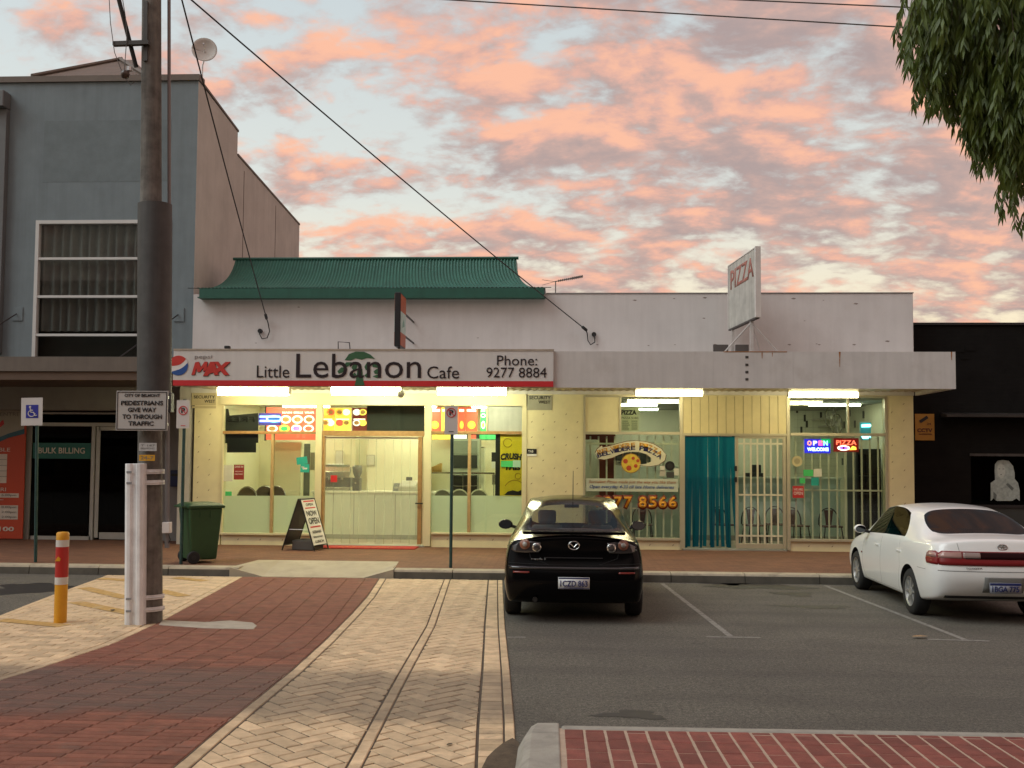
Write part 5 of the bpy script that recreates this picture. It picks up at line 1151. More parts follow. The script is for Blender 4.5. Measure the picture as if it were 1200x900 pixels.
box('case', x0, x1, 21.2, 21.9, PAV+.02, z1, BLK, fd, .015); box('door', x0+.04, x1-.04, 21.17, 21.2, PAV+.2, z1-.12, mat('fridge_glass', (.008, .008, .009), .08), fd); box('handle', x0+.08, x0+.1, 21.12, 21.14, 1.0, 1.7, STL, fd)
for i in range(4): box('shelf_edge', x0+.05, x1-.05, 21.162, 21.17, .55+.38*i, .565+.38*i, mat('dim_steel', (.08, .08, .08), .3, .8), fd)
# wall fans
for px, py, lb in ((973.5, 489, 'upper left wall fan in the pizza shop'), (980.5, 497.5, 'lower right wall fan in the pizza shop')):
    c = at(px, py, 23.7); t_ = thing('wall_fan', (c.x, 23.7, c.z), lb, 'fan', 'wall fans'); MB().tube([(c.x+.13*math.cos(R(a)), 23.7, c.z+.24*math.sin(R(a))) for a in range(0, 361, 18)], .018, 6, False).build('guard_ring', STL, t_); MB().lathe([(.05, -.06), (.06, .02), (.05, .1)], (c.x, 23.7, c.z), 'Y', 12).build('motor', GRY, t_)
    for k in range(3): a = R(120*k+20); MB().prism([(c.x, c.z), (c.x+.11*math.cos(a), c.z+.2*math.sin(a)), (c.x+.11*math.cos(a+.6), c.z+.2*math.sin(a+.6))], 23.7, 23.71).build('blade', GRY, t_)
    MB().tube([(c.x, 23.75, c.z), (c.x, PB, c.z)], .03, 6).build('arm', GRY, t_)
# insect lamp glowing cyan
y = 21.6; il = thing('insect_lamp', at(1015, 515, y), 'cyan glowing insect lamp on the rear wall of the pizza shop', 'lamp')
xx0, xx1, q0, q1 = rect(1009, 495, 1021, 515.5, y); box('case', xx0, xx1, y+.02, y+.1, q0, q1, mat('teal_case', (.04, .22, .24), .5, emit=.3), il)
for py in (499, 512.5): p, q = at(1010, py, y), at(1020, py-.4, y); MB().tube([p, q], .03, 8).build('tube', glow('cyan_tube', (.25, .95, 1.), 6.), il)
# price list in the upper left pizza window
pl_ = sheet_sign('price_list', 727.5, 477, 749, 505, YF+.1, mat('cream_sheet', (.56, .55, .40), .6), 'cream price list with dark headings in the upper pizza window', 'price list', .005)
ftext('PIZZA', 728, 480.5, 746, 486, YF+.098, INK, pl_, bold=.05); ftext('PIZZA SUBS', 728.5, 488.5, 748, 491, YF+.098, INK, pl_)
for r_ in range(5):
    fbox('price_line', 729, 493+2.3*r_, 736+(r_ % 3), 494+2.3*r_, YF+.097, YF+.099, mat('grey_print', (.17, .17, .15), .5), pl_, Y=YF+.097); fbox('price_line', 740, 493+2.3*r_, 747, 494+2.3*r_, YF+.097, YF+.099, MATS['grey_print'], pl_, Y=YF+.097)
# lit signs in the right window
y = YF+.1
op = sheet_sign('open_light_sign', 943, 514.5, 973, 531, y, mat('led_blue_board', (.02, .02, .55), .4, emit=1.1), 'blue LED sign reading OPEN WELCOME in the right pizza window', 'neon sign', .03)
for ch, a, cl in (('O', 946, (1, .25, .1)), ('P', 952.7, (.45, .45, 1)), ('E', 959, (1, .1, .25)), ('N', 965, (.3, 1, .8))): ftext(ch, a, 516.5, a+5, 522, y-.003, glow('led_'+ch, cl, 3.), op, bold=.035)
fbox('green_corner', 962, 514.3, 973.3, 519.5, y-.002, y, mat('led_green_board', (.0, .35, .12), .4, emit=.9), op, Y=y)
ftext('WELCOME', 946, 524.5, 971, 528.6, y-.003, glow('led_white', (.55, .75, 1), 3.5), op, bold=.04)
oz = sheet_sign('pizza_light_sign', 977, 513.5, 1006.3, 529.5, y, mat('led_red_board', (.16, .005, .004), .4, emit=.6), 'red LED sign reading PIZZA in the right pizza window', 'neon sign', .03)
ftext('PIZZA', 980, 516, 1003.5, 521.3, y-.003, glow('led_red', (1, .10, .05), 4.), oz, bold=.01)
c = at(988.5, 525, y); MB().tube([(c.x+.115*math.cos(R(a)), y-.01, c.z+.042*math.sin(R(a))) for a in range(0, 361, 20)], .011, 6, False).build('tube', glow('led_warm', (1, .8, .65), 4.), oz)
for dx in (-.05, .05): MB().prism(ell(c.x+dx, c.z, .035, .02, 10), y-.012, y-.008).build('topping', glow('led_violet', (.25, .1, 1), 3.), oz)
MB().prism([(at(a, b, y).x, at(a, b, y).z) for a, b in ((995, 527.5), (999, 522.5), (1003, 524), (1003.5, 527))], y-.012, y-.004).build('slice', glow('led_orange', (1, .45, .05), 3.), oz)
# oval shop sign in the left window: swoosh, generic pizza, lettering
y = YF-.012; SWC = mat('swoosh_cream', (.60, .58, .44), .5)
os_ = thing('oval_sign', (at(740, 546, y).x, y, at(740, 556, y).z), 'cream swoosh-shaped pizza shop sign with a round pizza in the left window', 'sign')
SW = [(697.5, 531), (700, 526), (705.5, 522), (706, 524.5), (713, 523), (722, 520.5), (734, 517.5), (745, 516.6), (756, 517.5), (766, 520.5), (775, 526), (780.5, 533), (779, 539.5), (772, 544.5), (763, 546.3), (755, 545.7), (748, 544.6), (757, 543.5), (763, 541), (763.5, 537), (758, 532.5), (750, 530), (742, 529.4), (734, 530), (726, 532.5), (717, 536.5), (708, 538.6), (701, 537.5)]
ctr = (739, 531)
MB().prism([(at(a+(a-ctr[0])*.012, b+(.9 if b > 531 else -.9), y).x, at(a, b+(.5 if b > 531 else -.6), y).z) for a, b in SW], y, y+.006).build('outline', MAR, os_)
MB().prism([(at(a, b, y).x, at(a, b, y).z) for a, b in SW], y-.004, y).build('swoosh', SWC, os_)
ORP = mat('ochre_lettering', (.52, .27, .03), .5); NAV = mat('navy_lettering', (.012, .012, .10), .5)
def arc_text(s_, L, m, dy):
    for ch, (a, b, sz, rot) in zip(s_, L):
        c = at(a, b+dy, y); w_ = .047*sz; o = text(ch, c.x-w_, c.x+w_, c.z-.047*sz, c.z+.047*sz, y-.005, m, None, depth=.003, bold=.03)
        me = o.data; M = Matrix.Translation((c.x, 0, c.z)) @ Matrix.Rotation(R(rot), 4, 'Y') @ Matrix.Translation((-c.x, 0, -c.z)); me.transform(M); adopt(o, os_)
path = [(702.5, 531.8, 1.0, -14), (707.7, 530.3, .95, -14), (712.6, 529, .95, -13), (717.6, 527.6, .95, -12), (722.0, 526.4, .9, -11), (726.6, 525.4, .95, -10), (731.6, 524.5, .95, -7), (736.7, 523.9, .95, -5), (741.9, 523.5, .95, -2), (752, 523.9, 1.05, 6), (757, 524.8, 1, 10), (762, 526.6, 1.05, 18), (767.5, 529.4, 1.05, 26), (773, 533.2, 1.1, 34)]
arc_text('BELVIDEREPIZZA', path[:8]+path[8:], ORP, -2.2); 
arc_text('BELVIDEREPIZZA', path, NAV, 1.5)
c = at(739.5, 543, y); MB().prism(ell(c.x, c.z, .19, .19, 26), y+.002, y+.008).build('pizza_disc', mat('cheese_yellow', (.62, .46, .05), .6, var=.2, vs=14), os_); MB().prism(ell(c.x, c.z, .205, .205, 26), y+.008, y+.012).build('pizza_crust', mat('crust_brown', (.35, .18, .05), .7), os_)
for a, b, r_ in ((733, 540.5, .05), (737, 548.5, .055), (745, 546, .04), (742, 537, .035), (747.5, 540, .035)): q = at(a, b, y); MB().prism(ell(q.x, q.z, r_, r_, 12), y-.002, y+.002).build('pizza_topping', mat('tomato_red', (.42, .06, .02), .6), os_)
tb = sheet_sign('slogan_board', 687, 561, 794.5, 576, YF-.012, mat('pale_mint_board', (.50, .55, .45), .5, var=.05), 'pale board with two lines of handwriting across the left pizza window', 'sign', .008)
ftext('Succulent Pizzas made just the way you like them', 690, 563, 792, 567.6, YF-.014, mat('rust_lettering', (.34, .13, .04), .5), tb, shear=.3); ftext('Open everyday 4-30 till late Home deliveries', 691, 568.6, 790, 573.6, YF-.014, mat('blue_lettering', (.02, .08, .32), .5), tb, shear=.3, bold=.008)
ph = thing('phone_number', (at(735, 596, YF).x, YF, at(735, 596, YF).z), 'orange phone number with dark red outline stuck on the left pizza window', 'lettering')
DR_ = mat('dark_red_outline', (.16, .012, .008), .5)
px = 695.5
for ch in '9277 8566':
    if ch == ' ': px += 5.5; continue
    ftext(ch, px-.9, 580, px+11.7, 597.2, YF+.02, DR_, ph, bold=.075, name='digit_outline'); ftext(ch, px+.9, 582, px+9.9, 595.2, YF+.014, mat('orange_digit', (.70, .33, .02), .5), ph, bold=.03, name='digit'); px += 11.7
# papers and stickers in the pizza windows
for a, b, c_, d_, m, lb, tx in ((773.5, 546, 779, 552, WPA, 'small white paper, upper of the pizza window notices', None), (773, 551, 780, 558, GRY, 'grey leaflet beside the black round item', None), (781, 553, 790, 560, mat('dark_plastic', (.06, .06, .055), .4), 'dark leaflet low beside the round badge', None), (790, 549, 795.5, 557, WPA, 'white square leaflet by the right edge of the left pizza window', None),
                              (941.5, 550.5, 953, 558, LGR, 'green sticker in the middle of the right pizza window', None), (953.5, 549.5, 963, 558.5, WPA, 'pale sticker beside the green one in the right pizza window', None), (937, 560, 943.5, 566.5, LGR, 'small lime sticker below the green one', None), (950.5, 559.5, 959.5, 569, TEA, 'teal square sticker in the right pizza window', None), (928.8, 569.5, 942, 583.5, mat('poster_red', (.45, .03, .03), .5), 'red square sticker with white marks in the right pizza window', (('WE ARE', .2, .18), ('OPEN', .48, .26)))):
    sticker(a, b, c_, d_, m, lb, txt=tx, y=YF+.02)
for px, py, r_, m, lb in ((785, 546, .10, BLK, 'black round item on the left pizza window'), (934, 540.5, .11, mat('straw_badge', (.48, .42, .24), .6), 'straw coloured round badge on the right pizza window')):
    c = at(px, py, YF+.015); t_ = thing('round_badge', c, lb, 'badge'); MB().lathe([(r_, 0), (r_, .008)], c, 'Y', 20).build('disc', m, t_); MB().lathe([(r_*.55, -.002), (r_*.55, .0)], c, 'Y', 16).build('centre', mat('badge_centre', (.30, .27, .16), .6) if m != BLK else DK, t_)
# ================================================================ POWER POLE AND ITS FITTINGS
pb_ = gr(175, 730); pxX, pyY = pb_.x, pb_.y; pz = gz(pyY)
WOOD = mat('weathered_pole', (.185, .172, .152), .9, var=.45, vs=6, bump=.8, bs=40, streak=.55)
pp = thing('power_pole', (pxX, pyY, pz), 'tall weathered timber power pole with steel sleeve and bracing channel', 'power pole')
hs = [-.3, 0, 1, 2, 3, 4, 5, 6, 7, 8, 9]
pr = []
for i, h in enumerate(hs): pr.append((.152-.005*max(h, 0), pz+h))
MB().lathe([(r, z) for r, z in pr], (pxX, pyY, 0), 'Z', 20).build('trunk', WOOD, pp, smooth=True, auto=60)
# steel guard sleeve over the front right
z0, z1 = at(183, 462, pyY-.2).z, at(183, 235, pyY-.2).z; rows = []
SLV = mat('dark_sheet_guard', (.075, .073, .07), .6, .2, var=.25, vs=4, streak=.3)
cxs = pxX+.055
for z in (z0, z1): rows.append([(cxs+.205*math.sin(R(a)), pyY-.205*math.cos(R(a))*.92-.01, z) for a in range(-58, 112, 10)])
MB().grid(rows).build('guard_sleeve', SLV, pp, smooth=True)
rows = [[(cxs+.205*math.sin(R(a)), pyY-.205*math.cos(R(a))*.92-.01, z1) for a in range(-58, 112, 10)], [(pxX+.12*math.sin(R(a)), pyY-.12*math.cos(R(a)), z1+.004) for a in range(-58, 112, 10)]]
MB().grid(rows).build('sleeve_cap', SLV, pp)
# pale bracing channel up the left front
zc0, zc1 = pz-.02, at(160, 543, pyY-.25).z; x0, x1 = at(149.5, 640, pyY-.2).x, at(171.5, 640, pyY-.2).x; yc = pyY-.2
CH = mat('pale_galvanised', (.80, .81, .81), .45, .0, var=.15, vs=5, streak=.25)
ch = MB().prism([(x0, yc+.1), (x0, yc-.03), (x0+.035, yc-.055), (x0+.075, yc-.055), (x0+.09, yc-.03), (x1-.09, yc-.03), (x1-.075, yc-.055), (x1-.035, yc-.055), (x1, yc-.03), (x1, yc+.1)], zc0, zc1, 'Z').build('brace_channel', CH, pp, bevel=.006)
for zf in (.07, .20):
    for zz in (zc1-zf-.03, zc0+.42-zf*1.1):
        MB().tube([(pxX+.185*math.sin(R(a)), pyY-.185*math.cos(R(a)), zz) for a in range(-70, 110, 12)], .004, 4).build('tie_band', CH, pp)
        rows = [[(pxX+.176*math.sin(R(a)), pyY-.176*math.cos(R(a)), zz+d) for a in range(-40, 110, 10)] for d in (-.028, .028)]
        MB().grid(rows).build('steel_band', CH, pp, smooth=True)
        box('bolt_slot', x0+.03, x0+.09, yc-.06, yc-.05, zz-.012, zz+.012, mat('slot_grey', (.25, .26, .27), .5), ch)
# conduit on the right of the pole
MB().tube([(pxX+.235, pyY-.05, pz+.9), (pxX+.235, pyY-.05, z0+.05)], .03, 8).build('conduit', mat('grey_conduit', (.20, .20, .20), .6), pp)
MB().box(pxX+.17, pxX+.30, pyY-.11, pyY+.0, z0-.22, z0+.02).build('junction_box', mat('dark_box', (.05, .045, .05), .5), pp, bevel=.008)
MB().box(pxX+.20, pxX+.29, pyY-.12, pyY-.03, pz+1.08, pz+1.21).build('meter_box', WHITE, pp, bevel=.006)
MB().tube([(pxX+.25, pyY-.06, pz+1.08), (pxX+.28, pyY-.06, pz+1.0), (pxX+.24, pyY-.06, pz+.92), (pxX+.2, pyY-.06, pz+.97)], .006, 5).build('cable_loop', BLK, pp)
MB().tube([(at(206, 220, pyY).x, pyY+.1, z1-.5), (at(210, 0, pyY).x, pyY+.1, 9)], .022, 8).build('riser_conduit', mat('riser_grey', (.20, .175, .17), .5), pp)
c = at(188, 145, pyY); MB().tube([c+Vector((-.05, 0, -.01)), c+Vector((.03, -.02, -.02)), c+Vector((.1, .0, .02))], .014, 6).build('saddle_clip', BLK, pp)
fl = at(185, 60, pyY-.15); MB().box(fl.x-.03, fl.x+.02, pyY-.14, pyY-.1, at(186, 76, pyY).z, 7.6).build('metal_strip', SLV, pp)
# cross bracket, downlead and insulator loop
a, b = at(148, 52.5, pyY-.16), at(190, 49.5, pyY-.16); MB().box(a.x, b.x, pyY-.19, pyY-.13, b.z-.028, b.z+.022).build('cross_bracket', mat('dark_bracket', (.05, .045, .04), .6), pp)
a, b = at(174, 78, pyY-.05), at(153, -12, pyY-.25); MB().tube([b, a.lerp(b, .5)+Vector((0, 0, 0)), a], .028, 8).build('downlead', BLK, pp)
for q in ([(130, -8), (131, 25), (135, 60), (145, 88), (153, 99), (158, 95)], [(145, -8), (149, 20), (150, 40), (148, 62), (146, 82)]): MB().tube([at(u+14, v, pyY-.2) for u, v in q], .005, 5).build('wire_loop', mat('wire_grey', (.09, .085, .08), .6), pp)
c = at(161, 87, pyY-.2); MB().lathe([(.02, .06), (.05, .04), (.055, 0), (.04, -.035), (.01, -.04)], c, 'Z', 12).build('insulator', mat('insulator_brown', (.055, .035, .025), .3), pp, smooth=True)
MB().lathe([(.035, 0), (.035, .05)], c+Vector((.04, .03, .06)), 'Z', 10).build('insulator_pin', GALV, pp)
pp.rotation_euler.y = R(-1.3)
# plates on the pole
yq = pyY-.19
for a, b, c_, d_, m, lb, tx in ((163, 519, 183.5, 528.5, mat('grey_white_plate', (.50, .50, .49), .5, var=.15, vs=30), 'small white label plate on the power pole', (('T 147', .2, .25), ('BELMONT', .58, .2))), (163, 533, 181.5, 540, mat('yellow_plate', (.58, .30, .02), .5), 'small yellow number plate on the power pole', (('24-7', .2, .6),))):
    sticker(a, b, c_, d_, m, lb, y=yq, txt=tx, tm=mat('grey_print', (.17, .17, .15), .5), name='pole_plate')
SGN = mat('sign_grey_white', (.48, .46, .43), .45, var=.06)
gs = sheet_sign('give_way_notice', 136, 458, 196.5, 504.5, yq-.06, SGN, 'grey-white pedestrian notice in black capitals fixed to the pole', 'sign', .008)
y = yq-.062
ftext('CITY OF BELMONT', 146, 461.5, 187.5, 465, y, INK, gs, bold=.015)
for i, s_ in enumerate(('PEDESTRIANS', 'GIVE WAY', 'TO THROUGH', 'TRAFFIC')):
    a, b = ((142, 191), (150, 183), (143.5, 189.5), (150.5, 180))[i]; ftext(s_, a, 469.5+8*i, b, 474.8+8*i, y, INK, gs, bold=.025)
x0, x1, z0, z1 = rect(136, 458, 196.5, 504.5, yq-.06)
for (a, b, c_, d_) in ((x0+.012, x1-.012, z0+.012, z0+.02), (x0+.012, x1-.012, z1-.02, z1-.012), (x0+.012, x0+.02, z0+.02, z1-.02), (x1-.02, x1-.012, z0+.02, z1-.02)): box('border', a, b, y-.003, y, c_, d_, INK, gs)
box('edge_rail', x0, x1, yq-.05, yq-.03, z0+.06, z0+.09, GALV, gs); box('edge_rail', x0, x1, yq-.05, yq-.03, z1-.09, z1-.06, GALV, gs)

# ================================================================ CABLES
TOPP = Vector((pxX-.12, pyY+.1, 7.75)); CAB = mat('black_cable', (.012, .012, .013), .6)
def sag(p, q, s, n=24): return [p.lerp(q, i/n) - Vector((0, 0, s*4*(i/n)*(1-i/n))) for i in range(n+1)]
for (ex, ey, ax, ay, lb, loop) in ((312, 372, 222, -24, 'black service cable running down to the wall above the cafe sign', ((314, 378), (316, 388), (313, 396), (307, 397), (304, 391), (305, 388))), (686, 386, 232, 6, 'long black service cable crossing to the wall right of the cafe sign', ((688, 390), (689, 399), (692, 404), (697, 401), (697, 396), (696, 392)))):
    TOPP = at(192, -28, pyY) if ex > 600 else at(206, -28, pyY)
    E_ = at(ex, ey, YF-.12); cb = thing('service_cable', E_, lb, 'cable', 'service cables to the shop wall')
    MB().tube(sag(TOPP, E_, .06), .011, 6).build('span', CAB, cb, smooth=True)
    pts = [E_] + [at(u, v, YF-.06) for u, v in loop]; MB().tube(pts, .012, 6).build('drip_loop', CAB, cb, smooth=True)
    MB().tube([E_+(TOPP-E_).normalized()*.12, E_-(TOPP-E_).normalized()*.04], .032, 8).build('clamp', CAB, cb); p = at(*loop[-1], YF-.03); MB().lathe([(.05, -.03), (.045, .03)], p, 'Y', 10).build('wall_hook', CAB, cb)
for (a, b, c_, d_, lb) in ((530, 0, 1075, 33, 'lower thin overhead wire crossing the sky at upper right'), (870, 0, 1060, 8.5, 'upper thin overhead wire at the top right of the sky')):
    p, q = at(a, b, 15), at(c_, d_, 15.0); d = q-p; tag(MB().tube(sag(p-d*3.2, q+d*4, .0, 6), .011, 5).build('overhead_wire', mat('wire_grey', (.09, .085, .08), .6)), lb, 'wire', 'overhead wires')

# ================================================================ STREET SIGNS, BOLLARD, BIN, SANDWICH BOARD, MAT
GPO = mat('green_post', (.018, .060, .055), .5, .1, var=.3, vs=9, dirt=.4, dcol=(.10, .12, .12), ds=14)
def post_sign(name, base, py_top, px0, py0, px1, py1, label, lean=0., r=.028):
    b = Vector(base); t_ = thing(name, b, label, 'sign'); zt_ = at((px0+px1)/2, py_top, b.y).z
    MB().tube([b-Vector((0, 0, .05)), (b.x, b.y, zt_)], r, 10).build('post', GPO, t_); yy = b.y-r-.008
    x0, x1, z0, z1 = rect(px0, py0, px1, py1, yy); box('plate', x0, x1, yy-.004, yy, z0, z1, mat('sign_white', (.60, .58, .56), .4, var=.05), t_, .0); return t_, yy-.006
b1 = gr(45, 657, 0); g1 = Vector((at(45, 640, KERB_Y+.45).x, KERB_Y+.45, PAV))
t_, y = post_sign('disabled_parking_sign', (at(43.5, 600, KERB_Y+.45).x, KERB_Y+.45, PAV), 466, 28.5, 466, 53.5, 498.5, 'white disabled parking sign with blue wheelchair symbol on a green post')
fbox('blue_square', 34, 474.3, 48.5, 489.8, y-.002, y, mat('sign_blue', (.03, .035, .30), .4), t_, Y=y); y -= .004
W1 = MATS['sign_white']
c = at(40.6, 484.3, y); MB().tube([(c.x+.062*math.cos(R(a)), y, c.z+.055*math.sin(R(a))) for a in range(120, 370, 20)], .009, 5).build('symbol', W1, t_)
MB().tube([at(39.2, 478.3, y), at(39.8, 483, y), at(43, 483.2, y), at(44.5, 487.2, y), at(46.5, 486.6, y)], .010, 5).build('symbol', W1, t_); MB().prism(ell(at(39, 476.7, y).x, at(39, 476.7, y).z, .02, .02, 12), y-.003, y).build('symbol', W1, t_); MB().tube([at(39.6, 480.5, y), at(42.3, 480.6, y)], .007, 5).build('symbol', W1, t_)
t_.rotation_euler.y = R(-1.2)
def no_park(px, yb, px0, py0, px1, py1, ring_y, label):
    t_, y = post_sign('no_parking_sign', (at(px, 600, yb).x, yb, PAV), py0-1, px0, py0, px1, py1, label); cx_ = (px0+px1)/2; c = at(cx_, ring_y, y); r_ = (px1-px0)*.34/70
    MB().tube([(c.x+r_*math.cos(R(a)), y-.001, c.z+r_*math.sin(R(a))) for a in range(0, 361, 15)], .008, 5, False).build('ring', REDP, t_); text('P', c.x-r_*.42, c.x+r_*.5, c.z-r_*.6, c.z+r_*.6, y, INK, t_, bold=.04); MB().tube([(c.x-r_*.7, y-.004, c.z+r_*.7), (c.x+r_*.7, y-.004, c.z-r_*.7)], .007, 5).build('slash', REDP, t_)
    c2 = at(cx_, py1-3.2, y); MB().tube([(c2.x-r_*.55, y, c2.z), (c2.x+r_*.55, y, c2.z)], .006, 4).build('arrow', REDP if px < 400 else INK, t_); return t_
no_park(528.8, KERB_Y+.42, 521, 476, 536.5, 509, 483.6, 'no parking sign on a dark green post in front of the cafe')
no_park(213.5, KERB_Y+.44, 207, 469, 222, 502, 481, 'no parking sign on a dark green post beside the wheelie bin')
# bollard
bx = gr(70.5, 731); bo = thing('bollard', bx, 'yellow bollard with red and white reflective bands beside the power pole', 'bollard'); hz = lambda p: at(70, p, bx.y).z
YB_ = mat('bollard_yellow', (.66, .31, .012), .5, var=.1, vs=8, dirt=.25, dcol=(.35, .2, .05), ds=6); rb_ = .072
tops = [623.5, 632.5, 640.5, 676, 684.5, 735]; mats = [YB_, mat('band_white', (.62, .60, .56), .4), mat('band_red', (.42, .025, .02), .4, var=.1), mat('band_white', (.6, .6, .6), .4), YB_]
for i, nm in enumerate(('cap', 'white_band', 'red_band', 'white_band', 'body')):
    zt_, zb_ = hz(tops[i]), hz(tops[i+1]); e = .002 if i in (1, 2, 3) else 0
    pf = [(rb_+e, zb_), (rb_+e, zt_)] if i else [(rb_, zb_), (rb_, zt_-.015), (rb_-.012, zt_), (.001, zt_+.006)]
    MB().lathe(pf, (bx.x, bx.y, 0), 'Z', 24).build(nm, mats[i], bo, smooth=True, auto=40)
z = hz(654); MB().prism([(bx.x-.05, z-.03), (bx.x-.01, z+.025), (bx.x+.02, z-.0), (bx.x+.01, z-.03)], bx.y-rb_-.006, bx.y-rb_+.01).build('worn_patch', YB_, bo)
# wheelie bin
bi = Vector((at(235, 600, KERB_Y+.8).x, KERB_Y+.8, PAV)); wb = thing('wheelie_bin', bi, 'dark green wheelie bin with closed lid at the kerb', 'bin')
GB = mat('bin_green', (.017, .060, .020), .5, var=.12, vs=6, bump=.1, bs=120); z = bi.z
def frustum(x, y, z0, z1, a0, b0, a1, b1):
    mb = MB(); mb.v = [(x-a0, y-b0, z0), (x+a0, y-b0, z0), (x+a0, y+b0, z0), (x-a0, y+b0, z0), (x-a1, y-b1, z1), (x+a1, y-b1, z1), (x+a1, y+b1, z1), (x-a1, y+b1, z1)]
    mb.f = [(0, 3, 2, 1), (4, 5, 6, 7), (0, 1, 5, 4), (1, 2, 6, 5), (2, 3, 7, 6), (3, 0, 4, 7)]; return mb
frustum(bi.x, bi.y, z+.06, z+.96, .23, .24, .29, .33).build('body', GB, wb, bevel=.03)
frustum(bi.x, bi.y, z+.955, z+1.0, .315, .36, .325, .37).build('rim', GB, wb, bevel=.012)
mb = frustum(bi.x, bi.y, z+1.0, z+1.05, .325, .375, .24, .28); mb.build('lid', GB, wb, bevel=.02)
MB().tube([(bi.x-.33, bi.y-.22, z+.985), (bi.x-.385, bi.y-.22, z+.985), (bi.x-.385, bi.y+.22, z+.985), (bi.x-.33, bi.y+.22, z+.985)], .018, 8).build('handle', GB, wb)
for s_ in (-1, 1):
    wl = MB().lathe([(.03, -.03), (.10, -.03), (.11, -.015), (.11, .015), (.10, .03), (.03, .03)], (bi.x-.19, bi.y+s_*.27, z+.11), 'Y', 18).build('wheel', RUBBER, wb, smooth=True, auto=40); MB().lathe([(.04, -.035), (.04, .035)], (bi.x-.19, bi.y+s_*.27, z+.11), 'Y', 12).build('hub', BLK, wl)
for dx in (-.1, .08): box('rib', bi.x+dx-.01, bi.x+dx+.01, bi.y-.335, bi.y-.30, z+.80, z+.94, GB, wb)
wb.rotation_euler.z = R(38)
# sandwich board, edge-on to the street
a0 = Vector((at(358, 638, (YF-.85)).x, (YF-.85), PAV)); ab = thing('sandwich_board', a0, 'black framed sandwich board reading NOW OPEN beside the cafe door', 'sandwich board'); z = PAV
hgt = 1.02; w2 = .30; sp_ = .36
def leaf(sg, nm):
    u = Vector((sg*sp_, 0, -hgt)).normalized(); top = Vector((a0.x+sg*.02, a0.y, z+hgt)); bot = Vector((a0.x+sg*sp_, a0.y, z))
    pr = MB().tube([top+Vector((0, -w2, 0)), bot+Vector((0, -w2, 0))], .014, 6).tube([top+Vector((0, w2, 0)), bot+Vector((0, w2, 0))], .014, 6).tube([top+Vector((0, -w2, 0)), top+Vector((0, w2, 0))], .014, 6).build(nm, BLK, ab)
    q = [top.lerp(bot, .02), top.lerp(bot, .90)]; nrm_ = Vector((hgt, 0, sg*sp_)).normalized()*sg
    MB().tube([q[1]+Vector((0, -w2, 0)), q[1]+Vector((0, w2, 0))], .012, 6).build('lower_rail', BLK, pr)
    return q, nrm_
qR, nR = leaf(1, 'frame'); qL, nL = leaf(-1, 'frame')
for (q, nr, m, nm) in ((qR, nR, WHITE, 'poster_face'), (qL, nL, mat('board_back', (.09, .085, .08), .5), 'poster_face')):
    MB().quad(q[0]+Vector((0, -w2+.02, 0))+nr*.006, q[0]+Vector((0, w2-.02, 0))+nr*.006, q[1]+Vector((0, w2-.02, 0))+nr*.006, q[1]+Vector((0, -w2+.02, 0))+nr*.006).quad(q[0]+Vector((0, -w2+.02, 0))-nr*.006, q[0]+Vector((0, w2-.02, 0))-nr*.006, q[1]+Vector((0, w2-.02, 0))-nr*.006, q[1]+Vector((0, -w2+.02, 0))-nr*.006).build(nm, m, ab)
def board_print(s_, f0, f1, m, wdt=.22, bar=False):
    A_ = qR[0].lerp(qR[1], f1); B_ = qR[0].lerp(qR[1], f0); up = (B_-A_); nn = nR*.012
    if bar: 
        MB().quad(A_+Vector((0, -wdt, 0))+nn, A_+Vector((0, wdt, 0))+nn, B_+Vector((0, wdt, 0))+nn, B_+Vector((0, -wdt, 0))+nn).build('print_bar', m, ab); return
    me = text_mesh('lettering', s_, -wdt, wdt, 0, 1, 0, m, depth=0, bold=.02)
    for v in me.vertices: v.co = A_ + nn + Vector((0, v.co.x, 0)) + up*v.co.z
    o = bpy.data.objects.new('lettering', me); COL.objects.link(o); adopt(o, ab)
board_print('', .02, .05, REDP, bar=True); board_print('', .17, .195, REDP, bar=True); board_print('', .585, .615, REDP, bar=True)
board_print('OPEN', .08, .14, INK, .15); board_print('NOW', .24, .36, INK); board_print('OPEN', .40, .54, INK); board_print('KEBABS', .68, .74, INK, .18); board_print('BREAKFAST', .80, .84, INK, .2); board_print('LUNCH', .89, .95, INK, .18)
MB().tube([(a0.x-.22, a0.y-w2, z+.42), (a0.x+.22, a0.y-w2, z+.42)], .005, 5).build('stay', GALV, ab)
box('ballast', a0.x-.20, a0.x+.28, a0.y-.2, a0.y+.25, z, z+.2, mat('ballast_grey', (.10, .09, .075), .8), ab, .02)
ab.rotation_euler.z = R(-13)
# red mat
x0, x1 = at(374, 638, YF-.3).x, at(489, 638, YF-.3).x
mt = thing('door_mat', ((x0+x1)/2, YF-.3, PAV), 'red rubber door mat lying in front of the cafe doorway', 'mat'); MB().box(x0, x1, YF-.62, YF-.07, PAV, PAV+.02).build('mat', mat('mat_red', (.36, .018, .014), .8, var=.3, vs=18, bump=.6, bs=90), mt, bevel=.006)
text('WELCOME', x0+.45, x1-.45, 0, .22, 0, mat('mat_ochre', (.40, .12, .03), .8), None, name='lettering', depth=0.)
o = bpy.context.scene.objects[[q.name for q in COL.objects if q.name.startswith('lettering')][-1]]
o = COL.objects[-1]; o.data.transform(Matrix.Translation((0, YF-.46, PAV+.0215)) @ Matrix.Rotation(R(-90), 4, 'X')); adopt(o, mt)
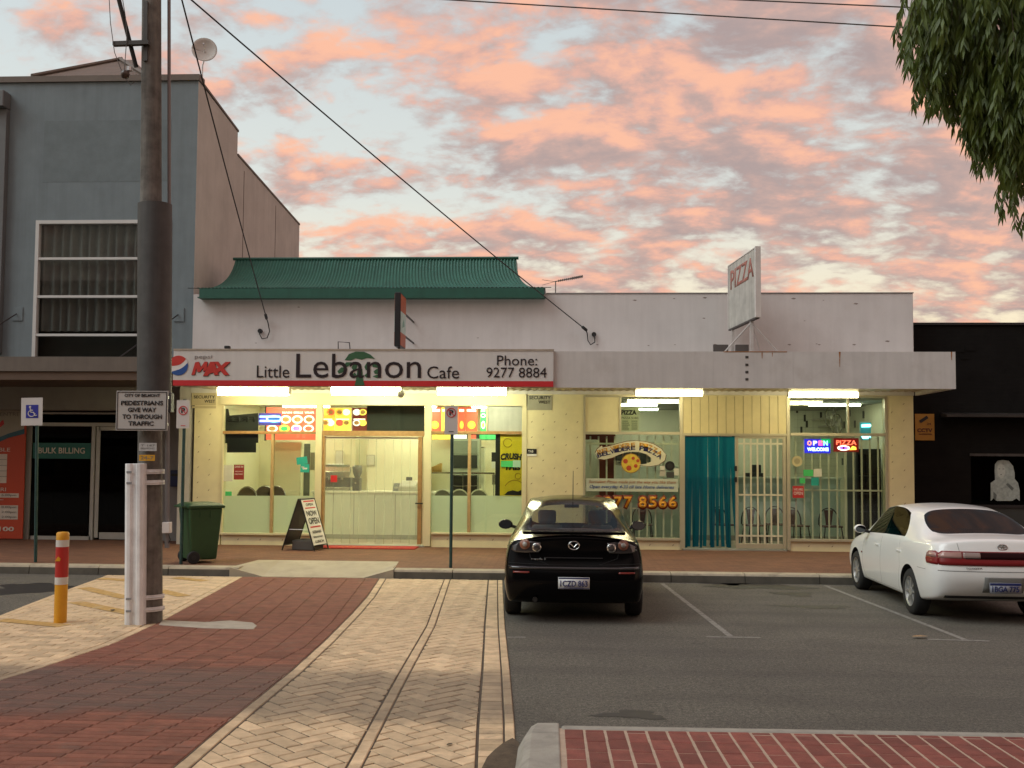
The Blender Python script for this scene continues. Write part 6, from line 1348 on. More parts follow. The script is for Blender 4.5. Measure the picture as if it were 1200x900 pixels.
# blue letter box beside the grey shopfront, fallen leaves
lb_ = thing('letter_box', at(208, 572, YG-.1), 'dark blue letter box on the grey wall beside the clinic door', 'letter box'); fbox('box', 199, 551, 220, 570.5, YG-.2, YG-.03, mat('navy_paint', (.012, .022, .085), .4), lb_, .02, Y=YG-.2); fbox('flap', 201, 555, 218, 558, YG-.21, YG-.2, BLK, lb_, Y=YG-.2)
LEAF = mat('dry_leaf', (.34, .22, .11), .8, var=.3, vs=30)
for px, py, sc_, rz, lb in ((1078, 747, .10, .2, 'dry leaf lying by the right bay line'), (527, 874, .035, 1., 'tiny dark leaf on the cream paving near the island kerb'), (132, 716, .07, 2., 'dry leaf on the cream paving beside the bollard')):
    p = gr(px, py, .012); t_ = MB(); L = [(-1, 0, .0), (-.5, .35, .1), (.2, .42, .14), (1, 0, .02), (.2, -.42, .12), (-.5, -.3, .08)]
    t_.v = [(p.x+sc_*(a*math.cos(rz)-b*math.sin(rz)), p.y+sc_*(a*math.sin(rz)+b*math.cos(rz)), p.z+.012+c*sc_*.6) for a, b, c in L]; t_.f = [(0, 1, 2, 3), (0, 3, 4, 5)]
    o = t_.build('fallen_leaf', LEAF if px > 600 else mat('dark_leaf', (.06, .04, .025), .8)); tag(o, lb, 'leaf')

# ================================================================ CARS
def subdivided(v, f, fm, creases, cutters):
    me = bpy.data.meshes.new('tmp'); me.from_pydata(v, [], f)
    for p, m in zip(me.polygons, fm): p.material_index = m
    bm = bmesh.new(); bm.from_mesh(me); bmesh.ops.recalc_face_normals(bm, faces=bm.faces[:])
    cl = bm.edges.layers.float.new('crease_edge')
    for e in bm.edges:
        k = tuple(sorted(q.index for q in e.verts))
        if k in creases: e[cl] = creases[k]
    bm.to_mesh(me); bm.free()
    for i in range(3): me.materials.append(bpy.data.materials.new('slot'))
    o = bpy.data.objects.new('tmp', me); COL.objects.link(o); sm = o.modifiers.new('s', 'SUBSURF'); sm.levels = 3; sm.render_levels = 3
    tmp = [o]
    for (x0, x1, y, z, r) in cutters:
        cm_ = MB().lathe([(r, x0), (r, x1)], (0, y, z), 'X', 40).mesh('cut')
        for i in range(3): cm_.materials.append(None)
        for p in cm_.polygons: p.material_index = 2
        co = bpy.data.objects.new('cut', cm_); COL.objects.link(co); tmp.append(co)
        bo_ = o.modifiers.new('b', 'BOOLEAN'); bo_.operation = 'DIFFERENCE'; bo_.object = co; bo_.solver = 'EXACT'; bo_.material_mode = 'INDEX'
    dg = bpy.context.evaluated_depsgraph_get(); dg.update()
    res = bpy.data.meshes.new_from_object(o.evaluated_get(dg))
    for q in tmp: bpy.data.objects.remove(q)
    return res
def part_of(me, keep, name, m, parent):
    bm = bmesh.new(); bm.from_mesh(me); bmesh.ops.delete(bm, geom=[q for q in bm.faces if not keep(q)], context='FACES')
    if not bm.faces: bm.free(); return None
    n = bpy.data.meshes.new(name); bm.to_mesh(n); bm.free(); n.materials.clear(); n.materials.append(m)
    for p in n.polygons: p.material_index = 0; p.use_smooth = True
    o = bpy.data.objects.new(name, n); COL.objects.link(o); o.parent = parent; return o
def cap_rows(st, bulge, sign):
    """grid across the end of the car: rows s1..s5, seven columns"""
    rows = []
    for k in range(3, 8):
        x, y, z = st[k]; row = []
        for fcol in (1, .66, .33, 0, -.33, -.66, -1):
            row.append((x*fcol, y+sign*bulge[k-3]*(1-fcol*fcol), z))
        rows.append(row)
    return rows
def build_car(name, label, root_loc, rz, st, bulge0, bulge1, glass_cells, body_mat, glass_mats, wheels, wr, arch):
    root = thing(name, root_loc, label, 'car'); v, f, fm = [], [], []; nS = len(st); ids = {}
    def add(p):
        k = (round(p[0], 5), round(p[1], 5), round(p[2], 5))
        if k not in ids: ids[k] = len(v); v.append(tuple(p))
        return ids[k]
    G = []
    for s_ in st:
        G.append(([add(p) for p in s_], [add((-p[0], p[1], p[2])) for p in s_]))
    creases = {}
    def cr(a, b, w_): creases[tuple(sorted((a, b)))] = w_
    for i in range(nS-1):
        for side in (0, 1):
            A_, B_ = G[i][side], G[i+1][side]
            for j in range(10):
                q = (A_[j], A_[j+1], B_[j+1], B_[j]); g_ = glass_cells.get((i, j), 0)
                f.append(q); fm.append(1 if g_ else 0)
                if g_:
                    for e in ((0, 1), (1, 2), (2, 3), (3, 0)):
                        jj = (j, j+1)
                        cr(q[e[0]], q[e[1]], .92)
            cr(A_[7], B_[7], .35); cr(A_[3], B_[3], .4)
    for gi in (8, 9):                                    # no crease down the middle of the screens
        for i in range(nS-1):
            for side in (0, 1):
                for jj in ((9, 10) if gi == 9 else (9,)):
                    creases.pop(tuple(sorted((G[i][side][jj], G[i+1][side][jj]))), None)
    for (si, bl_, sg) in ((0, bulge0, -1), (nS-1, bulge1, 1)):
        s_ = st[si]; rows = cap_rows(s_, bl_, sg); idr = [[add(p) for p in r] for r in rows]
        L_, R_ = G[si]
        for k in range(5): idr[k][0] = L_[3+k]; idr[k][6] = R_[3+k]
        idr[4] = [L_[7], L_[8], L_[9], L_[10], R_[9], R_[8], R_[7]]; idr[0] = [L_[3], L_[2], L_[1], L_[0], R_[1], R_[2], R_[3]]
        for a in range(4):
            for b in range(6): f.append((idr[a][b], idr[a][b+1], idr[a+1][b+1], idr[a+1][b])); fm.append(0)
        for k in range(6): cr(idr[4][k], idr[4][k+1], .45)
    cut_ = []
    for wy in wheels:
        for sg in (-1, 1): cut_.append((min(sg*.56, sg*1.1), max(sg*.56, sg*1.1), wy, wr+.02, arch))
    me = subdivided(v, f, fm, creases, cut_)
    body = part_of(me, lambda q: q.material_index == 0, 'body', body_mat, root)
    for wy in wheels:
        for sg in (-1, 1): part_of(me, lambda q: q.material_index == 2 and abs(q.calc_center_median().y-wy) < .6 and q.calc_center_median().x*sg > 0, 'wheel_arch', mat('arch_black', (.008, .008, .008), .9), root)
    cells = {'rear_window': lambda c: abs(c.x) < 9 and c.y < st[3][8][1]+.02 and abs(c.x) < st[3][8][0]+.1 and c.z < 9, }
    midy = (st[5][8][1]+st[6][8][1])/2
    def is_side(q): return abs(q.normal.x) > .72
    def gk(fn): return lambda q: q.material_index == 1 and fn(q.calc_center_median(), is_side(q))
    part_of(me, gk(lambda c, s_: not s_ and c.y < midy), 'rear_window', glass_mats[0], root)
    part_of(me, gk(lambda c, s_: not s_ and c.y >= midy), 'windscreen', glass_mats[1], root)
    for sg in (-1, 1):
        part_of(me, gk(lambda c, s_: s_ and c.x*sg > 0 and c.y < midy), 'side_window', glass_mats[2], root)
        part_of(me, gk(lambda c, s_: s_ and c.x*sg > 0 and c.y >= midy), 'side_window', glass_mats[2], root)
    bm = bmesh.new(); bm.from_mesh(me); bvh = BVHTree.FromBMesh(bm); bm.free()
    return root, bvh, body
def wheel_set(root, xs, ys, wr, tw, rim_m, spokes, rimr):
    T_ = MB(); prof = [(rimr-.005, -tw/2), (wr-.03, -tw/2), (wr-.008, -tw/2+.02), (wr, -tw/2+.045), (wr, tw/2-.045), (wr-.008, tw/2-.02), (wr-.03, tw/2), (rimr-.005, tw/2)]
    tm = T_.lathe(prof, (0, 0, 0), 'X', 40, caps=False).mesh('tyre', RUBBER, True)
    rm_ = MB().lathe([(rimr, -tw/2+.005), (rimr-.018, -tw/2+.012), (rimr-.03, -tw/2+.05), (rimr-.035, tw/2-.05)], (0, 0, 0), 'X', 36, caps=False)
    for k in range(spokes):
        a = 2*math.pi*k/spokes; w_ = .12 if spokes > 5 else .18; x = -tw/2+.018
        c0, c1 = (.04, a-w_*1.6), (rimr-.02, a-w_*.75); d0, d1 = (.04, a+w_*1.6), (rimr-.02, a+w_*.75)
        pt = [(r_*math.cos(q), r_*math.sin(q)) for r_, q in (c0, c1, d1, d0)]; rm_.prism(pt, x, x+.03, 'X')
    rm_.lathe([(.055, -tw/2+.012), (.055, -tw/2+.05)], (0, 0, 0), 'X', 16)
    rme = rm_.mesh('rim', rim_m, False); hub = MB().lathe([(rimr-.04, -tw/2+.07), (rimr-.04, tw/2-.02)], (0, 0, 0), 'X', 24).mesh('wheel', BLK)
    for y in ys:
        for sg in (-1, 1):
            h = bpy.data.objects.new('wheel', hub); COL.objects.link(h); h.parent = root; h.location = (sg*xs, y, wr); h.rotation_euler.z = 0 if sg < 0 else math.pi
            for nm, mm in (('tyre', tm), ('rim', rme)): o = bpy.data.objects.new(nm, mm); COL.objects.link(o); o.parent = h
def decal(bvh, root, poly, m, name, axis='Y', start=-2., sgn=1, off=.006, th=.006, grid=.03, parent=None):
    """lay an outline onto the body: axis Y -> (x,z) seen from behind, axis X -> (y,z) seen from a side"""
    bm = bmesh.new(); vs_ = [bm.verts.new((a, 0, b)) for a, b in poly]; bm.faces.new(vs_)
    lo, hi = [min(p[k] for p in poly) for k in (0, 1)], [max(p[k] for p in poly) for k in (0, 1)]
    for k, nrm_ in ((0, (1, 0, 0)), (1, (0, 0, 1))):
        t_ = lo[k]+grid
        while t_ < hi[k]:
            bmesh.ops.bisect_plane(bm, geom=bm.faces[:]+bm.edges[:]+bm.verts[:], plane_co=(t_, 0, 0) if k == 0 else (0, 0, t_), plane_no=nrm_); t_ += grid
    ok = True
    for q in bm.verts:
        a, b = q.co.x, q.co.z
        o_, d_ = (Vector((a, start, b)), Vector((0, sgn, 0))) if axis == 'Y' else (Vector((start, a, b)), Vector((sgn, 0, 0)))
        h = bvh.ray_cast(o_, d_)
        if h[0] is None: q.co = o_ + d_*(abs(start)); ok = False
        else: q.co = h[0]-d_*off
    bmesh.ops.recalc_face_normals(bm, faces=bm.faces[:]); n = bpy.data.meshes.new(name); bm.to_mesh(n); bm.free(); n.materials.append(m)
    for p in n.polygons: p.use_smooth = True
    o = bpy.data.objects.new(name, n); COL.objects.link(o); o.parent = parent or root
    if th: s_ = o.modifiers.new('s', 'SOLIDIFY'); s_.thickness = th; s_.offset = 0
    return o
def seam(bvh, root, pts, axis='Y', start=-2., sgn=1, r=.004, m=None, name='panel_gap'):
    L = []
    for (a, b), (c_, d_) in zip(pts, pts[1:]):
        n = max(2, int(math.hypot(c_-a, d_-b)/.03))
        for i in range(n+1): L.append((a+(c_-a)*i/n, b+(d_-b)*i/n))
    P = []
    for a, b in L:
        o_, dd = (Vector((a, start, b)), Vector((0, sgn, 0))) if axis == 'Y' else (Vector((start, a, b)), Vector((sgn, 0, 0)))
        h = bvh.ray_cast(o_, dd)
        if h[0] is not None: P.append(h[0]+dd*.0015)
    if len(P) > 1: 
        o = MB().tube(P, r, 5).build(name, m or mat('gap_black', (.01, .01, .01), .9)); o.parent = root
        return o
def local_box(root, nm, x0, x1, y0, y1, z0, z1, m, bevel=.0, parent=None):
    o = MB().box(x0, x1, y0, y1, z0, z1).build(nm, m, None, bevel=bevel); o.parent = parent or root; return o
def local_text(root, s_, x0, x1, z0, z1, y, m, **kw): o = text(s_, x0, x1, z0, z1, y, m, None, **kw); o.parent = root; return o
def half(y, W, zb, zs, s5, t1, t2, t3, zmid=.58, k=(.93, .985, .97)):
    ys = y if isinstance(y, (list, tuple)) else [y]*4
    return [(0, ys[0], zb), (W*.33, ys[0], zb), (W*.66, ys[0], zb), (W*k[0], ys[0], zb+.01), (W*k[1], ys[1], zb+.15), (W, ys[2], zmid), (W*k[2], ys[3], zs), s5, t1, t2, (0,)+t3]
def seat_pair(root, ys, zs, m, xs=.36, hr=True):
    for sg in (-1, 1):
        s_ = local_box(root, 'seat', sg*xs-.22, sg*xs+.22, ys, ys+.12, .35, zs-.16, m, .04)
        if hr: local_box(root, 'headrest', sg*xs-.13, sg*xs+.13, ys+.02, ys+.11, zs-.14, zs+.05, m, .035, s_)

# ---- black sedan, seen square from behind
BP = mat('black_car_paint', (.003, .003, .0033), .16, var=0, coat=.0, spec=.12)
CHR = mat('chrome', (.62, .62, .60), .15, 1., var=0)
stB = [half([.08, .03, .02, .10], .835, .25, .81, (.755, .13, .985), (.50, .055, 1.045), (.25, .03, 1.065), (.022, 1.072), .60, (.95, .985, .985)),
       half(.26, .865, .23, .84, (.79, .25, .995), (.52, .24, 1.065), (.26, .22, 1.085), (.215, 1.09)),
       half(.62, .885, .20, .87, (.80, .60, 1.01), (.61, .52, 1.095), (.32, .47, 1.125), (.46, 1.135)),
       half(1.10, .89, .20, .89, (.81, 1.02, 1.005), (.535, 1.18, 1.365), (.27, 1.13, 1.40), (1.12, 1.41)),
       half(1.38, .89, .20, .89, (.815, 1.30, 1.0), (.575, 1.46, 1.42), (.30, 1.46, 1.465), (1.46, 1.48)),
       half(2.08, .89, .20, .885, (.815, 2.08, .985), (.60, 2.10, 1.44), (.31, 2.10, 1.485), (2.10, 1.50)),
       half(2.18, .89, .20, .88, (.815, 2.18, .98), (.60, 2.19, 1.44), (.31, 2.19, 1.485), (2.19, 1.50)),
       half(3.0, .89, .20, .85, (.80, 3.05, .93), (.585, 2.62, 1.39), (.31, 2.55, 1.43), (2.52, 1.44)),
       half(3.3, .89, .20, .84, (.79, 3.28, .91), (.66, 3.35, .985), (.35, 3.45, 1.0), (3.48, 1.005)),
       half(3.75, .88, .20, .80, (.76, 3.72, .87), (.55, 3.75, .92), (.28, 3.8, .94), (3.8, .945)),
       half(4.15, .82, .2, .70, (.68, 4.15, .79), (.48, 4.2, .82), (.24, 4.22, .835), (4.22, .84), .5),
       half([4.28, 4.34, 4.36, 4.32], .66, .22, .62, (.55, 4.28, .70), (.4, 4.3, .74), (.2, 4.34, .75), (4.36, .755), .46)]
GC = {(2, 8): 1, (2, 9): 1, (7, 8): 1, (7, 9): 1, (4, 7): 1, (5, 7): 1, (6, 7): 1}
CG = glass('car_glass', (.62, .66, .64), .4); TG = glass('tinted_car_glass', (.05, .045, .05), .5)
bxc = .155; y0c = 12.0
kar, bvh, body = build_car('black_sedan', 'black sedan parked nose-in to the kerb, seen squarely from behind', (bxc, y0c, gz(y0c)), 0, stB, [.04, .07, .07, .05, .08], [.05]*5, GC, BP, (CG, CG, CG), (.86, 3.48), .315, .345)
kar.rotation_euler.x = -math.atan(TILT); kar.rotation_euler.z = R(.0)
ALR = mat('alloy_rim', (.42, .42, .43), .3, .85, var=.08)
wheel_set(kar, .775, (.86, 3.48), .315, .20, ALR, 5, .215)
LENS = mat('smoked_lens', (.035, .03, .03), .08, var=0, coat=1.); LRED = mat('tail_red', (.20, .02, .014), .15, var=0, coat=.8); LAMB = mat('lamp_amber', (.26, .10, .06), .2, var=0, coat=.8); LCLR = mat('lamp_clear', (.34, .33, .30), .12, var=0, coat=1.)
for sg in (-1, 1):
    F_ = lambda L: [(sg*a, b) for a, b in L]
    lt = decal(bvh, kar, F_([(.405, .985), (.52, 1.005), (.66, .985), (.755, .935), (.765, .89), (.72, .865), (.56, .855), (.43, .865), (.40, .90)]), LENS, 'tail_light', off=.006)
    for cx_, cz_, r_, m in ((.60, .962, .064, LAMB), (.455, .925, .056, LENS)):
        rg = decal(bvh, kar, ell(sg*cx_, cz_, r_, r_, 20), CHR if m is LENS else LAMB, 'lamp_ring', off=.012, parent=lt); decal(bvh, kar, ell(sg*cx_, cz_, r_*.72, r_*.72, 18), m, 'lamp_lens', off=.018, parent=lt)
        if m is LAMB: decal(bvh, kar, ell(sg*(cx_+.0), cz_, r_*.45, r_*.45, 14), LCLR, 'lamp_bulb', off=.024, parent=lt)
    decal(bvh, kar, F_([(.54, .640), (.74, .640), (.74, .618), (.54, .618)]), LRED, 'reflector', off=.006)
    # mirror on the front door
    mr = MB(); mr.lathe([(.001, -.06), (.055, -.05), (.075, 0), (.06, .05), (.001, .075)], (sg*.995, 2.86, 1.02), 'Y', 14); 
    for i, (a, b, c_) in enumerate(mr.v): mr.v[i] = (sg*.995+(a-sg*.995)*1.45, b, c_)
    o = mr.build('mirror', BP, None, smooth=True); o.parent = kar; g_ = MB().prism(ell(sg*.995, 1.02, .095, .06, 18), 2.795, 2.80).build('mirror_glass', mat('mirror_face', (.10, .11, .12), .05, .9, var=0)); g_.parent = o; MB_ = MB().tube([(sg*.93, 2.87, 1.0), (sg*.80, 2.9, .96)], .025, 8).build('mirror_arm', BLK); MB_.parent = o
    for a, b in ((2.25, 2.40), (1.18, 1.33)): 
        h_ = bvh.ray_cast(Vector((sg*2, (a+b)/2, .84)), Vector((-sg, 0, 0)))[0]
        if h_: local_box(kar, 'door_handle', h_.x-.012, h_.x+.012, a, b, .828, .852, BP, .006)
    seam(bvh, kar, [(2.14, .97), (2.14, .35), (2.2, .28), (3.0, .28), (3.1, .5), (3.05, .9)], 'X', sg*2, -sg); seam(bvh, kar, [(1.25, .95), (1.15, .6), (1.3, .28), (2.1, .28)], 'X', sg*2, -sg)
seam(bvh, kar, [(-.56, 1.02), (-.53, .80), (-.30, .72), (.30, .72), (.53, .80), (.56, 1.02)]); seam(bvh, kar, [(-.80, .735), (-.5, .725), (-.3, .72)], r=.005); seam(bvh, kar, [(.3, .72), (.5, .725), (.80, .735)], r=.005)
sp1 = MB().prism([(.05, 1.085), (.0, 1.10), (-.005, 1.122), (.10, 1.125), (.18, 1.10)], -.62, .62, 'X').build('boot_spoiler', BP, None, bevel=.008); sp1.parent = kar
pl = decal(bvh, kar, [(-.19, .58), (.19, .58), (.19, .44), (-.19, .44)], mat('plate_white', (.62, .63, .62), .4, var=.04), 'number_plate', off=.012, grid=.5, th=.01)
def plate_text(root, bvh, par, s_, x0, x1, z0, z1, off, m, **kw):
    h = bvh.ray_cast(Vector(((x0+x1)/2, -2, (z0+z1)/2)), Vector((0, 1, 0)))[0]; o = local_text(root, s_, x0, x1, z0, z1, h.y-off, m, **kw); o.parent = par; return o
NAVY = mat('plate_navy', (.02, .03, .13), .4, var=0)
py_ = min(q.co.y for q in pl.data.vertices)-.008
for q in pl.data.vertices: q.co.y = py_+.004
o = local_text(kar, '1CZD 863', -.165, .165, .468, .542, py_, NAVY, bold=.02); o.parent = pl; local_box(kar, 'plate_strip', -.185, .185, py_-.003, py_, .562, .576, NAVY, 0, pl); local_box(kar, 'plate_border', -.185, .185, py_-.003, py_, .444, .448, NAVY, 0, pl)
o = local_text(kar, 'WESTERN AUSTRALIA', -.12, .12, .451, .460, py_, NAVY); o.parent = pl
# winged oval badge and lettering
h = bvh.ray_cast(Vector((0, -2, .955)), Vector((0, 1, 0)))[0]; yb = h.y-.012; cz_ = .955
MB_ = MB().tube([(.066*math.cos(R(a)), yb, cz_+.05*math.sin(R(a))) for a in range(0, 361, 15)], .008, 6, False).build('badge', CHR, None, smooth=True); MB_.parent = kar
o = MB().tube([(-.058, yb, cz_+.022), (-.03, yb, cz_+.012), (0, yb, cz_-.022), (.03, yb, cz_+.012), (.058, yb, cz_+.022)], .007, 6).build('badge_wing', CHR, None); o.parent = MB_
h = bvh.ray_cast(Vector((-.42, -2, .79)), Vector((0, 1, 0)))[0]; local_text(kar, 'mazda 3', -.52, -.34, .775, .80, h.y-.006, mat('dull_chrome', (.25, .25, .24), .3, .9, var=0), bold=.02)
local_box(kar, 'boot_lock', -.35, .35, -.0, .012, .80, .812, BLK, .003)
decal(bvh, kar, [(-.80, .70), (.80, .70), (.78, .665), (-.78, .665)], mat('bumper_ledge', (.02, .02, .021), .18, var=0, coat=1.), 'bumper_ledge', off=.012, th=.012, grid=.05)
for sg in (-1,): o = MB().tube([(-.47, -.0, .30), (-.47, .35, .30)], .03, 12).build('exhaust', mat('sooty_steel', (.05, .048, .045), .5, .8, var=0), None); o.parent = kar
o = MB().tube([(0, 1.30, 1.455), (0, 1.05, 1.85)], [.006, .003], 6).build('aerial', BLK, None); o.parent = kar
SEAT = mat('grey_seat', (.16, .16, .155), .8, var=.1); INT = mat('dark_trim', (.018, .018, .018), .8)
seat_pair(kar, 2.15, 1.22, SEAT); local_box(kar, 'rear_shelf', -.60, .60, .62, 1.05, .90, .97, INT, .01); local_box(kar, 'rear_seat', -.58, .58, 1.05, 1.2, .35, 1.0, SEAT, .04); local_box(kar, 'dashboard', -.66, .66, 2.95, 3.3, .6, .93, INT, .05); local_box(kar, 'rear_view_mirror', -.11, .11, 2.72, 2.75, 1.28, 1.345, BLK, .015)
o = MB().tube([(.36+.18*math.cos(R(a)), 2.85-.06*math.sin(R(a)), .88+.17*math.sin(R(a))) for a in range(0, 361, 20)], .014, 6, False).build('steering_wheel', BLK, None); o.parent = kar

# ---- white sedan, three-quarter rear view
WP = mat('white_car_paint', (.82, .82, .80), .3, var=.02, coat=.7)
stW = [half([.08, .03, .0, .05], .765, .33, .86, (.70, .10, .99), (.47, .055, 1.03), (.24, .04, 1.045), (.035, 1.05), .62, (.92, .97, .985)),
       half(.26, .835, .27, .87, (.765, .24, 1.0), (.50, .22, 1.055), (.25, .21, 1.07), (.21, 1.075), .62),
       half(.62, .85, .22, .885, (.775, .60, .99), (.665, .60, 1.055), (.34, .55, 1.08), (.54, 1.09), .62),
       half(.95, .852, .20, .89, (.785, .88, .985), (.565, 1.24, 1.33), (.29, 1.27, 1.37), (1.25, 1.38), .6),
       half(1.22, .852, .20, .885, (.79, 1.12, .975), (.57, 1.44, 1.355), (.29, 1.44, 1.395), (1.44, 1.405), .6),
       half(2.06, .852, .20, .87, (.795, 2.04, .945), (.59, 2.05, 1.37), (.30, 2.05, 1.41), (2.05, 1.42), .6),
       half(2.14, .852, .20, .87, (.795, 2.12, .94), (.59, 2.13, 1.37), (.30, 2.13, 1.41), (2.13, 1.42), .6),
       half(2.95, .85, .20, .83, (.78, 2.98, .90), (.565, 2.55, 1.325), (.30, 2.48, 1.37), (2.45, 1.38), .58),
       half(3.2, .845, .20, .81, (.77, 3.2, .875), (.64, 3.28, .945), (.34, 3.38, .96), (3.40, .965), .56),
       half(3.65, .84, .20, .765, (.73, 3.65, .82), (.53, 3.68, .865), (.27, 3.72, .88), (3.72, .885), .52),
       half(4.05, .78, .2, .66, (.64, 4.05, .74), (.46, 4.1, .77), (.23, 4.12, .785), (4.12, .79), .46),
       half([4.16, 4.22, 4.24, 4.20], .62, .22, .57, (.52, 4.16, .65), (.38, 4.18, .69), (.19, 4.22, .70), (4.24, .705), .42)]
xw, yw = 5.40, 12.38
wc, bvw, body = build_car('white_sedan', 'white sedan with a full-width red light band, parked at the right', (xw, yw, gz(yw)), 0, stW, [.04, .07, .08, .07, .06], [.05]*5, GC, WP, (TG, TG, TG), (.90, 3.40), .30, .335)
wc.rotation_euler.x = -math.atan(TILT); wc.rotation_euler.z = R(-1.0)
wheel_set(wc, .735, (.90, 3.40), .30, .19, mat('wheel_trim', (.52, .52, .50), .35, .6, var=.08), 8, .20)
WR2 = mat('deep_red_lens', (.21, .012, .014), .3, var=0, coat=.15); DKL = mat('dark_red_lens', (.02, .004, .005), .35, var=0, spec=.15); PKL = mat('pink_clear_lens', (.42, .24, .21), .15, var=.1, coat=.8)
bd = decal(bvw, wc, [(-.745, .865), (-.70, .905), (.70, .905), (.745, .865), (.755, .80), (.74, .735), (-.74, .735), (-.755, .80)], WR2, 'tail_light_band', off=.008, grid=.04)
decal(bvw, wc, [(-.45, .895), (.45, .895), (.45, .815), (-.45, .815)], DKL, 'centre_lens', off=.014, parent=bd)
for sg in (-1, 1):
    decal(bvw, wc, [(sg*a, b) for a, b in ((.49, .893), (.70, .89), (.735, .86), (.742, .825), (.49, .82))], PKL, 'indicator_lens', off=.014, parent=bd); decal(bvw, wc, [(sg*a, b) for a, b in ((.275, .892), (.475, .892), (.475, .825), (.275, .825))], mat('reversing_lens', (.34, .25, .23), .15, var=.1, coat=.8), 'reversing_lens', off=.016, parent=bd)
    decal(bvw, wc, [(.075, .735), (.075, .865), (.14, .90), (.26, .89), (.30, .86), (.31, .79), (.28, .74)], WR2, 'side_lens', 'X', sg*2, -sg, off=.006, parent=bd)
    decal(bvw, wc, [(.10, .825), (.13, .885), (.25, .88), (.285, .855), (.29, .825)], PKL, 'side_lens', 'X', sg*2, -sg, off=.012, parent=bd)
    mr = MB().lathe([(.001, -.05), (.05, -.045), (.065, 0), (.05, .05), (.001, .07)], (sg*.93, 2.80, .985), 'Y', 14)
    for i, (a, b, c_) in enumerate(mr.v): mr.v[i] = (sg*.93+(a-sg*.93)*1.4, b, c_)
    o = mr.build('mirror', WP, None, smooth=True); o.parent = wc; g_ = MB().prism(ell(sg*.93, .985, .075, .052, 18), 2.745, 2.75).build('mirror_glass', MATS['mirror_face']); g_.parent = o; a_ = MB().tube([(sg*.88, 2.82, .96), (sg*.76, 2.85, .93)], .022, 8).build('mirror_arm', BLK); a_.parent = o
    for a, b in ((2.18, 2.34), (1.22, 1.38)):
        h_ = bvw.ray_cast(Vector((sg*2, (a+b)/2, .79)), Vector((-sg, 0, 0)))[0]
        if h_: local_box(wc, 'door_handle', h_.x-.014, h_.x+.014, a, b, .776, .805, WP, .006)
    for L in ([(2.10, .93), (2.10, .35), (2.15, .25), (2.9, .25), (3.0, .45), (2.97, .86)], [(1.32, .94), (1.24, .6), (1.36, .25), (2.08, .25)]): seam(bvw, wc, L, 'X', sg*2, -sg, r=.003, m=mat('gap_grey', (.25, .25, .24), .9))
    seam(bvw, wc, [(.30, .655), (.56, .655)], 'X', sg*2, -sg, r=.004, m=MATS['gap_grey'])
    decal(bvw, wc, [(2.56, .985), (2.62, .985), (2.62, .91), (2.56, .91)], INT, 'window_corner', 'X', sg*2, -sg) if 0 else None
    mk = decal(bvw, wc, ell(3.02, .62, .022, .014, 10), LRED, 'side_marker', 'X', sg*2, -sg)
seam(bvw, wc, [(-.75, .665), (.75, .665)], r=.006, m=MATS['gap_grey']); seam(bvw, wc, [(-.52, 1.0), (-.50, .87)], r=.004, m=MATS['gap_grey']); seam(bvw, wc, [(.52, 1.0), (.50, .87)], r=.004, m=MATS['gap_grey'])
h = bvw.ray_cast(Vector((0, -2, .96)), Vector((0, 1, 0)))[0]; yb = h.y-.008
bg_ = MB().tube([(.055*math.cos(R(a)), yb, .962+.034*math.sin(R(a))) for a in range(0, 361, 18)], .006, 6, False).build('badge', CHR, None); bg_.parent = wc
for k, (rx, rz_, dz) in enumerate(((.016, .032, 0), (.034, .014, .014))): o = MB().tube([(rx*math.cos(R(a)), yb, .962+dz+rz_*math.sin(R(a))) for a in range(0, 361, 24)], .005, 5, False).build('badge_ring', CHR, None); o.parent = bg_
h = bvw.ray_cast(Vector((-.36, -2, .70)), Vector((0, 1, 0)))[0]; local_text(wc, 'TOYOTA', -.46, -.26, .695, .712, h.y-.006, mat('dull_chrome', (.25, .25, .24), .3, .9, var=0), bold=.02)
rc = decal(bvw, wc, [(-.24, .60), (.24, .60), (.24, .405), (-.24, .405)], mat('plate_recess', (.22, .22, .21), .6, var=0), 'plate_recess', off=.002, th=.004, grid=.06)
pl = decal(bvw, wc, [(-.186, .535), (.186, .535), (.186, .405), (-.186, .405)], mat('worn_plate', (.30, .31, .36), .5, var=.1), 'number_plate', off=.012, grid=.5, th=.008)
py_ = min(q.co.y for q in pl.data.vertices)-.008
for q in pl.data.vertices: q.co.y = py_+.004
o = local_text(wc, '1BGA 775', -.16, .16, .425, .495, py_, NAVY, bold=.02); o.parent = pl; local_box(wc, 'plate_strip', -.184, .184, py_-.003, py_, .505, .532, NAVY, 0, pl)
decal(bvw, wc, [(-.66, .352), (.66, .352), (.66, .315), (-.66, .315)], BLK, 'lower_valance', off=.004, th=.006, grid=.06)
seat_pair(wc, 2.1, 1.16, INT); local_box(wc, 'rear_seat', -.55, .55, 1.05, 1.2, .35, .98, INT, .04); local_box(wc, 'dashboard', -.6, .6, 2.9, 3.2, .6, .88, INT, .05)

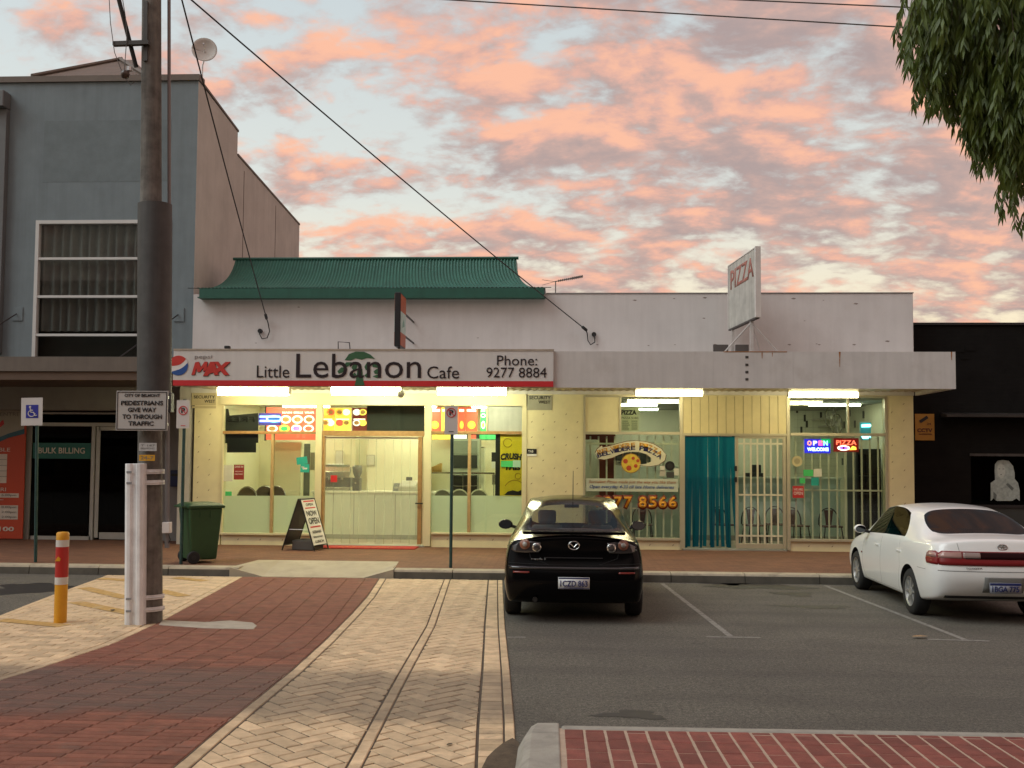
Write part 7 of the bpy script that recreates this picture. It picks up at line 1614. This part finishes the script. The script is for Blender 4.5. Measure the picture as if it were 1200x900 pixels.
# ================================================================ TREE AT TOP RIGHT (drooping narrow leaves)
random.seed(21)
tx, ty = 5.0, 7.8; tz = gz(ty)
tr = thing('street_tree', (tx, ty, tz), 'drooping narrow-leaved green tree hanging into the top right corner', 'tree')
BARK = mat('fibrous_bark', (.13, .10, .075), .95, var=.35, vs=8, bump=1., bs=30, streak=.4)
MB().tube([(tx, ty, tz-.1), (tx+.03, ty, tz+.8), (tx-.05, ty+.05, tz+1.8), (tx+.02, ty, tz+2.8)], [.26, .2, .17, .15], 14).build('trunk', BARK, tr, smooth=True)
limbs = []
for k, (dx, dy, dz) in enumerate(((-1.2, -.2, 2.6), (1.1, .4, 2.5), (.2, 1.2, 2.9), (-.1, -1.2, 2.7), (-.5, .5, 3.6))):
    b0 = Vector((tx, ty, tz+2.2+.1*k)); e = Vector((tx+dx, ty+dy, tz+2.2+dz)); m_ = b0.lerp(e, .5)+Vector((-dy*.1, dx*.1, .25)); MB().tube([b0, m_, e], [.09, .06, .025], 8).build('limb', BARK, tr, smooth=True); limbs.append((b0, m_, e))
LF = mat('leaf_green', (.115, .155, .038), .45, var=.45, vs=7, spec=.4)
tn = LF.node_tree; bs_ = tn.nodes['Principled BSDF']; tl_ = nd(tn, 'ShaderNodeBsdfTranslucent', {0: (.16, .21, .04, 1)}); mx_ = nd(tn, 'ShaderNodeMixShader', {0: .3, 1: bs_.outputs[0], 2: tl_.outputs[0]}); tn.links.new(mx_.outputs[0], tn.nodes['Material Output'].inputs[0])
lv = MB(); tw = MB()
def inside(x, y, z):
    """crown outline: lobes of hanging foliage"""
    best = 9
    for cx_, cy_, cz_, rx, ry, rz_ in LOBES:
        d = ((x-cx_)/rx)**2+((y-cy_)/ry)**2+((z-cz_)/rz_)**2; best = min(best, d)
    return best
LOBES = [(3.78, 7.6, 5.62, 1.12, 1.1, .85), (5.2, 8.1, 6.3, 1.7, 1.6, 1.3), (3.92, 7.45, 4.98, .82, .9, .62), (5.9, 7.8, 5.5, 1.4, 1.5, 1.2), (3.9, 7.7, 6.5, 1.3, 1.2, .9), (4.5, 7.6, 5.0, .85, .9, .7), (5.2, 9.0, 5.2, 1.3, 1.1, 1.3), (5.0, 6.5, 5.4, 1.2, .9, 1.2)]
def leaf_at(p, d, L, wd):
    s_ = d.cross(Vector((random.uniform(-1, 1), random.uniform(-1, 1), .2))).normalized()*wd; k = len(lv.v); mid = p+d*L*.45
    lv.v += [tuple(p), tuple(mid+s_), tuple(p+d*L+Vector((0, 0, -.01))), tuple(mid-s_)]; lv.f.append((k, k+1, k+2, k+3))
n = 0
while n < 7000:
    L_ = random.choice(LOBES + LOBES[:1]*2 + LOBES[2:3]*3); u = Vector((random.gauss(0, 1), random.gauss(0, 1), random.gauss(0, 1))).normalized(); r_ = random.uniform(.45, 1.)**.5
    p = Vector((L_[0]+u.x*L_[3]*r_, L_[1]+u.y*L_[4]*r_, L_[2]+u.z*L_[5]*r_)); n += 1
    ln = random.uniform(.14, .36); d = Vector((u.x*.25+random.uniform(-.15, .15), u.y*.25+random.uniform(-.15, .15), -1)).normalized()
    nl = int(ln/.016); q = p.copy()
    for i in range(nl):
        q = q + d*.016; d = (d+Vector((random.uniform(-.05, .05), random.uniform(-.05, .05), -.06))).normalized()
        a = random.uniform(0, 6.28); ld = (Vector((math.cos(a)*.5, math.sin(a)*.5, -.9))+d*.3).normalized(); leaf_at(q, ld, random.uniform(.08, .15), random.uniform(.009, .016))
    if n % 3 == 0: tw.tube([p, q], .003, 3, False)
lv.build('crown', LF, tr, fix=False); tw.build('twigs', BARK, tr, fix=False)

# ================================================================ UNSEEN BLOCK ADDED BEHIND THE VIEWER (cuts low sky light, darkens the shop glass)
BY = -13.0; z = gz(BY); BRK = mat('dim_brick', (.13, .085, .065), .85, var=.2, vs=2)
bb = thing('unseen_sky_blocker', (0, BY, z), 'added unseen three storey brick block behind the viewer, cuts sky light, mirrored in the shop glass', 'building')
box('wall', -34, 30, BY-8, BY, z, z+11.6, BRK, bb); box('roof', -34.4, 30.4, BY-8.4, BY+.4, z+11.6, z+11.9, mat('dim_roof', (.09, .085, .08), .7), bb)
for k in range(3):
    for i in range(12): box('window', -32+5.1*i, -29.4+5.1*i, BY+.01, BY+.07, z+.9+3.7*k, z+2.6+3.7*k, mat('window_dark', (.02, .022, .025), .1), bb)
box('awning', -34, 30, BY+.01, BY+2.0, z+3.0, z+3.25, mat('dim_awning', (.14, .13, .12), .7), bb)
